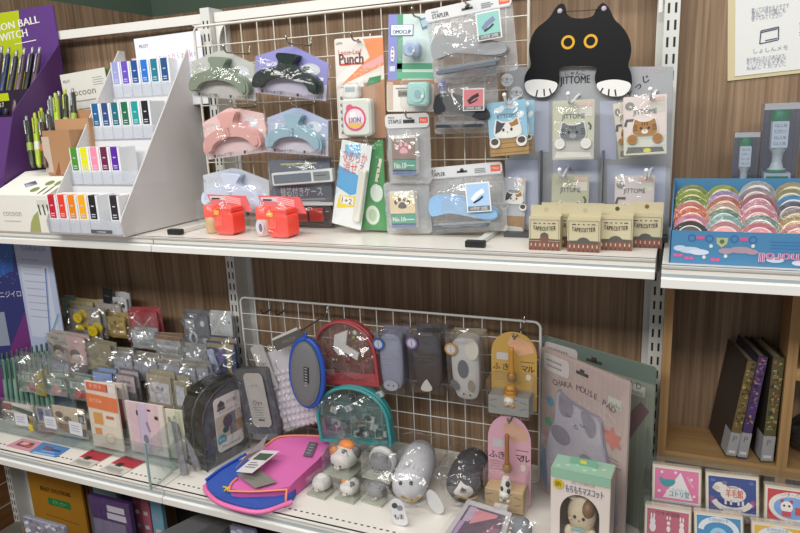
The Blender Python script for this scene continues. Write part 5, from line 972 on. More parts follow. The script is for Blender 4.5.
# a second pack in most slots, its upper edge showing behind the first
for o in [q for q in list(COL.objects) if q.get('group') == PG]:
    if o.location.y > -.16 and o.name.startswith('sticker_pack'):
        R_ = random.Random(o.name)
        copy_tree(o, (o.location.x+R_.uniform(-.002, .006), o.location.y+.012, o.location.z+R_.uniform(.003, .010)), (o.rotation_euler[0], o.rotation_euler[1]+R_.uniform(-.05, .05), 0), 'rear twin of the '+' '.join(o['label'].split()[:12]))
# ------------------------------------------------------------------ lower shelf, middle bay: pouches
BAGC = film(.012, 1.7, .5, 30); BAGD = film(.015, 1.5, .5, 25)
def yawthing(name, label, cat, a, c, group=None, z=None):
    """thing whose foot runs from point a to point c on the shelf"""
    t = thing(name, label, cat, (a.x, a.y, (a.z if z is None else z)), (0, 0, math.atan2(c.y-a.y, c.x-a.x)), group); return t, (Vector((c.x-a.x, c.y-a.y, 0))).length
# dark pouch in bag
a = Vector((.047, -.203, 0)); c = Vector((.070, -.090, 0)); t, W = yawthing('zip_pouch', 'dark grey tall pouch with picture label, standing in crinkled clear bag', 'pouch', a, c, z=.0006)
H = .17; D = .07; o = [(0, 0), (W, 0), (W, H*.88), (W*.9, H*.97), (W*.72, H), (W*.38, H*.97), (W*.14, H*.88), (W*.03, H*.72)]
b = B(); sm = [(0, 0), (W, 0)] + [(W*x, H*z) for x, z in ((1, .82), (.98, .9), (.93, .96), (.84, 1.0), (.68, 1.0), (.48, .98), (.3, .93), (.16, .85), (.06, .74), (.01, .6))]
b.ext(sm, 0, D, C('#4d5157', .65, bump=.3, bscale=900), C('#23241f', .18)); b.ob('pouch_body', t)
b = B(); b.tube([(x, -.001, z) for x, z in sm[1:]+[sm[0]]], .0022, C('#33363b', .6), 6); b.tube([(x, D*.45, z+.001) for x, z in sm[1:]+[sm[0]]], .003, C('#3a3b34', .35), 6); b.ob('zip_piping', t)
b = B(); lw, lh = W*.62, H*.72; b.ext(rr(lw, lh, .010, W*.28, H*.15), -.0025, -.0015, C('#ebe3dd', .5)); lx = W*.28; lz = H*.15
b.pr(rr(lw*.98, lh*.42, .002, lx+lw*.01, lz+lh*.24), -.0028, C('#cfc0ad')); b.rect(lx+lw*.8, lz+lh*.36, lw*.38, lh*.22, -.0030, C('#b98a6a')); b.rect(lx+lw*.62, lz+lh*.45, lw*.26, lh*.4, -.0032, C('#77797f')); b.ell(lx+lw*.45, lz+lh*.52, lw*.18, lh*.12, -.0034, C('#5a4a5c')); b.ell(lx+lw*.35, lz+lh*.38, lw*.12, lh*.06, -.0036, C('#3f5a4c'))
b.ell(lx+lw*.17, lz+lh*.23, lw*.17, lh*.095, -.0038, C('#3f9fae')); b.text('新色', lx+lw*.17, lz+lh*.23, .006, -.0042, WHITE); b.pr(rr(lw*.9, lh*.14, .006, lx+lw*.06, lz+lh*.03), -.0040, C('#e2dfdb')); b.text('Mocchipouch', lx+lw*.5, lz+lh*.10, .008, -.0043, C('#5a5f66'), w=lw*.7)
b.pr([(lx+lw*.1, lz+lh*.76), (lx+lw*.42, lz+lh*.76), (lx+lw*.38, lz+lh*.88), (lx+lw*.26, lz+lh*.94), (lx+lw*.14, lz+lh*.88)], -.003, C('#4d4a4c')); b.text('ポーチ', lx+lw*.26, lz+lh*.81, .007, -.0034, C('#d3c9c2'))
b.text('大きく開く', lx+lw*.66, lz+lh*.86, .007, -.003, C('#6a6562'), w=lw*.4); b.text('スタンドポーチ', lx+lw*.5, lz+lh*.72, .006, -.0032, C('#6a6562'), w=lw*.7); b.ob('picture_label', t)
b = B(); b.sheet(W*1.12, H*1.06, -.006, BAGD, .006, .008, 8, 8, x0=-W*.06, seed=5); k0 = len(b.v); b.sheet(D*1.2, H*1.02, 0, BAGD, .008, .010, 6, 8, x0=0, seed=6); b.xf(k0, Matrix.Translation((-.010, D*1.05, 0)) @ Matrix.Rotation(-PI/2, 4, 'Z')); k0 = len(b.v); b.sheet(W, D, 0, BAGD, .006, .01, 6, 5, x0=0, seed=8); b.xf(k0, Matrix.Translation((0, -.004, H*1.03)) @ Matrix.Rotation(-PI/2, 4, 'X')); b.ob('plastic_bag', t)
# grey straps in bag at the divider
t = thing('strap_bundle', 'grey folded strap in clear bag beside the acrylic divider', 'strap', (-.03, -.20, .0006)); b = B(); m = C('#6d6a70', .6)
for x0, y0, x1, y1 in ((-.012, .005, .035, -.035), (-.002, .02, .05, -.012)): b.add([(x0, y0, .095), (x0+.014, y0+.004, .092), (x1+.014, y1+.004, .004), (x1, y1, .004), (x0, y0+.004, .095), (x0+.014, y0+.008, .092), (x1+.014, y1+.008, .004), (x1, y1+.004, .004)], [(0,3,2,1), (4,5,6,7), (0,4,7,3), (1,2,6,5), (0,1,5,4)], m)
b.ob('strap', t); b = B(); b.sheet(.085, .10, -.03, BAGD, .012, .012, 6, 7, x0=-.02, seed=4); b.ob('plastic_bag', t)
# pouch with beige tag behind
t, w_, h_ = pk('tagged_pouch', 'grey pouch with tall beige tag, behind the dark pouch', 'pouch', -.10, ((240, 368), (272, 372), (272, 437), (244, 440)))
b = B(); b.ext(rr(w_, h_, .008), 0, .02, C('#55555a', .6)); b.ob('pouch_body', t); b = B(); b.ext(rr(w_*.62, h_*.76, .012, -w_*.2, h_*.2), -.006, -.005, C('#b0a9a3', .5)); b.text('ポーチ', w_*.1, h_*.78, .005, -.0064, C('#5a5550'), w=w_*.2); b.text('Oyo', w_*.1, h_*.55, .010, -.0064, C('#4a4644')); b.rect(w_*.12, h_*.3, w_*.2, .004, -.0064, C('#4a4644')); b.lines(-w_*.08, h_*.48, w_*.38, 5, .006, .0012, -.0064, C('#7d7872')); b.ob('tag_card', t)
b = B(); b.sheet(w_*1.3, h_*1.02, -.004, BAGD, .014, .010, 7, 8, seed=12); b.ob('plastic_bag', t)
# white bubble pouch hung
t, w_, h_ = pk('bubble_pouch', 'white bubble textured pouch with tall pale tag in clear bag', 'pouch', -.075, ((252, 352), (304, 340), (316, 424), (276, 434)))
b = B(); o = [(-w_*.35, 0), (w_*.5, h_*.06), (w_*.40, h_*.95), (-w_*.3, h_*.95)]; b.ext(o, 0, .012, C('#cdc9cf', .5)); R_ = random.Random(3)
for i in range(8):
    for j in range(9):
        u, v = -.34+.1*i+.05*(j % 2), .05+.08*j
        if u < .42: b.ellip(w_*u, 0, h_*v, .0055, .004, .0055, C(['#d6d2d8', '#d0c9d2', '#d9d2d6'][R_.randrange(3)], .35), 8, 6)
b.ob('pouch_body', t)
b = B(); b.ext(rr(w_*.28, h_*.55, .008, -w_*.38, h_*.52), -.008, -.007, C('#b9b6b3', .5)); b.text('Oyo', -w_*.24, h_*.85, .008, -.0084, C('#4a4644')); b.lines(-w_*.34, h_*.8, w_*.2, 6, .010, .0012, -.0084, C('#807b78')); b.rect(-w_*.24, h_*.56, w_*.16, .003, -.0084, C('#55504e')); b.ob('tag_card', t)
b = B(); b.sheet(w_*1.05, h_*1.1, -.006, BAGC, .015, .012, 9, 9, seed=17); b.ob('plastic_bag', t)
# oval coin case
t, w_, h_ = pk('oval_case', 'grey oval zip case with blue rim hanging before white bubble pouch', 'case', -.12, ((284, 339), (318, 338), (318, 404.5), (284, 405)))
t.rotation_euler = (0, math.radians(4), math.radians(-3)); b = B(); b.ext(ellp(0, h_*.5, w_*.43, h_*.48, 36), -.008, .008, C('#6f6f72', .6, bump=.2, bscale=800)); b.dome(ellp(0, h_*.5, w_*.40, h_*.46, 36), -.008, .006, C('#747477', .6, bump=.2, bscale=800), 5); b.ob('case_body', t)
b = B(); b.tube([(w_*.47*math.cos(2*PI*i/40), 0, h_*.5+h_*.5*math.sin(2*PI*i/40)) for i in range(41)], .0058, C('#2a55b4', .4), 10, False); b.tube([(0, -.003, h_), (.002, -.006, h_*1.06), (0, -.003, h_*1.10)], .003, C('#2a55b4', .4), 8); b.ob('blue_rim', t)
b = B(); b.box(w_*.02, w_*.16, -.0152, -.0135, h_*.4, h_*.63, C('#3c3c40', .5)); b.lines(w_*.05, h_*.61, w_*.08, 7, .006, .0022, -.0155, C('#a9a9ad')); b.ob('name_patch', t)
t, w_, h_ = pk('header_tag', 'grey header tag tilted above the blue rimmed oval case', 'tag', -.118, ((272, 341), (303, 328), (304, 339), (277, 351)))
b = B(); b.box(-w_/2, w_/2, 0, .001, 0, h_, C('#5a5752', .5)); b.pr([(-w_/2, h_), (w_/2, h_), (w_*.5, h_*1.25), (-w_*.5, h_*1.2)], .0005, C('#c6c2be')); b.text('POUCH', 0, h_*.5, h_*.3, -.0004, C('#8f8b86')); b.ob('tag_card', t)
hook(304, 329, -.128, 'dark hook holding the oval case and header tag', mesh=YN); hook(267, 312, -.05, 'empty dark hook at left of the lower mesh', mesh=YN, mat=C('#4a4744', .3, .6)); hook(281, 313, -.05, 'second empty dark hook on the lower mesh', mesh=YN, mat=C('#4a4744', .3, .6))
# clear dome pouches
def dome_pouch(label, Y, q, cc, band, deco, arch=.55):
    t, w_, h_ = pk('clear_pouch', label, 'pouch', Y, q); o = [(-w_/2, 0), (w_/2, 0), (w_/2, h_*arch)]+[(w_/2*math.cos(PI*i/16), h_*arch+h_*(1-arch)*math.sin(PI*i/16)) for i in range(1, 16)]+[(-w_/2, h_*arch)]
    m = C(cc, .4); b = B(); b.ext([(x*.99, z) for x, z in o], .024, .026, film(.22, 1, 0, hcol=cc)); b.ob('back_panel', t)
    b = B(); b.tube([(x, 0, z) for x, z in o[1:]+[o[0]]], .0035, m, 8); b.tube([(x*.98, .012, z*.985) for x, z in o[2:]], .0045, m, 8); n = len(o)
    b.add([(x, y, z) for y in (0, .024) for x, z in o], [(j, n+j, n+(j+1) % n, (j+1) % n) for j in range(n)], m); b.ob('zip_gusset', t)
    b = B(); b.rect(0, h_*band/2, w_*.98, h_*band, -.0015, m); b.ob('bottom_band', t)
    deco(t, w_, h_)
    b = B(); b.pr([(x*.97, max(z*.98, h_*band)) for x, z in o], -.001, film(.015, 1.6, .4, 22)); b.sheet(w_*.92, h_*.8, -.003, BAGD, .012, .009, 8, 7, z0=h_*.08, seed=len(label)); b.ob('clear_window', t); return t
def deco_red(t, W, H):
    R_ = random.Random(4)
    for i in range(26):
        u, v = R_.uniform(-.4, .4), R_.uniform(.3, .85); cc = ['#8f8a3f', '#a33b34', '#6f7a3a', '#8a3236', '#c9c2bd', '#7d2a2e', '#5f6a34'][i % 7]
        b = B(); r = R_.uniform(.003, .0065); b.lathe([(r*.4, 0), (r, .001), (r*.6, .003), (.0001, .004)], C(cc, .35), 10, (0, 0, 0), 'y'); b.ob('ornament', t, (W*u, .016+.002*(i % 4), H*v))
    b = B(); o = ccw([(-.15*W, .78*H), (.08*W, .86*H), (.02*W, .62*H), (.22*W, .5*H), (.18*W, .38*H), (0, .5*H), (-.12*W, .45*H), (-.2*W, .55*H)]); b.ext(o, .006, .010, C('#d6d2d0', .3)); b.ob('white_card', t)  # irregular white piece between the window and the ornaments
dome_pouch('red rimmed clear dome pouch with little ornaments inside', -.09, ((314, 322), (374, 323), (375, 386), (316, 383)), '#a8454a', .2, deco_red, .5)
def deco_teal(t, W, H):
    R_ = random.Random(9)
    for i in range(24):
        u, v = R_.uniform(-.4, .4), R_.uniform(.1, .85); b = B(); s = .0075
        b.box(-s, s, -.003, .003, -s*.8, s*.8, C(['#6f8a86', '#9fb0ac', '#557a78', '#b3bdbb'][i % 4], .4)); b.text('ABDEHRSTO'[i % 9], 0, 0, s*1.1, -.0033, C('#2f6a68')); b.ob('letter_tile', t, (W*u, .016, H*v), (0, R_.uniform(-.5, .5), 0))
dome_pouch('teal rimmed clear dome pouch with letter tiles inside', -.11, ((318, 388), (386, 389), (388, 446), (317, 440)), '#3f9a9c', .06, deco_teal, .45)
# boxed character pouches on the mesh
def boxed(label, Y, q, D, bodyc, tagc, art):
    t, w_, h_ = pk('boxed_pouch', label, 'boxed pouch', Y, q, 'boxed animal pouches on the lower mesh'); bx = film(.01, 1.2, .1, 25)
    b = B(); b.box(-w_/2, w_/2, 0, .0005, 0, h_, bx); b.box(-w_/2, -w_/2+.0005, 0, D, 0, h_, bx); b.box(w_/2-.0005, w_/2, 0, D, 0, h_, bx); b.box(-w_/2, w_/2, D-.001, D, 0, h_, C(bodyc[1], .5)); b.box(-w_/2, w_/2, 0, D, 0, .0005, bx); b.ob('clear_box', t)
    b = B(); o = smooth([(-.36, .12), (-.2, .03), (.2, .03), (.36, .12), (.42, .5), (.38, .88), (.2, .96), (-.2, .96), (-.38, .88), (-.42, .5)], 2); o = [(x*w_, z*h_) for x, z in o]; b.ext(o, .010, D*.8, C(bodyc[0], .75)); b.dome(o, .010, .008, C(bodyc[0], .75), 4); b.ob('plush_pouch', t)
    b = B(); art(b, w_, h_); b.ob('face_patch', t)
    b = B(); b.ext(ellp(-w_*.34, h_*.82, .012, .012, 22), -.0025, -.001, C(tagc, .4)); b.ell(-w_*.34, h_*.82, .0085, .0085, -.0028, C('#b9bac6'), 18); b.rect(-w_*.34, h_*.82, .0012, .014, -.003, C(tagc)); b.ob('round_tag', t)
    b = B(); k0 = len(b.v); b.sheet(w_*1.05, h_*.28, -.004, BAGD, .012, .016, 7, 4, z0=h_*.97, seed=int(q[0][0])); b.ob('bag_top', t); return t
YA = .0005
boxed('pale blue plush pouch in clear box, nearest the red dome pouch', -.088, ((375.5, 333), (404, 335), (403, 395), (375.5, 391)), .05, ('#8f92a8', '#77798c'), '#2f62a8', lambda b, W, H: (b.ell(0, H*.13, W*.26, H*.09, YA, C('#aaa9b6')), b.ell(-W*.08, H*.13, .0016, .002, YA-.0004, INK, 8), b.ell(W*.1, H*.13, .0016, .002, YA-.0004, INK, 8), b.rect(0, H*.5, W*.5, .0016, YA, C('#a1a4b8')), b.rect(0, H*.6, W*.55, .0016, YA, C('#a1a4b8'))))
boxed('black plush pouch with white muzzle in clear box, second of three', -.088, ((408.5, 331), (443, 334), (441, 394), (408, 392)), .055, ('#3a3438', '#4a464b'), '#7d5f96', lambda b, W, H: (b.pr(smooth(ccw([(-.24*W, .05*H), (0, .25*H), (.06*W, .2*H), (.2*W, .07*H), (0, .02*H)]), 2), YA, C('#c9c4bd')), b.rect(0, H*.55, W*.4, .0014, YA, C('#5a5458')), b.rect(0, H*.6, W*.3, .0014, YA, C('#5a5458'))))
boxed('white plush pouch with grey patches in clear box, third of three', -.088, ((447, 336), (481.5, 339), (480.5, 404), (447.5, 402)), .055, ('#bdbab8', '#8f8674'), '#b98a3f', lambda b, W, H: (b.ell(-.03*W, H*.52, W*.16, H*.14, YA, C('#66686d')), b.ell(-W*.3, H*.27, W*.11, H*.09, YA, C('#66686d'), rot=.6), b.ell(W*.18, H*.27, W*.1, H*.09, YA, C('#8f8478')), b.ell(W*.26, H*.82, W*.2, H*.16, YA, C('#cfcabd')), b.ell(-W*.05, H*.14, .0016, .002, YA-.0004, INK, 8), b.ell(W*.14, H*.13, .0016, .002, YA-.0004, INK, 8)))
# arched cards with cat rattles
def rattle(label, Y, q, cc, blkc, catc, handle, patch):
    t, w_, h_ = pk('rattle_package', label, 'cat ornament', Y, q, 'arched cat ornament cards'); a = .72
    o = [(-w_/2, 0), (w_/2, 0), (w_/2, h_*a)]+[(w_/2*math.cos(PI*i/16), h_*a+h_*(1-a)*math.sin(PI*i/16)) for i in range(1, 16)]+[(-w_/2, h_*a)]
    b = B(); b.ext(o, 0, .0015, C(cc, .5)); b.pr([(-.02*w_, h_*.98), (w_*.4, h_*.86), (w_*.45, h_*.76), (w_*.12, h_*.70), (-w_*.15, h_*.85)][::-1], -.0003, C('#c9a08a' if catc else '#d3a27f')); b.rect(-w_*.25, h_*.68, w_*.26, h_*.09, -.0004, C('#b9b7b8'))
    for s_, x in (('ふ', -.38), ('き', -.18), ('マ', .24), ('ル', .38)): b.text(s_, x*w_, h_*.545, h_*.07, -.0006, C('#3a2f2c'), bold=.0005)
    b.lines(-w_*.44, h_*.47, w_*.3, 4, h_*.03, .0012, -.0005, C('#9a7f5f')); b.rect(w_*.3, h_*.63, w_*.3, .0012, -.0005, C('#5a4a40')); b.ell(w_*.32, h_*.44, w_*.06, h_*.04, -.0005, C('#d9cfc0')); b.ell(0, h_*.94, .003, .003, -.0006, INK, 10); b.ob('arched_card', t)
    b = B(); b.bbox(-w_*.47, w_*.42, -.034, -.001, h_*.02, h_*.26, C(blkc, .5), .002)
    for x, z, r in ((-.36, .2, .3), (-.36, .12, -.3), (.3, .2, -.3), (.3, .12, .3), (.1, .22, .3)): b.rect(w_*x, h_*z, w_*.16, .0014, -.0343, C('#6a6a66'), r)
    b.ob('base_block', t)
    b = B(); m = C(handle, .4); b.lathe([(.003, 0), (.0042, .004), (.0038, h_*.3), (.0048, h_*.32), (.003, h_*.34)], m, 12, (0, -.016, h_*.5)); b.lathe([(.006, 0), (.0085, .005), (.0085, .010), (.006, .015)], C('#9a7a48', .4, .3), 14, (0, -.016, h_*.42)); b.ob('handle', t)
    b = B(); fc = C('#d6d2c8' if catc else '#c8913f', .35); b.lathe([(.006, 0), (.0105, .004), (.0115, h_*.08), (.0095, h_*.16), (.006, h_*.23)], fc, 18, (0, -.026, h_*.16)); b.ellip(-.001, -.034, h_*.21, .0095, .008, .0085, fc if catc else C('#d8d3c8', .35), 16, 10)
    for s_ in (-1, 1): b.lathe([(.003, 0), (.0001, .006)], fc, 8, (s_*.006-.001, -.034, h_*.21+.006)); b.ellip(s_*.0035-.001, -.0416, h_*.21, .0009, .0006, .0012, INK, 8, 6); b.ellip(s_*.006, -.034, h_*.155, .004, .005, .004, fc, 10, 6)
    if patch:
        for x, z in ((.005, .34), (-.004, .28), (.006, .26)): b.ellip(x, -.033, h_*z, .0042, .004, .006, C('#33302e'), 10, 6)
    else:
        for k in range(4): b.lathe([(.0112, 0), (.0118, .0012), (.0112, .0024)], C('#a8702c', .35), 16, (0, -.026, h_*(.2+.045*k)))
    b.ob('cat_figure', t)
    b = B(); b.bbox(-w_*.49, w_*.49, -.044, -.0005, .001, h_*.50, film(.01, .9, .05, 20), .008); b.ob('blister', t); return t
rattle('yellow arched card with amber cat rattle at right end of mesh', -.09, ((492.5, 331), (538, 333), (535.5, 413), (490.5, 405)), '#b9954e', '#8f8f8c', 0, '#c58a3a', False)
rattle('pink arched card with white black-patched cat rattle on wood block', -.115, ((491, 415), (532, 417), (529.5, 509), (485.5, 497)), '#cf9fae', '#b99f78', 1, '#9a6a3c', True)
hook(516, 337, -.10, 'hook holding the yellow arched card', mesh=YN); hook(511, 420, -.125, 'hook holding the pink arched card', mesh=YN)
# mesh pouches lying at the shelf front
def poly(b, top, dz, mat, side=None):
    n = len(top); v = [tuple(p) for p in top]+[(p[0], p[1], max(p[2]-dz, .0006)) for p in top]
    b.add(v, [tuple(range(n))], mat); b.add(v, [tuple(range(2*n-1, n-1, -1))], side or mat); return b.add(v, [(j, n+j, n+(j+1) % n, (j+1) % n) for j in range(n)], side or mat)
def lie(name, label, cat, pts, group=None):
    P = [PZ(x, y, z) for x, y, z in pts]; ce = sum(P, Vector())/len(P); ce.z = 0
    A = sum(P[i].x*P[(i+1) % len(P)].y-P[(i+1) % len(P)].x*P[i].y for i in range(len(P)))
    L_ = [p-ce for p in P]; return thing(name, label, cat, ce, group=group), (L_ if A > 0 else L_[::-1]), ce
BLM = C('#3458b0', .6, bump=.6, bscale=1400); PKM = C('#d96cae', .55, bump=.6, bscale=1400); ORG = C('#e88a6a', .5)
t, L_, ce = lie('mesh_pouch', 'blue mesh pouch with pink zip edge, under the pink pouch at shelf front', 'pouch', [(205, 489, .012), (206, 480, .016), (222, 469, .02), (245, 456, .022), (300, 480, .018), (290, 500, .012), (262, 509, .01), (240, 506, .01), (216, 497, .012)], 'mesh pouches at the shelf front')
b = B(); poly(b, smooth3(L_), .013, BLM); b.ob('pouch_body', t)
b = B(); b.tube(spl([PZ(*p)-ce for p in ((205, 486, .013), (207, 492, .012), (218, 502, .012), (238, 509, .012), (262, 512, .012), (292, 502, .014))]), .0048, C('#e070a8', .45), 8); b.ob('zip_edge', t)
b = B(); b.tube(spl([PZ(*p)-ce for p in ((206, 480, .018), (222, 468, .022), (246, 454, .025))]), .003, C('#2a52b8', .5), 8); b.ob('rim_seam', t)
b = B(); p = PZ(227.5, 488, .02)-ce
for k in range(7): q = p+Vector((.009*math.cos(k*.9), .009*math.sin(k*.9), .004*math.sin(k*2))); b.tube([p, q], .0016, C('#d9b81f', .5), 6)
b.ob('zip_pull', t)
t, L_, ce = lie('mesh_pouch', 'pink mesh pouch with orange seams lying on the blue one', 'pouch', [(229.5, 491, .026), (236, 479, .034), (264, 447, .05), (279, 437, .056), (321, 436, .054), (331, 441, .05), (322, 456, .044), (300, 476, .034), (287, 489, .028)], 'mesh pouches at the shelf front')
b = B(); poly(b, smooth3(L_, 1), .032, PKM, C('#d0609f', .5)); b.ob('pouch_body', t)
def seam(pts): b = B(); b.tube(spl([PZ(*p)-ce for p in pts]), .0022, ORG, 6); b.ob('orange_seam', t)
seam(((229.5, 491, .027), (255, 491.5, .028), (287, 489.5, .029))); seam(((287, 489, .029), (286, 497, .02), (286, 505, .006))); seam(((265, 446, .052), (279, 437, .057), (300, 435.5, .056), (321, 436, .055))); seam(((229.5, 491, .027), (231, 484, .032), (237, 478, .036)))
b = B(); Q = [PZ(*p)-ce for p in ((303, 456, .046), (311.5, 457, .046), (317.5, 443, .053), (309.5, 442, .053))]; poly(b, [q+Vector((0, 0, .001)) for q in Q], .001, C('#5f5a62', .5)); m_ = C('#a8a3aa')
for k in range(4): u = .2+.2*k; p, q = Q[0].lerp(Q[3], u).lerp(Q[1].lerp(Q[2], u), .25), Q[0].lerp(Q[3], u).lerp(Q[1].lerp(Q[2], u), .75); b.tube([p+Vector((0, 0, .0015)), q+Vector((0, 0, .0015))], .0007, m_, 5)
b.ob('name_patch', t)
def tagc(label, pts, cc, marks):
    P = [PZ(*p) for p in pts]; ce = sum(P, Vector())/4; t = thing('swing_tag', label, 'tag', ce, group='paper tags on the mesh pouches'); L_ = [p-ce for p in P]; b = B()
    n = (L_[1]-L_[0]).cross(L_[3]-L_[0]).normalized(); n = n if n.dot(EYE-ce) > 0 else -n
    v = L_+[p-n*.0008 for p in L_]; b.add(v, [(0, 1, 2, 3), (7, 6, 5, 4), (0, 4, 5, 1), (1, 5, 6, 2), (2, 6, 7, 3), (3, 7, 4, 0)], C(cc, .5))
    for k, (u0, u1, v0, v1, m) in enumerate(marks):
        f = lambda u, w: (L_[0]*(1-u)+L_[1]*u)*(1-w)+(L_[3]*(1-u)+L_[2]*u)*w+n*(.0004+.0002*k); b.add([f(u0, v0), f(u1, v0), f(u1, v1), f(u0, v1)], [(0, 1, 2, 3)], C(m))
    b.ob('tag_card', t)
tagc('grey tag with faint lettering lying on the pink pouch', ((255, 488, .034), (276.5, 482, .036), (259, 469, .046), (236.5, 474, .042)), '#7d7a72', tuple((.2+.1*k, .7, .3+.14*k, .34+.14*k, '#5a5850') for k in range(3)))
tagc('dark photo tag standing tilted behind the white photo tag', ((236, 468, .05), (262, 449, .062), (268.5, 434, .075), (247, 455, .066)), '#9a8f92', ((.55, .95, .2, .8, '#4a3a44'),))
tagc('white tag with dark photo on top of the pink pouch', ((236, 471.5, .056), (252, 473, .056), (279.5, 451, .066), (262, 450, .066)), '#cfcacb', ((.1, .9, .55, .85, '#4a5548'), (.2, .8, .2, .24, '#77757a'), (.2, .8, .3, .34, '#77757a'), (.2, .6, .4, .43, '#77757a')))
# ------------------------------------------------------------------ lower shelf: mascots, plush toys, cards
def mascot(label, px, py, z0, Y, s, base, patches, earc, band=None, yaw=-.12):
    p = PY(px, py, Y); t = thing('mascot_box', label, 'cat mascot', (p.x, Y, z0), (0, 0, yaw), 'cat mascots in clear boxes')
    b = B(); bx = film(.01, 1.4, .1, 20); s *= 1.18; w_ = s*.98; d = s*1.02; h_ = s*1.6
    for x0, x1, y0, y1 in ((-w_, w_, -d, -d+.0006), (-w_, w_, d-.0006, d), (-w_, -w_+.0006, -d, d), (w_-.0006, w_, -d, d)): b.box(x0, x1, y0, y1, 0, h_, bx)
    b.box(-w_, w_, -d, d, h_-.0006, h_, bx); b.ob('clear_box', t)
    b = B(); b.box(-w_*.98, w_*.98, -d*.98, d*.98, .0003, .004, C('#a8ad9c', .5)); b.ob('base_card', t)
    b = B(); m = C(base, .5); n = 22; prof = []
    for i in range(15):
        a = PI*i/14; prof.append((max(.0001, s*.92*math.sin(a)**.75), -d*.9*math.cos(a)))
    k0 = len(b.v); b.lathe(prof, m, 24, axis='y'); 
    for i in range(k0, len(b.v)):
        x, y, z = b.v[i]; f = .80+.25*(y+d)/(2*d); b.v[i] = (x*f, y, .004+s*.78+z*.85*f if z > -s*.6 else .004+s*.78-s*.6*.85*f)
    b.ob('body', t)
    for sx in (-1, 1):
        b = B(); k0 = len(b.v); b.lathe([(s*.2, 0), (s*.13, s*.18), (.0001, s*.32)], C(earc[0] if sx < 0 else earc[1], .5), 12, (sx*s*.42, -d*.42, s*1.22)); b.ob('ear', t)
    b = B(); fz = .004+s*.55
    for sx in (-1, 1): b.ellip(sx*s*.26, -d*.86, fz+s*.06, s*.055, s*.05, s*.075, INK, 10, 8)
    b.ellip(0, -d*.90, fz-s*.05, s*.05, s*.04, s*.035, C('#c98a86'), 8, 6); b.ellip(-s*.08, -d*.84, fz-s*.12, s*.13, s*.1, s*.09, m, 12, 8); b.ellip(s*.08, -d*.84, fz-s*.12, s*.13, s*.1, s*.09, m, 12, 8); b.ob('face', t)
    b = B()
    for x, y, z, rx, ry, rz, cc in patches: b.ellip(x*s, y*d, .004+z*s, rx*s, ry*d, rz*s, C(cc, .5), 16, 10)
    if patches: b.ob('fur_patch', t)
    if band: b = B(); b.lathe([(s*.86, -.006), (s*.93, 0), (s*.86, .006)], C(band, .5), 24, (0, -d*.1, .004+s*.78), 'y'); b.ob('white_band', t)
    return t
OR_, GY_ = '#d6803f', '#6a6668'
mascot('small white cat mascot in clear box, nearest the pink mesh pouch', 322, 486, .0006, -.19, .0185, '#d6d3cf', (), ('#d6d3cf', '#d6d3cf'))
mascot('small calico cat mascot in clear box below the large calico one', 350, 492, .0006, -.185, .0185, '#d9d5d0', ((-.35, -.2, 1.2, .35, .3, .3, OR_), (.4, -.2, 1.15, .3, .25, .3, GY_)), (OR_, GY_))
mascot('grey white-nosed cat mascot in clear box below the larger grey one', 378, 499, .0006, -.175, .0195, '#77787b', ((0, -.62, .45, .36, .22, .42, '#d3d1ce'),), ('#6a6b6e', '#6a6b6e'))
mascot('larger calico cat mascot in clear box stacked on small ones', 345, 464, .0355, -.155, .027, '#d9d5d0', ((-.45, -.35, 1.2, .35, .28, .32, OR_), (.05, .25, 1.42, .55, .4, .34, OR_), (.62, .3, 1.05, .36, .34, .45, GY_), (.25, -.35, 1.28, .2, .18, .2, GY_)), (OR_, '#d9d5d0'))
mascot('larger grey cat mascot with white band in clear box, right stack', 384, 470, .038, -.145, .0265, '#717276', ((0, -.66, .42, .34, .2, .36, '#d3d1ce'),), ('#66676a', '#66676a'), band='#cfcdca')
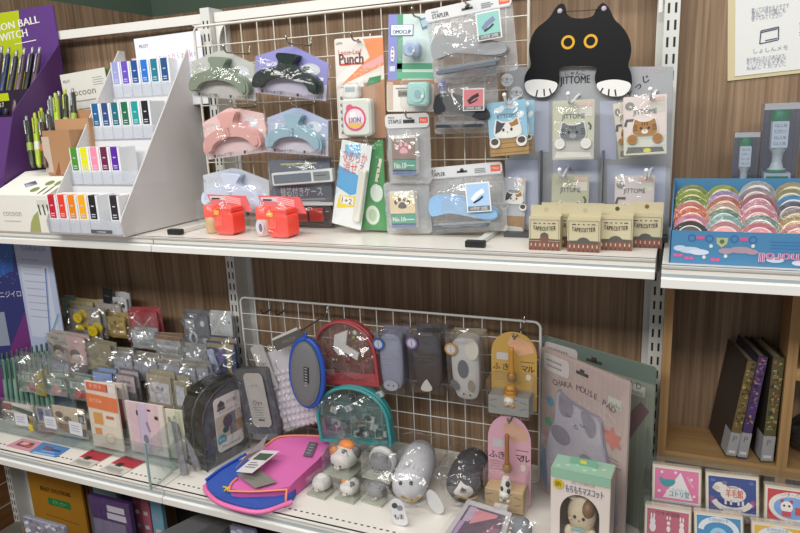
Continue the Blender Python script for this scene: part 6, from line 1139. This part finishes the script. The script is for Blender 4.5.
def plush(label, f0, Yf, zf, f1, Yb, zb, r, bodyc, face, stripes, tag_):
    a = Vector((PY(*f0, Yf).x, Yf, zf)); c = Vector((PY(*f1, Yb).x, Yb, zb)); L_ = (c-a).length; d = (c-a).normalized()
    t = thing('plush_toy', label, 'plush toy', a, d.to_track_quat('Z', 'Y').to_euler(), 'plush toys in crinkled bags'); inv_ = t.rotation_euler.to_matrix().inverted()
    b = B(); b.lathe([(.0001, -r*.9), (r*.45, -r*.8), (r*.8, -r*.5), (r, 0), (r*1.06, L_*.35), (r, L_*.7), (r*.75, L_*.92), (r*.4, L_*1.02), (.0001, L_*1.06)], C(bodyc, .85, bump=.4, bscale=700), 26); b.ob('body', t)
    up = inv_ @ Vector((0, 0, 1)); up.z = 0; up.normalize(); fw = inv_ @ Vector((.25, -1, .35)); fw.normalize(); sd = fw.cross(up).normalized()*-1
    ctr = Vector((0, 0, 0))
    def onface(u, v, k=.93): q = (fw+sd*u+up*v).normalized()*r*k; q.z *= .9; return ctr+q
    if stripes:
        b = B()
        for k in range(5):
            u = (-.6+.3*k); pts = []
            for j in range(6): zz = L_*(.08+.10*j); q = (up+sd*u).normalized()*r*1.0; pts.append((q.x, q.y, zz))
            b.tube(pts, .0012, C('#a3a3aa', .8), 6)
        b.ob('back_stripe', t)
    b = B()
    if face:
        ol = smooth([(-.62, -.30), (-.36, .02), (-.14, .55), (-.04, .95), (.06, .55), (.22, .22), (.58, .08), (.66, -.35), (.25, -.62), (-.3, -.55)], 2); cu, cv = .02, -.1; v = []
        for k in range(1, 5): v += [tuple(onface(cu+(u-cu)*k/4, cv+(w_-cv)*k/4, 1.035 if k < 4 else .99)) for u, w_ in ol]
        n = len(ol); f = [(i, (i+1) % n, n+(i+1) % n, n+i) for i in range(n)]; f = [(k*n+i, k*n+(i+1) % n, k*n+n+(i+1) % n, k*n+n+i) for k in range(3) for i in range(n)]+[tuple(range(n))]
        b.add(v, f, C('#d3cfca', .8), True); b.ob('white_face', t)
    else:
        q = onface(0, -.15, .52); b.ellip(q.x, q.y, q.z, r*.42, r*.42, r*.36, C('#c4c0c0', .8), 16, 10); b.ob('muzzle', t)
        for u in (-.5, .32): b = B(); q = onface(u, .42, .97); b.ellip(q.x, q.y, q.z, .0038, .0038, .0038, INK, 10, 8); b.ob('eye', t)
    b = B(); q = onface(.25, -.6, 1.15); R_ = random.Random(2)
    for k in range(4): e = q+Vector((R_.uniform(-.02, .02), R_.uniform(-.02, .02), R_.uniform(-.014, .006))); b.tube([q, (q+e)/2+fw*.004, e], .0016, C('#c39a2f', .35, .4), 6)
    b.ob('twist_tie', t)
    b = B(); k0 = len(b.v); b.sheet(r*3.0, L_*1.25, 0, BAGC, .012, .010, 8, 9, z0=-r*.9, seed=len(label)); M_ = Matrix((( sd.x, -up.x, 0, up.x*r*1.05), (sd.y, -up.y, 0, up.y*r*1.05), (0, 0, 1, 0), (0, 0, 0, 1))); b.xf(k0, M_)
    k0 = len(b.v); b.sheet(r*2.2, r*2.4, 0, BAGC, .010, .012, 7, 7, z0=-r*1.2, seed=len(label)+3); b.xf(k0, Matrix(((sd.x, -fw.x, up.x, fw.x*r*1.1), (sd.y, -fw.y, up.y, fw.y*r*1.1), (sd.z, -fw.z, up.z, fw.z*r*1.1), (0, 0, 0, 1)))); b.ob('plastic_bag', t); return t
plush('pale grey plush with white face and two eyes in crinkled bag', (409, 484), -.165, .036, (424, 452), -.065, .062, .0335, '#c3c3c8', False, True, 0)
plush('dark grey plush with white pointed face patch in crinkled bag', (463, 490), -.13, .034, (478, 456), -.055, .058, .033, '#3f3d42', True, False, 0)
def hangtag(label, quad, Y, yaw=0):
    t, w_, h_ = pk('swing_tag', label, 'tag', Y, quad, 'white swing tags of the plush toys'); b = B(); o = smooth([(-.38, 0), (.38, 0), (.5, .25), (.42, .5), (.46, .8), (.2, 1.0), (-.2, 1.0), (-.46, .8), (-.42, .5), (-.5, .25)], 2); b.ext([(x*w_, z*h_) for x, z in o], 0, .001, C('#d9d8dc', .5))
    b.ell(-w_*.16, h_*.74, w_*.2, h_*.10, -.0003, C('#4a4a4e'), rot=.7); b.ell(w_*.14, h_*.66, w_*.2, h_*.10, -.0003, C('#8a8a8e'), rot=.5); b.text('も', -w_*.2, h_*.32, h_*.16, -.0004, INK, bold=.0004); b.text('ま', w_*.14, h_*.34, h_*.16, -.0004, INK, bold=.0004); b.ob('tag_card', t)
hangtag('white swing tag with two leaf marks at the shelf front', ((392, 499), (407, 500), (405, 535), (388, 534)), -.24)
t, w_, h_ = pk('swing_tag', 'white swing tag seen nearly edge-on between the two plush toys', 'tag', -.185, ((428, 494), (443, 486), (440, 508), (426, 520)), 'white swing tags of the plush toys'); b = B(); b.ext([(x*w_, z*h_) for x, z in smooth([(-.3, 0), (.2, .05), (.42, .6), (.3, 1), (-.1, .9), (-.42, .4)], 2)], 0, .001, C('#cbc9c9', .5)); b.ob('tag_card', t)
# framed photo card lying in front
t, L_, ce = lie('photo_card_case', 'pale frame case with pink and violet picture lying at shelf front', 'card case', [(440, 540, .012), (468, 499, .03), (512, 513, .034), (500, 552, .012)]); P = L_ if (L_[0]-(PZ(440, 540, .012)-ce)).length < .01 else [L_[3], L_[2], L_[1], L_[0]]
b = B(); poly(b, L_, .006, C('#bcb8b9', .4)); b.ob('frame', t)
def bil(u, v, h): q = (P[0]*(1-u)+P[3]*u)*(1-v)+(P[1]*(1-u)+P[2]*u)*v; return q+Vector((0, 0, h))
b = B()
def pq4(u0, u1, v0, v1, h, cc):
    f = [bil(u0, v0, h), bil(u1, v0, h), bil(u1, v1, h), bil(u0, v1, h)]; n = (f[1]-f[0]).cross(f[3]-f[0]); b.add(f, [(0, 1, 2, 3) if n.z > 0 else (3, 2, 1, 0)], C(cc, .3))
pq4(.1, .9, .08, .88, .0006, '#6a5a66'); pq4(.12, .5, .1, .5, .0010, '#a98fb3'); pq4(.3, .75, .45, .82, .0014, '#c98a92'); pq4(.5, .88, .15, .5, .0012, '#8f6f80'); pq4(.15, .3, .5, .85, .0012, '#b3a0b8'); b.ob('picture', t)
b = B(); q = bil(.75, 1.02, 0); b.box(q.x-.012, q.x+.012, q.y-.004, q.y+.006, q.z-.006, q.z+.006, C('#c3bfc0', .4)); b.ob('clasp', t)
b = B(); f = [bil(-.05, 0, .004), bil(1.1, 0, .004), bil(1.1, 1.1, .004), bil(-.05, 1.1, .004)]; n_ = 6; v = []
for i in range(n_+1):
    for j in range(n_+1): q = bil(-.05+1.15*i/n_, 1.1*j/n_, .004+.006*random.random()); v.append(tuple(q))
b.add(v, [(i*(n_+1)+j, (i+1)*(n_+1)+j, (i+1)*(n_+1)+j+1, i*(n_+1)+j+1) for i in range(n_) for j in range(n_)], BAGC); b.ob('plastic_bag', t)
p = PZ(521, 528, .02); t = thing('pompom_charm', 'grey round pompom in clear bag in front of the small gift box', 'charm', (p.x, p.y, .0008)); b = B(); b.ellip(0, 0, .019, .019, .019, .019, C('#7f8286', .9, bump=1, bscale=500), 18, 12); b.ob('pompom', t); b = B(); k0 = 0; b.sheet(.06, .05, -.02, BAGC, .012, .012, 6, 6, seed=31); b.ob('plastic_bag', t)
# mouse pads
def yawpad(name, label, cat, tl, tr, Ytl, z=None, zb=.0005, group=None):
    a = PY(*tl, Ytl); zt = a.z; c = PZ(tr[0], tr[1], zt); t = thing(name, label, cat, (a.x, a.y, zb), (0, 0, math.atan2(c.y-a.y, c.x-a.x)), group); return t, (Vector((c.x-a.x, c.y-a.y))).length, zt-zb
for k, (lab, tl, tr, Yt, c1, c2, title) in enumerate((('sage green mouse pad pack standing behind the pink one', (542, 335), (655.7, 367.8), -.012, '#8d9484', '#66786f', 'MOUSE PAD'), ('pinkish mouse pad pack with grey sleeping cat, behind the small gift box', (542, 346), (630, 382), -.045, '#b9a6a1', None, 'CHAKA MOUSE PAD'))):
    t, W, H = yawpad('mouse_pad_package', lab, 'mouse pad', tl, tr, Yt, group='mouse pad packages')
    b = B(); b.ext(rr(W, H, .006, 0), 0, .004, C(c1, .5)); 
    if c2: b.rect(W*.5, H*.95, W, H*.1, -.0003, C(c2)); [b.rect(W*(.05+.06*i), H*.42, .0012, H*.8, -.0003, C('#a3a892')) for i in range(16)]
    else: [b.rect(W*(.04+.055*i), H*.5, .0014, H*.98, -.0003, C('#c2b0ab')) for i in range(18)]
    b.rect(W*.5, H*.93, W*.14, .006, -.0006, C('#3a3230')); b.rect(W*.5, H*.94, W*.05, .010, -.0006, C('#3a3230'))
    b.pr(rr(W*.32, H*.11, .008, W*.03, H*.86), -.0008, C('#cfc9c6')); [b.rect(W*(.08+.024*i), H*(.93-.035*j), .003, .0035, -.0011, C('#7f7876')) for i in range(8) for j in range(2)]
    n = len(title)
    for i, ch in enumerate(title): u = i/(n-1); b.text(ch, W*(.17+.68*u) if k else W*(.38+.5*u), H*(.80+.035*math.sin(PI*u)) if k else H*.87, .011, -.0009, C('#5f5450'), rot=(.35-.7*u) if k else 0)
    b.text('chaka', W*.86, H*.83, .008, -.0009, C('#6a7a70')); b.rect(W*.86, H*.84, W*.14, H*.06, -.0007, C('#c6c6bd')); b.ob('printed_board', t)
    if k:
        b = B(); m1 = C('#a09ba8', .35); b1 = smooth([(.26, .80), (.32, .74), (.62, .72), (.72, .72), (.74, .58), (.80, .46), (.86, .30), (.90, .12), (.82, .05), (.30, .03), (.16, .10), (.14, .34), (.18, .48), (.24, .56)][::-1], 3); b1 = ccw([((.10+(x-.14)*1.12)*W, z*H) for x, z in b1]); b.ext(b1, -.006, -.0005, C('#8f8a99', .4)); b.ext([(W*.5+(x-W*.5)*.97, H*.4+(z-H*.4)*.97) for x, z in b1], -.0085, -.006, C('#b3afbb', .35)); b.ob('cat_shaped_pad', t)
        b = B(); g = C('#8b8692', .4); y = -.0089
        b.pr(ccw(smooth([(.27*W, .77*H), (.33*W, .735*H), (.47*W, .73*H), (.42*W, .63*H), (.27*W, .62*H)], 2)), y, g); b.pr(ccw(smooth([(.5*W, .73*H), (.70*W, .715*H), (.72*W, .60*H), (.62*W, .56*H)], 2)), y, g); b.ell(W*.30, H*.49, W*.12, H*.06, y, g); b.ell(W*.66, H*.37, W*.15, H*.07, y, g, rot=-.7)
        for x, z in ((.40, .645), (.56, .625)): b.stroke([(W*(x-.03), H*(z+.006)), (W*x, H*(z-.006)), (W*(x+.03), H*(z+.004))], .0016, y-.0003, C('#5a5560'))
        b.stroke([(W*.45, H*.595), (W*.48, H*.585), (W*.51, H*.593)], .0016, y-.0003, C('#5a5560')); b.ell(W*.48, H*.605, .0025, .0018, y-.0003, C('#8a6068')); b.ob('cat_face', t)
        b = B(); b.ell(W*.12, H*.66, .009, .009, -.0008, C('#5f9ab8')); b.ell(W*.10, H*.52, .009, .008, -.0008, C('#5fae84')); b.ell(W*.07, H*.43, .008, .007, -.0008, C('#b3938c')); b.pr([(W*.85+.022*(1 if i % 2 else .6)*math.cos(PI*i/6), H*.62+.022*(1 if i % 2 else .6)*math.sin(PI*i/6)) for i in range(12)], -.0008, C('#c8766e')); b.lines(W*.8, H*.5, W*.16, 3, .006, .0012, -.0008, C('#7f7470')); b.pr([(W*.0, H*.12), (W*.09, H*.02), (W*.09, H*.3), (W*.02, H*.34)], -.0008, C('#7f93b0')); b.ob('stickers_print', t)
    else:
        b = B(); b.pr([(W*.82, H*.70), (W*.9, H*.78), (W*.97, H*.74), (W*.8, H*.5), (W*.74, H*.44)], -.0008, C('#7d5f62')); b.ob('tail_print', t)
    b = B(); b.sheet(W*1.0, H*1.0, -.010 if k else -.001, film(.02, 1.6, .4, 18), .003, .002, 5, 6, x0=0, seed=k+40); b.ob('plastic_bag', t)
# small gift box
a = PY(551, 469, -.215); c = PY(611, 476.5, -.215); W = (c-a).length; H = a.z*1.0
t = thing('gift_box', 'small pink box with mint lid and window showing a cream cat', 'gift box', ((a.x+c.x)/2, -.215, .0006), (0, 0, math.radians(-4))); D = .045
b = B(); hw = W/2; arch = [(-hw*.72, -.02)]+[( -hw*.72, .0)]
ho = [(hw*.68*math.cos(PI*i/14), H*.50+H*.24*math.sin(PI*i/14)) for i in range(15)]
b.add([(hw, 0, 0), (hw, 0, H), (-hw, 0, H), (-hw, 0, 0)]+[(x, 0, z) for x, z in [(hw*.68, .006)]+ho+[(-hw*.68, .006)]], [(0, 1, 5+14-13+0, 4) if False else (0, 1, 5, 4)]+[(1, 2, 5+14)+tuple(range(5+13, 4, -1))]+[(2, 3, 4+16, 5+14)]+[(3, 0, 4, 4+16)], C('#d6cac3', .5))
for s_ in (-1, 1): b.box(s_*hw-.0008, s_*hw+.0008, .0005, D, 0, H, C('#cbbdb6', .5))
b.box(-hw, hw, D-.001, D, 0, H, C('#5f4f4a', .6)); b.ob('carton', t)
b = B(); b.box(-hw, hw, -.0008, D, H, H+.0012, C('#93b5a0', .5)); b.box(-hw*1.0, hw*1.0, -.0012, -.0004, H*.90, H+.0012, C('#8bb39c', .5)); b.box(-hw*.45, hw*.45, D*.5, D*.5+.001, H+.001, H+.014, C('#76a58f', .5)); b.rect(0, H+.008, .010, .006, D*.5-.0003, C('#d3c04a'))
for k in range(6): b.add([(-hw*.8+k*hw*.3+dx, D*(.2+.15*(k % 3))+dy, H+.0015) for dx, dy in ((-.003, -.002), (.003, -.002), (.003, .002), (-.003, .002))], [(0, 1, 2, 3)], C('#b9d6b3'))
b.ob('mint_lid', t)
b = B(); b.ell(-hw*.74, H*.83, .0088, .0088, -.0016, C('#c9b02f'), 20); b.text('新', -hw*.74, H*.83, .008, -.0019, C('#5a4a20')); b.text('もちもちマスコット', hw*.15, H*.80, .011, -.0016, C('#5a5f80'), w=W*.64, bold=.0004); b.text('ぷにっとやわらか', hw*.1, H*.885, .005, -.0016, C('#8a6f6a'), w=W*.4); b.ob('title_print', t)
b = B(); m = C('#cbbda0', .5); b.ellip(0, .020, H*.44, hw*.50, .017, H*.24, m, 22, 14); b.ellip(0, .022, H*.205, hw*.46, .016, H*.2, m, 20, 12)
for s_ in (-1, 1): b.lathe([(.009, 0), (.006, .007), (.0001, .012)], m if s_ < 0 else C('#7d5c42', .5), 12, (s_*hw*.3, .02, H*.62)); b.ellip(s_*hw*.4, .012, H*.22, .008, .008, .012, m, 12, 8)
b.ob('cream_cat', t)
b = B(); b.ellip(hw*.25, .016, H*.54, hw*.24, .0175, H*.11, C('#7d5c42', .5), 16, 10); b.ellip(-hw*.40, .018, H*.14, hw*.15, .013, H*.1, C('#7d5c42', .5), 12, 8)
for x, z in ((-.18, .45), (.12, .44)): b.ellip(x*hw, .0035, z*H, .0026, .002, .003, INK, 10, 8)
for x, z in ((-.34, .41), (.3, .40)): b.ellip(x*hw, .0055, z*H, .0035, .0015, .002, C('#d69a90'), 8, 6)
b.ellip(-.03*hw, .003, .41*H, .0016, .0016, .0012, C('#8a5a50'), 8, 6); b.box(-.012, .008, .002, .004, H*.29, H*.32, C('#7fa9b8', .5)); b.ob('face', t)
b = B(); b.add([(x, -.0004, z) for x, z in [(hw*.68, .006)]+ho+[(-hw*.68, .006)]], [tuple(range(17))], film(.03, 1.5, 0)); b.ob('window_film', t)
# ------------------------------------------------------------------ right bay below: books and matchbox cards
def book(label, bl, br_, tl, cover, spine, spots, bandc='#b0b0b0'):
    Yf = -.058; zb = .1314; a = PY(*bl, Yf); c = PY(*br_, Yf); e = PY(*tl, Yf); W = max(c.x-a.x, .009); H = (e.z-zb); th = math.atan2(e.x-a.x, H); Hh = H/math.cos(th)
    t = thing('book', label, 'book', (a.x, Yf, zb+.0006+W*math.sin(abs(th))), (0, th, math.radians(13)), 'books in the oak cubby'); D = .10; b = B()
    b.box(0, .0016, 0, D, 0, Hh, C(cover, .45)); b.box(W-.0016, W, 0, D, 0, Hh, C(cover, .45)); b.ext(rr(W, Hh, .001, 0), -.0012, .0008, C(spine, .45)); R_ = random.Random(len(label))
    for k in range(spots[1]): b.rect(W*R_.uniform(.15, .85), Hh*R_.uniform(.32, .98), W*R_.uniform(.1, .35), Hh*R_.uniform(.008, .025), -.0014-.00003*k, C(spots[0][k % len(spots[0])]))
    b.ob('cover', t)
    b = B(); b.box(.0016, W-.0016, .001, D-.003, .002, Hh-.003, C('#8f8672', .8)); b.ob('pages', t)
    b = B(); b.box(-.0004, W+.0004, -.0020, .028, Hh*.02, Hh*.26, C('#9a9a9c', .5)); b.text('P', W*.5, Hh*.20, .010, -.0023, C('#77705f'), bold=.0003); b.rect(W*.5, Hh*.06, W*.7, .005, -.0022, C('#c9c9c9')); b.ob('price_band', t)
    return t
book('dark book with gold patterned spine, leftmost and leaning right in cubby', (725, 462), (735, 463.5), (748, 363), '#3a322e', '#6b5a38', (['#3a2f22', '#a08a50', '#4a3b28', '#8a7444'], 50))
book('book with purple patterned spine leaning on the gold one in cubby', (736.5, 463), (746, 464), (759, 358), '#2f2733', '#4a3560', (['#7a5a94', '#2f2340', '#a08a4a', '#8a4a68'], 50))
book('book with green and gold floral spine standing near oak divider', (760, 466), (772, 468), (773, 358), '#302c26', '#5a5236', (['#7d8a4a', '#a3865a', '#3f3a26', '#9a9a6a', '#8a5a44'], 60))
t = thing('dark_bundle', 'dark wrapped bundle on the next cubby shelf past the divider', 'bundle', (1.135, .0, .1316)); b = B(); b.dome(smooth([(-.02, 0), (.05, 0), (.05, .05), (.02, .065), (-.015, .04)], 2), .02, .05, C('#2c2a33', .25), 5); b.ext(smooth([(-.02, 0), (.05, 0), (.05, .05), (.02, .065), (-.015, .04)], 2), .02, .04, C('#2c2a33', .25)); b.ob('wrapping', t); b = B(); b.sheet(.07, .06, -.03, BAGC, .012, .012, 6, 6, x0=-.02, seed=77); b.ob('plastic_bag', t)
MBF = C('#c3b49c', .5)
def matchcard(label, Y, q, bg, art, frame='#cdbfa8'):
    t, w_, h_ = pk('matchbox_card_pack', label, 'card pack', Y, q, 'matchbox style card packs in the acrylic rack', lean=math.radians(-14)); D = .018
    b = B(); b.bbox(-w_/2, w_/2, 0, D, 0, h_, C(frame, .5), .002); b.rect(0, h_/2, w_*.93, h_*.9, -.0003, C('#d9d3cb')); b.rect(0, h_/2, w_*.89, h_*.84, -.0005, C(bg, .45)); art(b, w_, h_); b.ob('card_stack', t)
    b = B(); b.bbox(-w_*.52, w_*.52, -.002, D+.001, .0001, h_*1.02, film(.01, 1.3, .15, 30), .003); b.sheet(w_*1.04, .014, -.003, BAGC, .001, .002, 6, 1, z0=h_*1.0, seed=int(q[0][0])); b.ob('plastic_wrap', t); return t
def a1(b, W, H):
    y = -.0007; b.pr([(-.28*W, .14*H), (.34*W, .14*H), (.08*W, .86*H)], y, C('#d6cfd0')); b.pr(smooth(ccw([(-.36*W, .72*H), (-.26*W, .62*H), (-.1*W, .66*H), (.0*W, .62*H), (-.08*W, .46*H), (-.24*W, .42*H), (-.34*W, .54*H)]), 2), y-.0002, C('#2f8a90')); b.text('コトリ堂', .06*W, .27*H, .13*H, y-.0004, C('#2f8a90'), w=.4*W, bold=.0005); b.text('ちいさなカード', .06*W, .38*H, .05*H, y-.0004, C('#2f8a90'), w=.3*W)
    for x, z in ((-.3, .82), (-.02, .84), (-.35, .3), (.3, .7), (-.18, .32), (.36, .26)): b.ell(x*W, z*H, .03*W, .04*H, y-.0001, C('#e0c9cf'), 8)
    b.text('CARD SET', .28*W, .62*H, .05*H, y-.0003, C('#e6d3d6'), w=.26*W, rot=-1.1)
def a2(b, W, H):
    y = -.0007; b.ell(.02*W, .52*H, .24*W, .2*H, y, C('#d3cbc2')); b.ell(-.22*W, .66*H, .13*W, .13*H, y-.0001, C('#d3cbc2')); b.ell(-.3*W, .64*H, .07*W, .06*H, y-.0002, C('#bfb4a8')); b.ell(-.14*W, .78*H, .05*W, .05*H, y-.0002, C('#6a6480'))
    for x in (-.12, -.02, .12, .2): b.rect(x*W, .31*H, .04*W, .12*H, y, C('#d3cbc2'))
    b.text('羊毛館', .04*W, .53*H, .16*H, y-.0004, C('#b8443c'), w=.32*W, bold=.0004); b.text('MERINO', .02*W, .68*H, .05*H, y-.0004, C('#8a5a50'), w=.2*W)
    b.stroke([(W*.42*math.cos(PI+PI*i/10)*.86, H*(.42+.30*math.sin(PI+PI*i/10))) for i in range(1, 10)], H*.13, y-.0002, C('#d3cbc2')); b.text('LET US WRITE A LETTER', 0, .135*H, .06*H, y-.0005, C('#3a4a80'), w=.4*W)
    for s_ in (-1, 1): b.ell(s_*.38*W, .32*H, .05*W, .1*H, y, C('#8a4a78')); b.ell(s_*.36*W, .82*H, .05*W, .04*H, y, C('#4a5f9c'))
def a3(b, W, H):
    y = -.0007; b.ell(0, .5*H, .42*W, .38*H, y, C('#d9d3cc'), 28); b.ell(0, .48*H, .33*W, .28*H, y-.0002, C('#6f9ad0'), 26); b.text('パンダ・パズル', 0, .82*H, .09*H, y-.0004, C('#a8322f'), w=.5*W); b.ell(-.1*W, .5*H, .11*W, .15*H, y-.0004, C('#e3dcd6'))
    for s_ in (-1, 1): b.ell((-.1+s_*.08)*W, .64*H, .035*W, .05*H, y-.0003, C('#b8383a')); b.ell((-.1+s_*.045)*W, .53*H, .022*W, .03*H, y-.0006, C('#2a2a30'), 10)
    b.rect(.12*W, .42*H, .14*W, .2*H, y-.0005, C('#c03f3a')); b.rect(-.1*W, .32*H, .16*W, .14*H, y-.0005, C('#c04a50'))
def a4(b, W, H):
    y = -.0007; b.text('ウサギ団地', 0, .82*H, .1*H, y-.0004, C('#5a2a33'), w=.5*W)
    for x, s in ((-.32, 1), (.3, .8), (.02, .6)):
        b.ell(x*W, .42*H, .07*W*s, .14*H*s, y, C('#d9cfd0')); b.ell(x*W, .58*H, .06*W*s, .09*H*s, y-.0002, C('#d9cfd0'))
        for k in (-1, 1): b.ell((x+k*.03)*W, .72*H, .018*W, .09*H*s, y-.0001, C('#d9cfd0'), 10)
def a5(b, W, H):
    y = -.0007; b.stroke([(W*.36*math.cos(PI-PI*i/10), H*(.55+.3*math.sin(PI-PI*i/10))) for i in range(11)], H*.14, y, C('#cfd3d6')); b.ell(0, .42*H, .18*W, .22*H, y-.0001, C('#8ac0d6')); b.ell(0, .4*H, .1*W, .14*H, y-.0003, C('#c98aa0')); b.text('たびのおとも', 0, .84*H, .07*H, y-.0005, C('#2f6a9c'), w=.4*W)
    for x in (-.36, .36): b.ell(x*W, .3*H, .06*W, .1*H, y, C('#5aa0c9'))
matchcard('pink matchbox card pack with teal bird and white triangle', -.20, ((653.5, 467.5), (702.5, 473.5), (700.5, 507.5), (650.5, 500)), '#cf6f96', a1)
matchcard('navy matchbox card pack with white sheep', -.20, ((706.5, 475.5), (760, 481.5), (759.5, 518.5), (705, 511.5)), '#2f3f7d', a2)
matchcard('red matchbox card pack with panda in blue oval', -.20, ((765, 488), (822, 496), (822, 532), (764.5, 523)), '#b8383c', a3)
matchcard('dusty pink matchbox card pack with white rabbits, lower row', -.255, ((645.5, 508), (692.5, 515.5), (690, 548), (643, 540)), '#b05a6a', a4)
matchcard('blue matchbox card pack with white arched ribbon, lower row', -.255, ((695.5, 515), (745, 521.5), (743, 555), (693, 548)), '#3f80ad', a5)
matchcard('yellow matchbox card pack at lower right corner of the rack', -.255, ((753, 525), (806, 532), (805, 566), (751, 558)), '#cfa63a', a5)
p0 = PY(641, 455, -.15); t = thing('acrylic_rack', 'clear acrylic card rack hung by the oak cubby, holding matchbox card packs', 'rack', (.906, -.20, .03)); b = B()
for x in (-.010, .335): b = B(); b.box(x, x+.002, -.10, .10, -.06, .165, AC); b.ob('end_panel', t)
for k, (y, z) in enumerate(((.0215, .088), (-.0335, .021))):
    b = B(); b.box(-.008, .335, y-.045, y+.0, z, z+.002, AC); b.box(-.008, .335, y+.03, y+.032, z-.02, z+.05, AC); b.ob('shelf_step', t)
# ------------------------------------------------------------------ below the lower shelf
zb = -.4615
def stand(name, label, cat, q, Y, zbot=None, group=None):
    a, c = PY(q[0][0], q[0][1], Y), PY(q[1][0], q[1][1], Y); z0 = zb if zbot is None else zbot
    t = thing(name, label, cat, ((a.x+c.x)/2, Y, z0), (0, 0, 0), group); return t, c.x-a.x, (a.z+c.z)/2-z0
t, W, H = stand('kraft_folder', 'golden brown folder with green label under the lower shelf', 'folder', ((25, 463), (79, 477)), -.10)
b = B(); b.box(-W/2, W/2, 0, .006, 0, H, C('#a8761a', .5)); zz = PY(50, 490, -.10).z-zb; z2 = PY(50, 501, -.10).z-zb; b.text('BEAST SOLUTIONS', 0, zz, .013, -.0005, C('#2e1f0c'), w=W*.56, bold=.0008); b.rect(W*.04, z2, W*.42, .022, -.0005, C('#1f7a3a')); b.text('ステッカー', W*.04, z2, .011, -.0008, C('#8fc99a'), w=W*.26); b.stroke([(-W*.26, z2-.045), (W*.35, z2-.05)], .002, -.0005, C('#6b4a12')); b.ob('folder_front', t)
for k in range(3):
    t, W, H = stand('brown_folder', 'brown folder edge right of the golden folder, %s of three' % ('first', 'second', 'third')[k], 'folder', ((79+4*k, 478), (82+4*k, 479)), -.09, group='brown folders under the lower shelf'); b = B(); b.box(-W/2, W/2, 0, .07, 0, H*.98, C(['#6b4326', '#4a2f1f', '#5a3a26'][k], .6)); b.ob('folder_body', t)
t, W, H = stand('foil_pack', 'crinkled silver patterned pack in front of the golden folder', 'pack', ((23, 521), (62, 523)), -.27); b = B(); b.bbox(-W/2, W/2, 0, .012, 0, H, C('#a9acc0', .3, .3), .004); R_ = random.Random(5)
for k in range(60): b.ell(W*R_.uniform(-.44, .44), H-.07*R_.random(), .006, .004, -.0004-.00004*k, C(['#d9dbe6', '#7f8498', '#a9a3b8', '#e6e6ee'][k % 4], .3))
b.ob('printed_pack', t); b = B(); b.sheet(W*1.05, H*1.03, -.002, BAGD, .012, .012, 8, 8, seed=50); b.ob('plastic_bag', t)
t, W, H = stand('boxed_sheets', 'purple pack with white label strips under the lower shelf', 'pack', ((88, 497), (128, 502)), -.20); b = B(); b.bbox(-W/2, W/2, 0, .012, 0, H, C('#4a3168', .4), .002); b.rect(W*.16, H*.93, W*.42, .016, -.0005, C('#c9c6d6')); b.rect(W*.16, H*.93-.02, W*.46, .016, -.0005, C('#c9c6d6')); b.rect(-W*.05, H*.6, W*.8, H*.45, -.0004, C('#7a7590')); b.ob('carton', t); b = B(); b.sheet(W*1.02, H, -.002, BAGC, .006, .006, 6, 8, seed=51); b.ob('plastic_bag', t)
t, W, H = stand('boxed_sheets', 'pale teal pack standing behind the purple pack', 'pack', ((92, 486), (116, 490)), -.13); b = B(); b.bbox(-W/2, W/2, 0, .012, 0, H, C('#7fa3a8', .4), .002); b.ob('carton', t)
for k, (x0, x1, y, cc, lab) in enumerate(((131, 138, 492, '#8a4a5c', 'dark rose pack right of the purple pack'), (139, 147, 494, '#a8606c', 'rose pack between dark rose and blue packs'), (149, 160, 498, '#6f9db3', 'light blue pack rightmost of the thin packs'), (120, 130, 491, '#3a3148', 'dark violet pack just behind the purple pack'))):
    t, W, H = stand('thin_pack', lab+' under the lower shelf', 'pack', ((x0, y), (x1, y+1)), -.16, group='thin packs under the lower shelf'); b = B(); b.bbox(-W/2, W/2, 0, .012, 0, H, C(cc, .35), .002)
    for q in range(6): b.rect(0, H*(.3+.11*q), W*.5, .010, -.0004, C(['#c9b3bb', '#8a8fa6', '#b3c6cf'][(q+k) % 3]))
    b.ob('pack_body', t)
for k, (p0, p1) in enumerate((((150, 537), (206, 510)), ((190, 537), (226, 516)))):
    a = PY(p0[0], p0[1], -.30); c = PY(p1[0], p1[1], -.16); d = c-a; t = thing('grey_tray_divider', ('wide grey slanted divider board' if k == 0 else 'narrower grey slanted divider board')+' under the lower shelf', 'divider board', (a.x, a.y, zb)); wd = .05 if k == 0 else .022
    h0 = a.z-zb; h1 = c.z-zb; v = [(0, 0, h0), (d.x, d.y, h1), (d.x+wd, d.y, h1-.012), (wd, 0, h0-.012), (0, 0, 0), (d.x, d.y, 0), (d.x+wd, d.y, 0), (wd, 0, 0)]
    b = B(); b.add(v, [(0, 3, 2, 1), (4, 5, 6, 7), (0, 1, 5, 4), (3, 7, 6, 2), (0, 4, 7, 3), (1, 2, 6, 5)], C('#77787b', .4)); b.ob('board', t)
t, W, H = stand('dark_storage_box', 'black storage box under the lower shelf middle bay', 'box', ((176, 512), (300, 534)), -.10); b = B(); b.box(-W/2, W/2, 0, .08, 0, H, C('#17171a', .6)); b.ob('box_body', t)  # added black block, its colour stands for the dark gap under the shelf
t, W, H = stand('foil_pack', 'lilac and white crinkled pack under the lower shelf, by black box', 'pack', ((229, 526), (254, 531)), -.20); b = B(); b.bbox(-W/2, W/2, 0, .012, 0, H, C('#9a98b8', .3), .004)
for k in range(24): b.ell(W*R_.uniform(-.4, .4), H-.05*R_.random(), .008, .005, -.0004-.00004*k, C(['#d9dbe6', '#6f6a90'][k % 2], .3))
b.ob('printed_pack', t); b = B(); b.sheet(W*1.05, H*1.02, -.002, BAGD, .01, .01, 6, 8, seed=53); b.ob('plastic_bag', t)
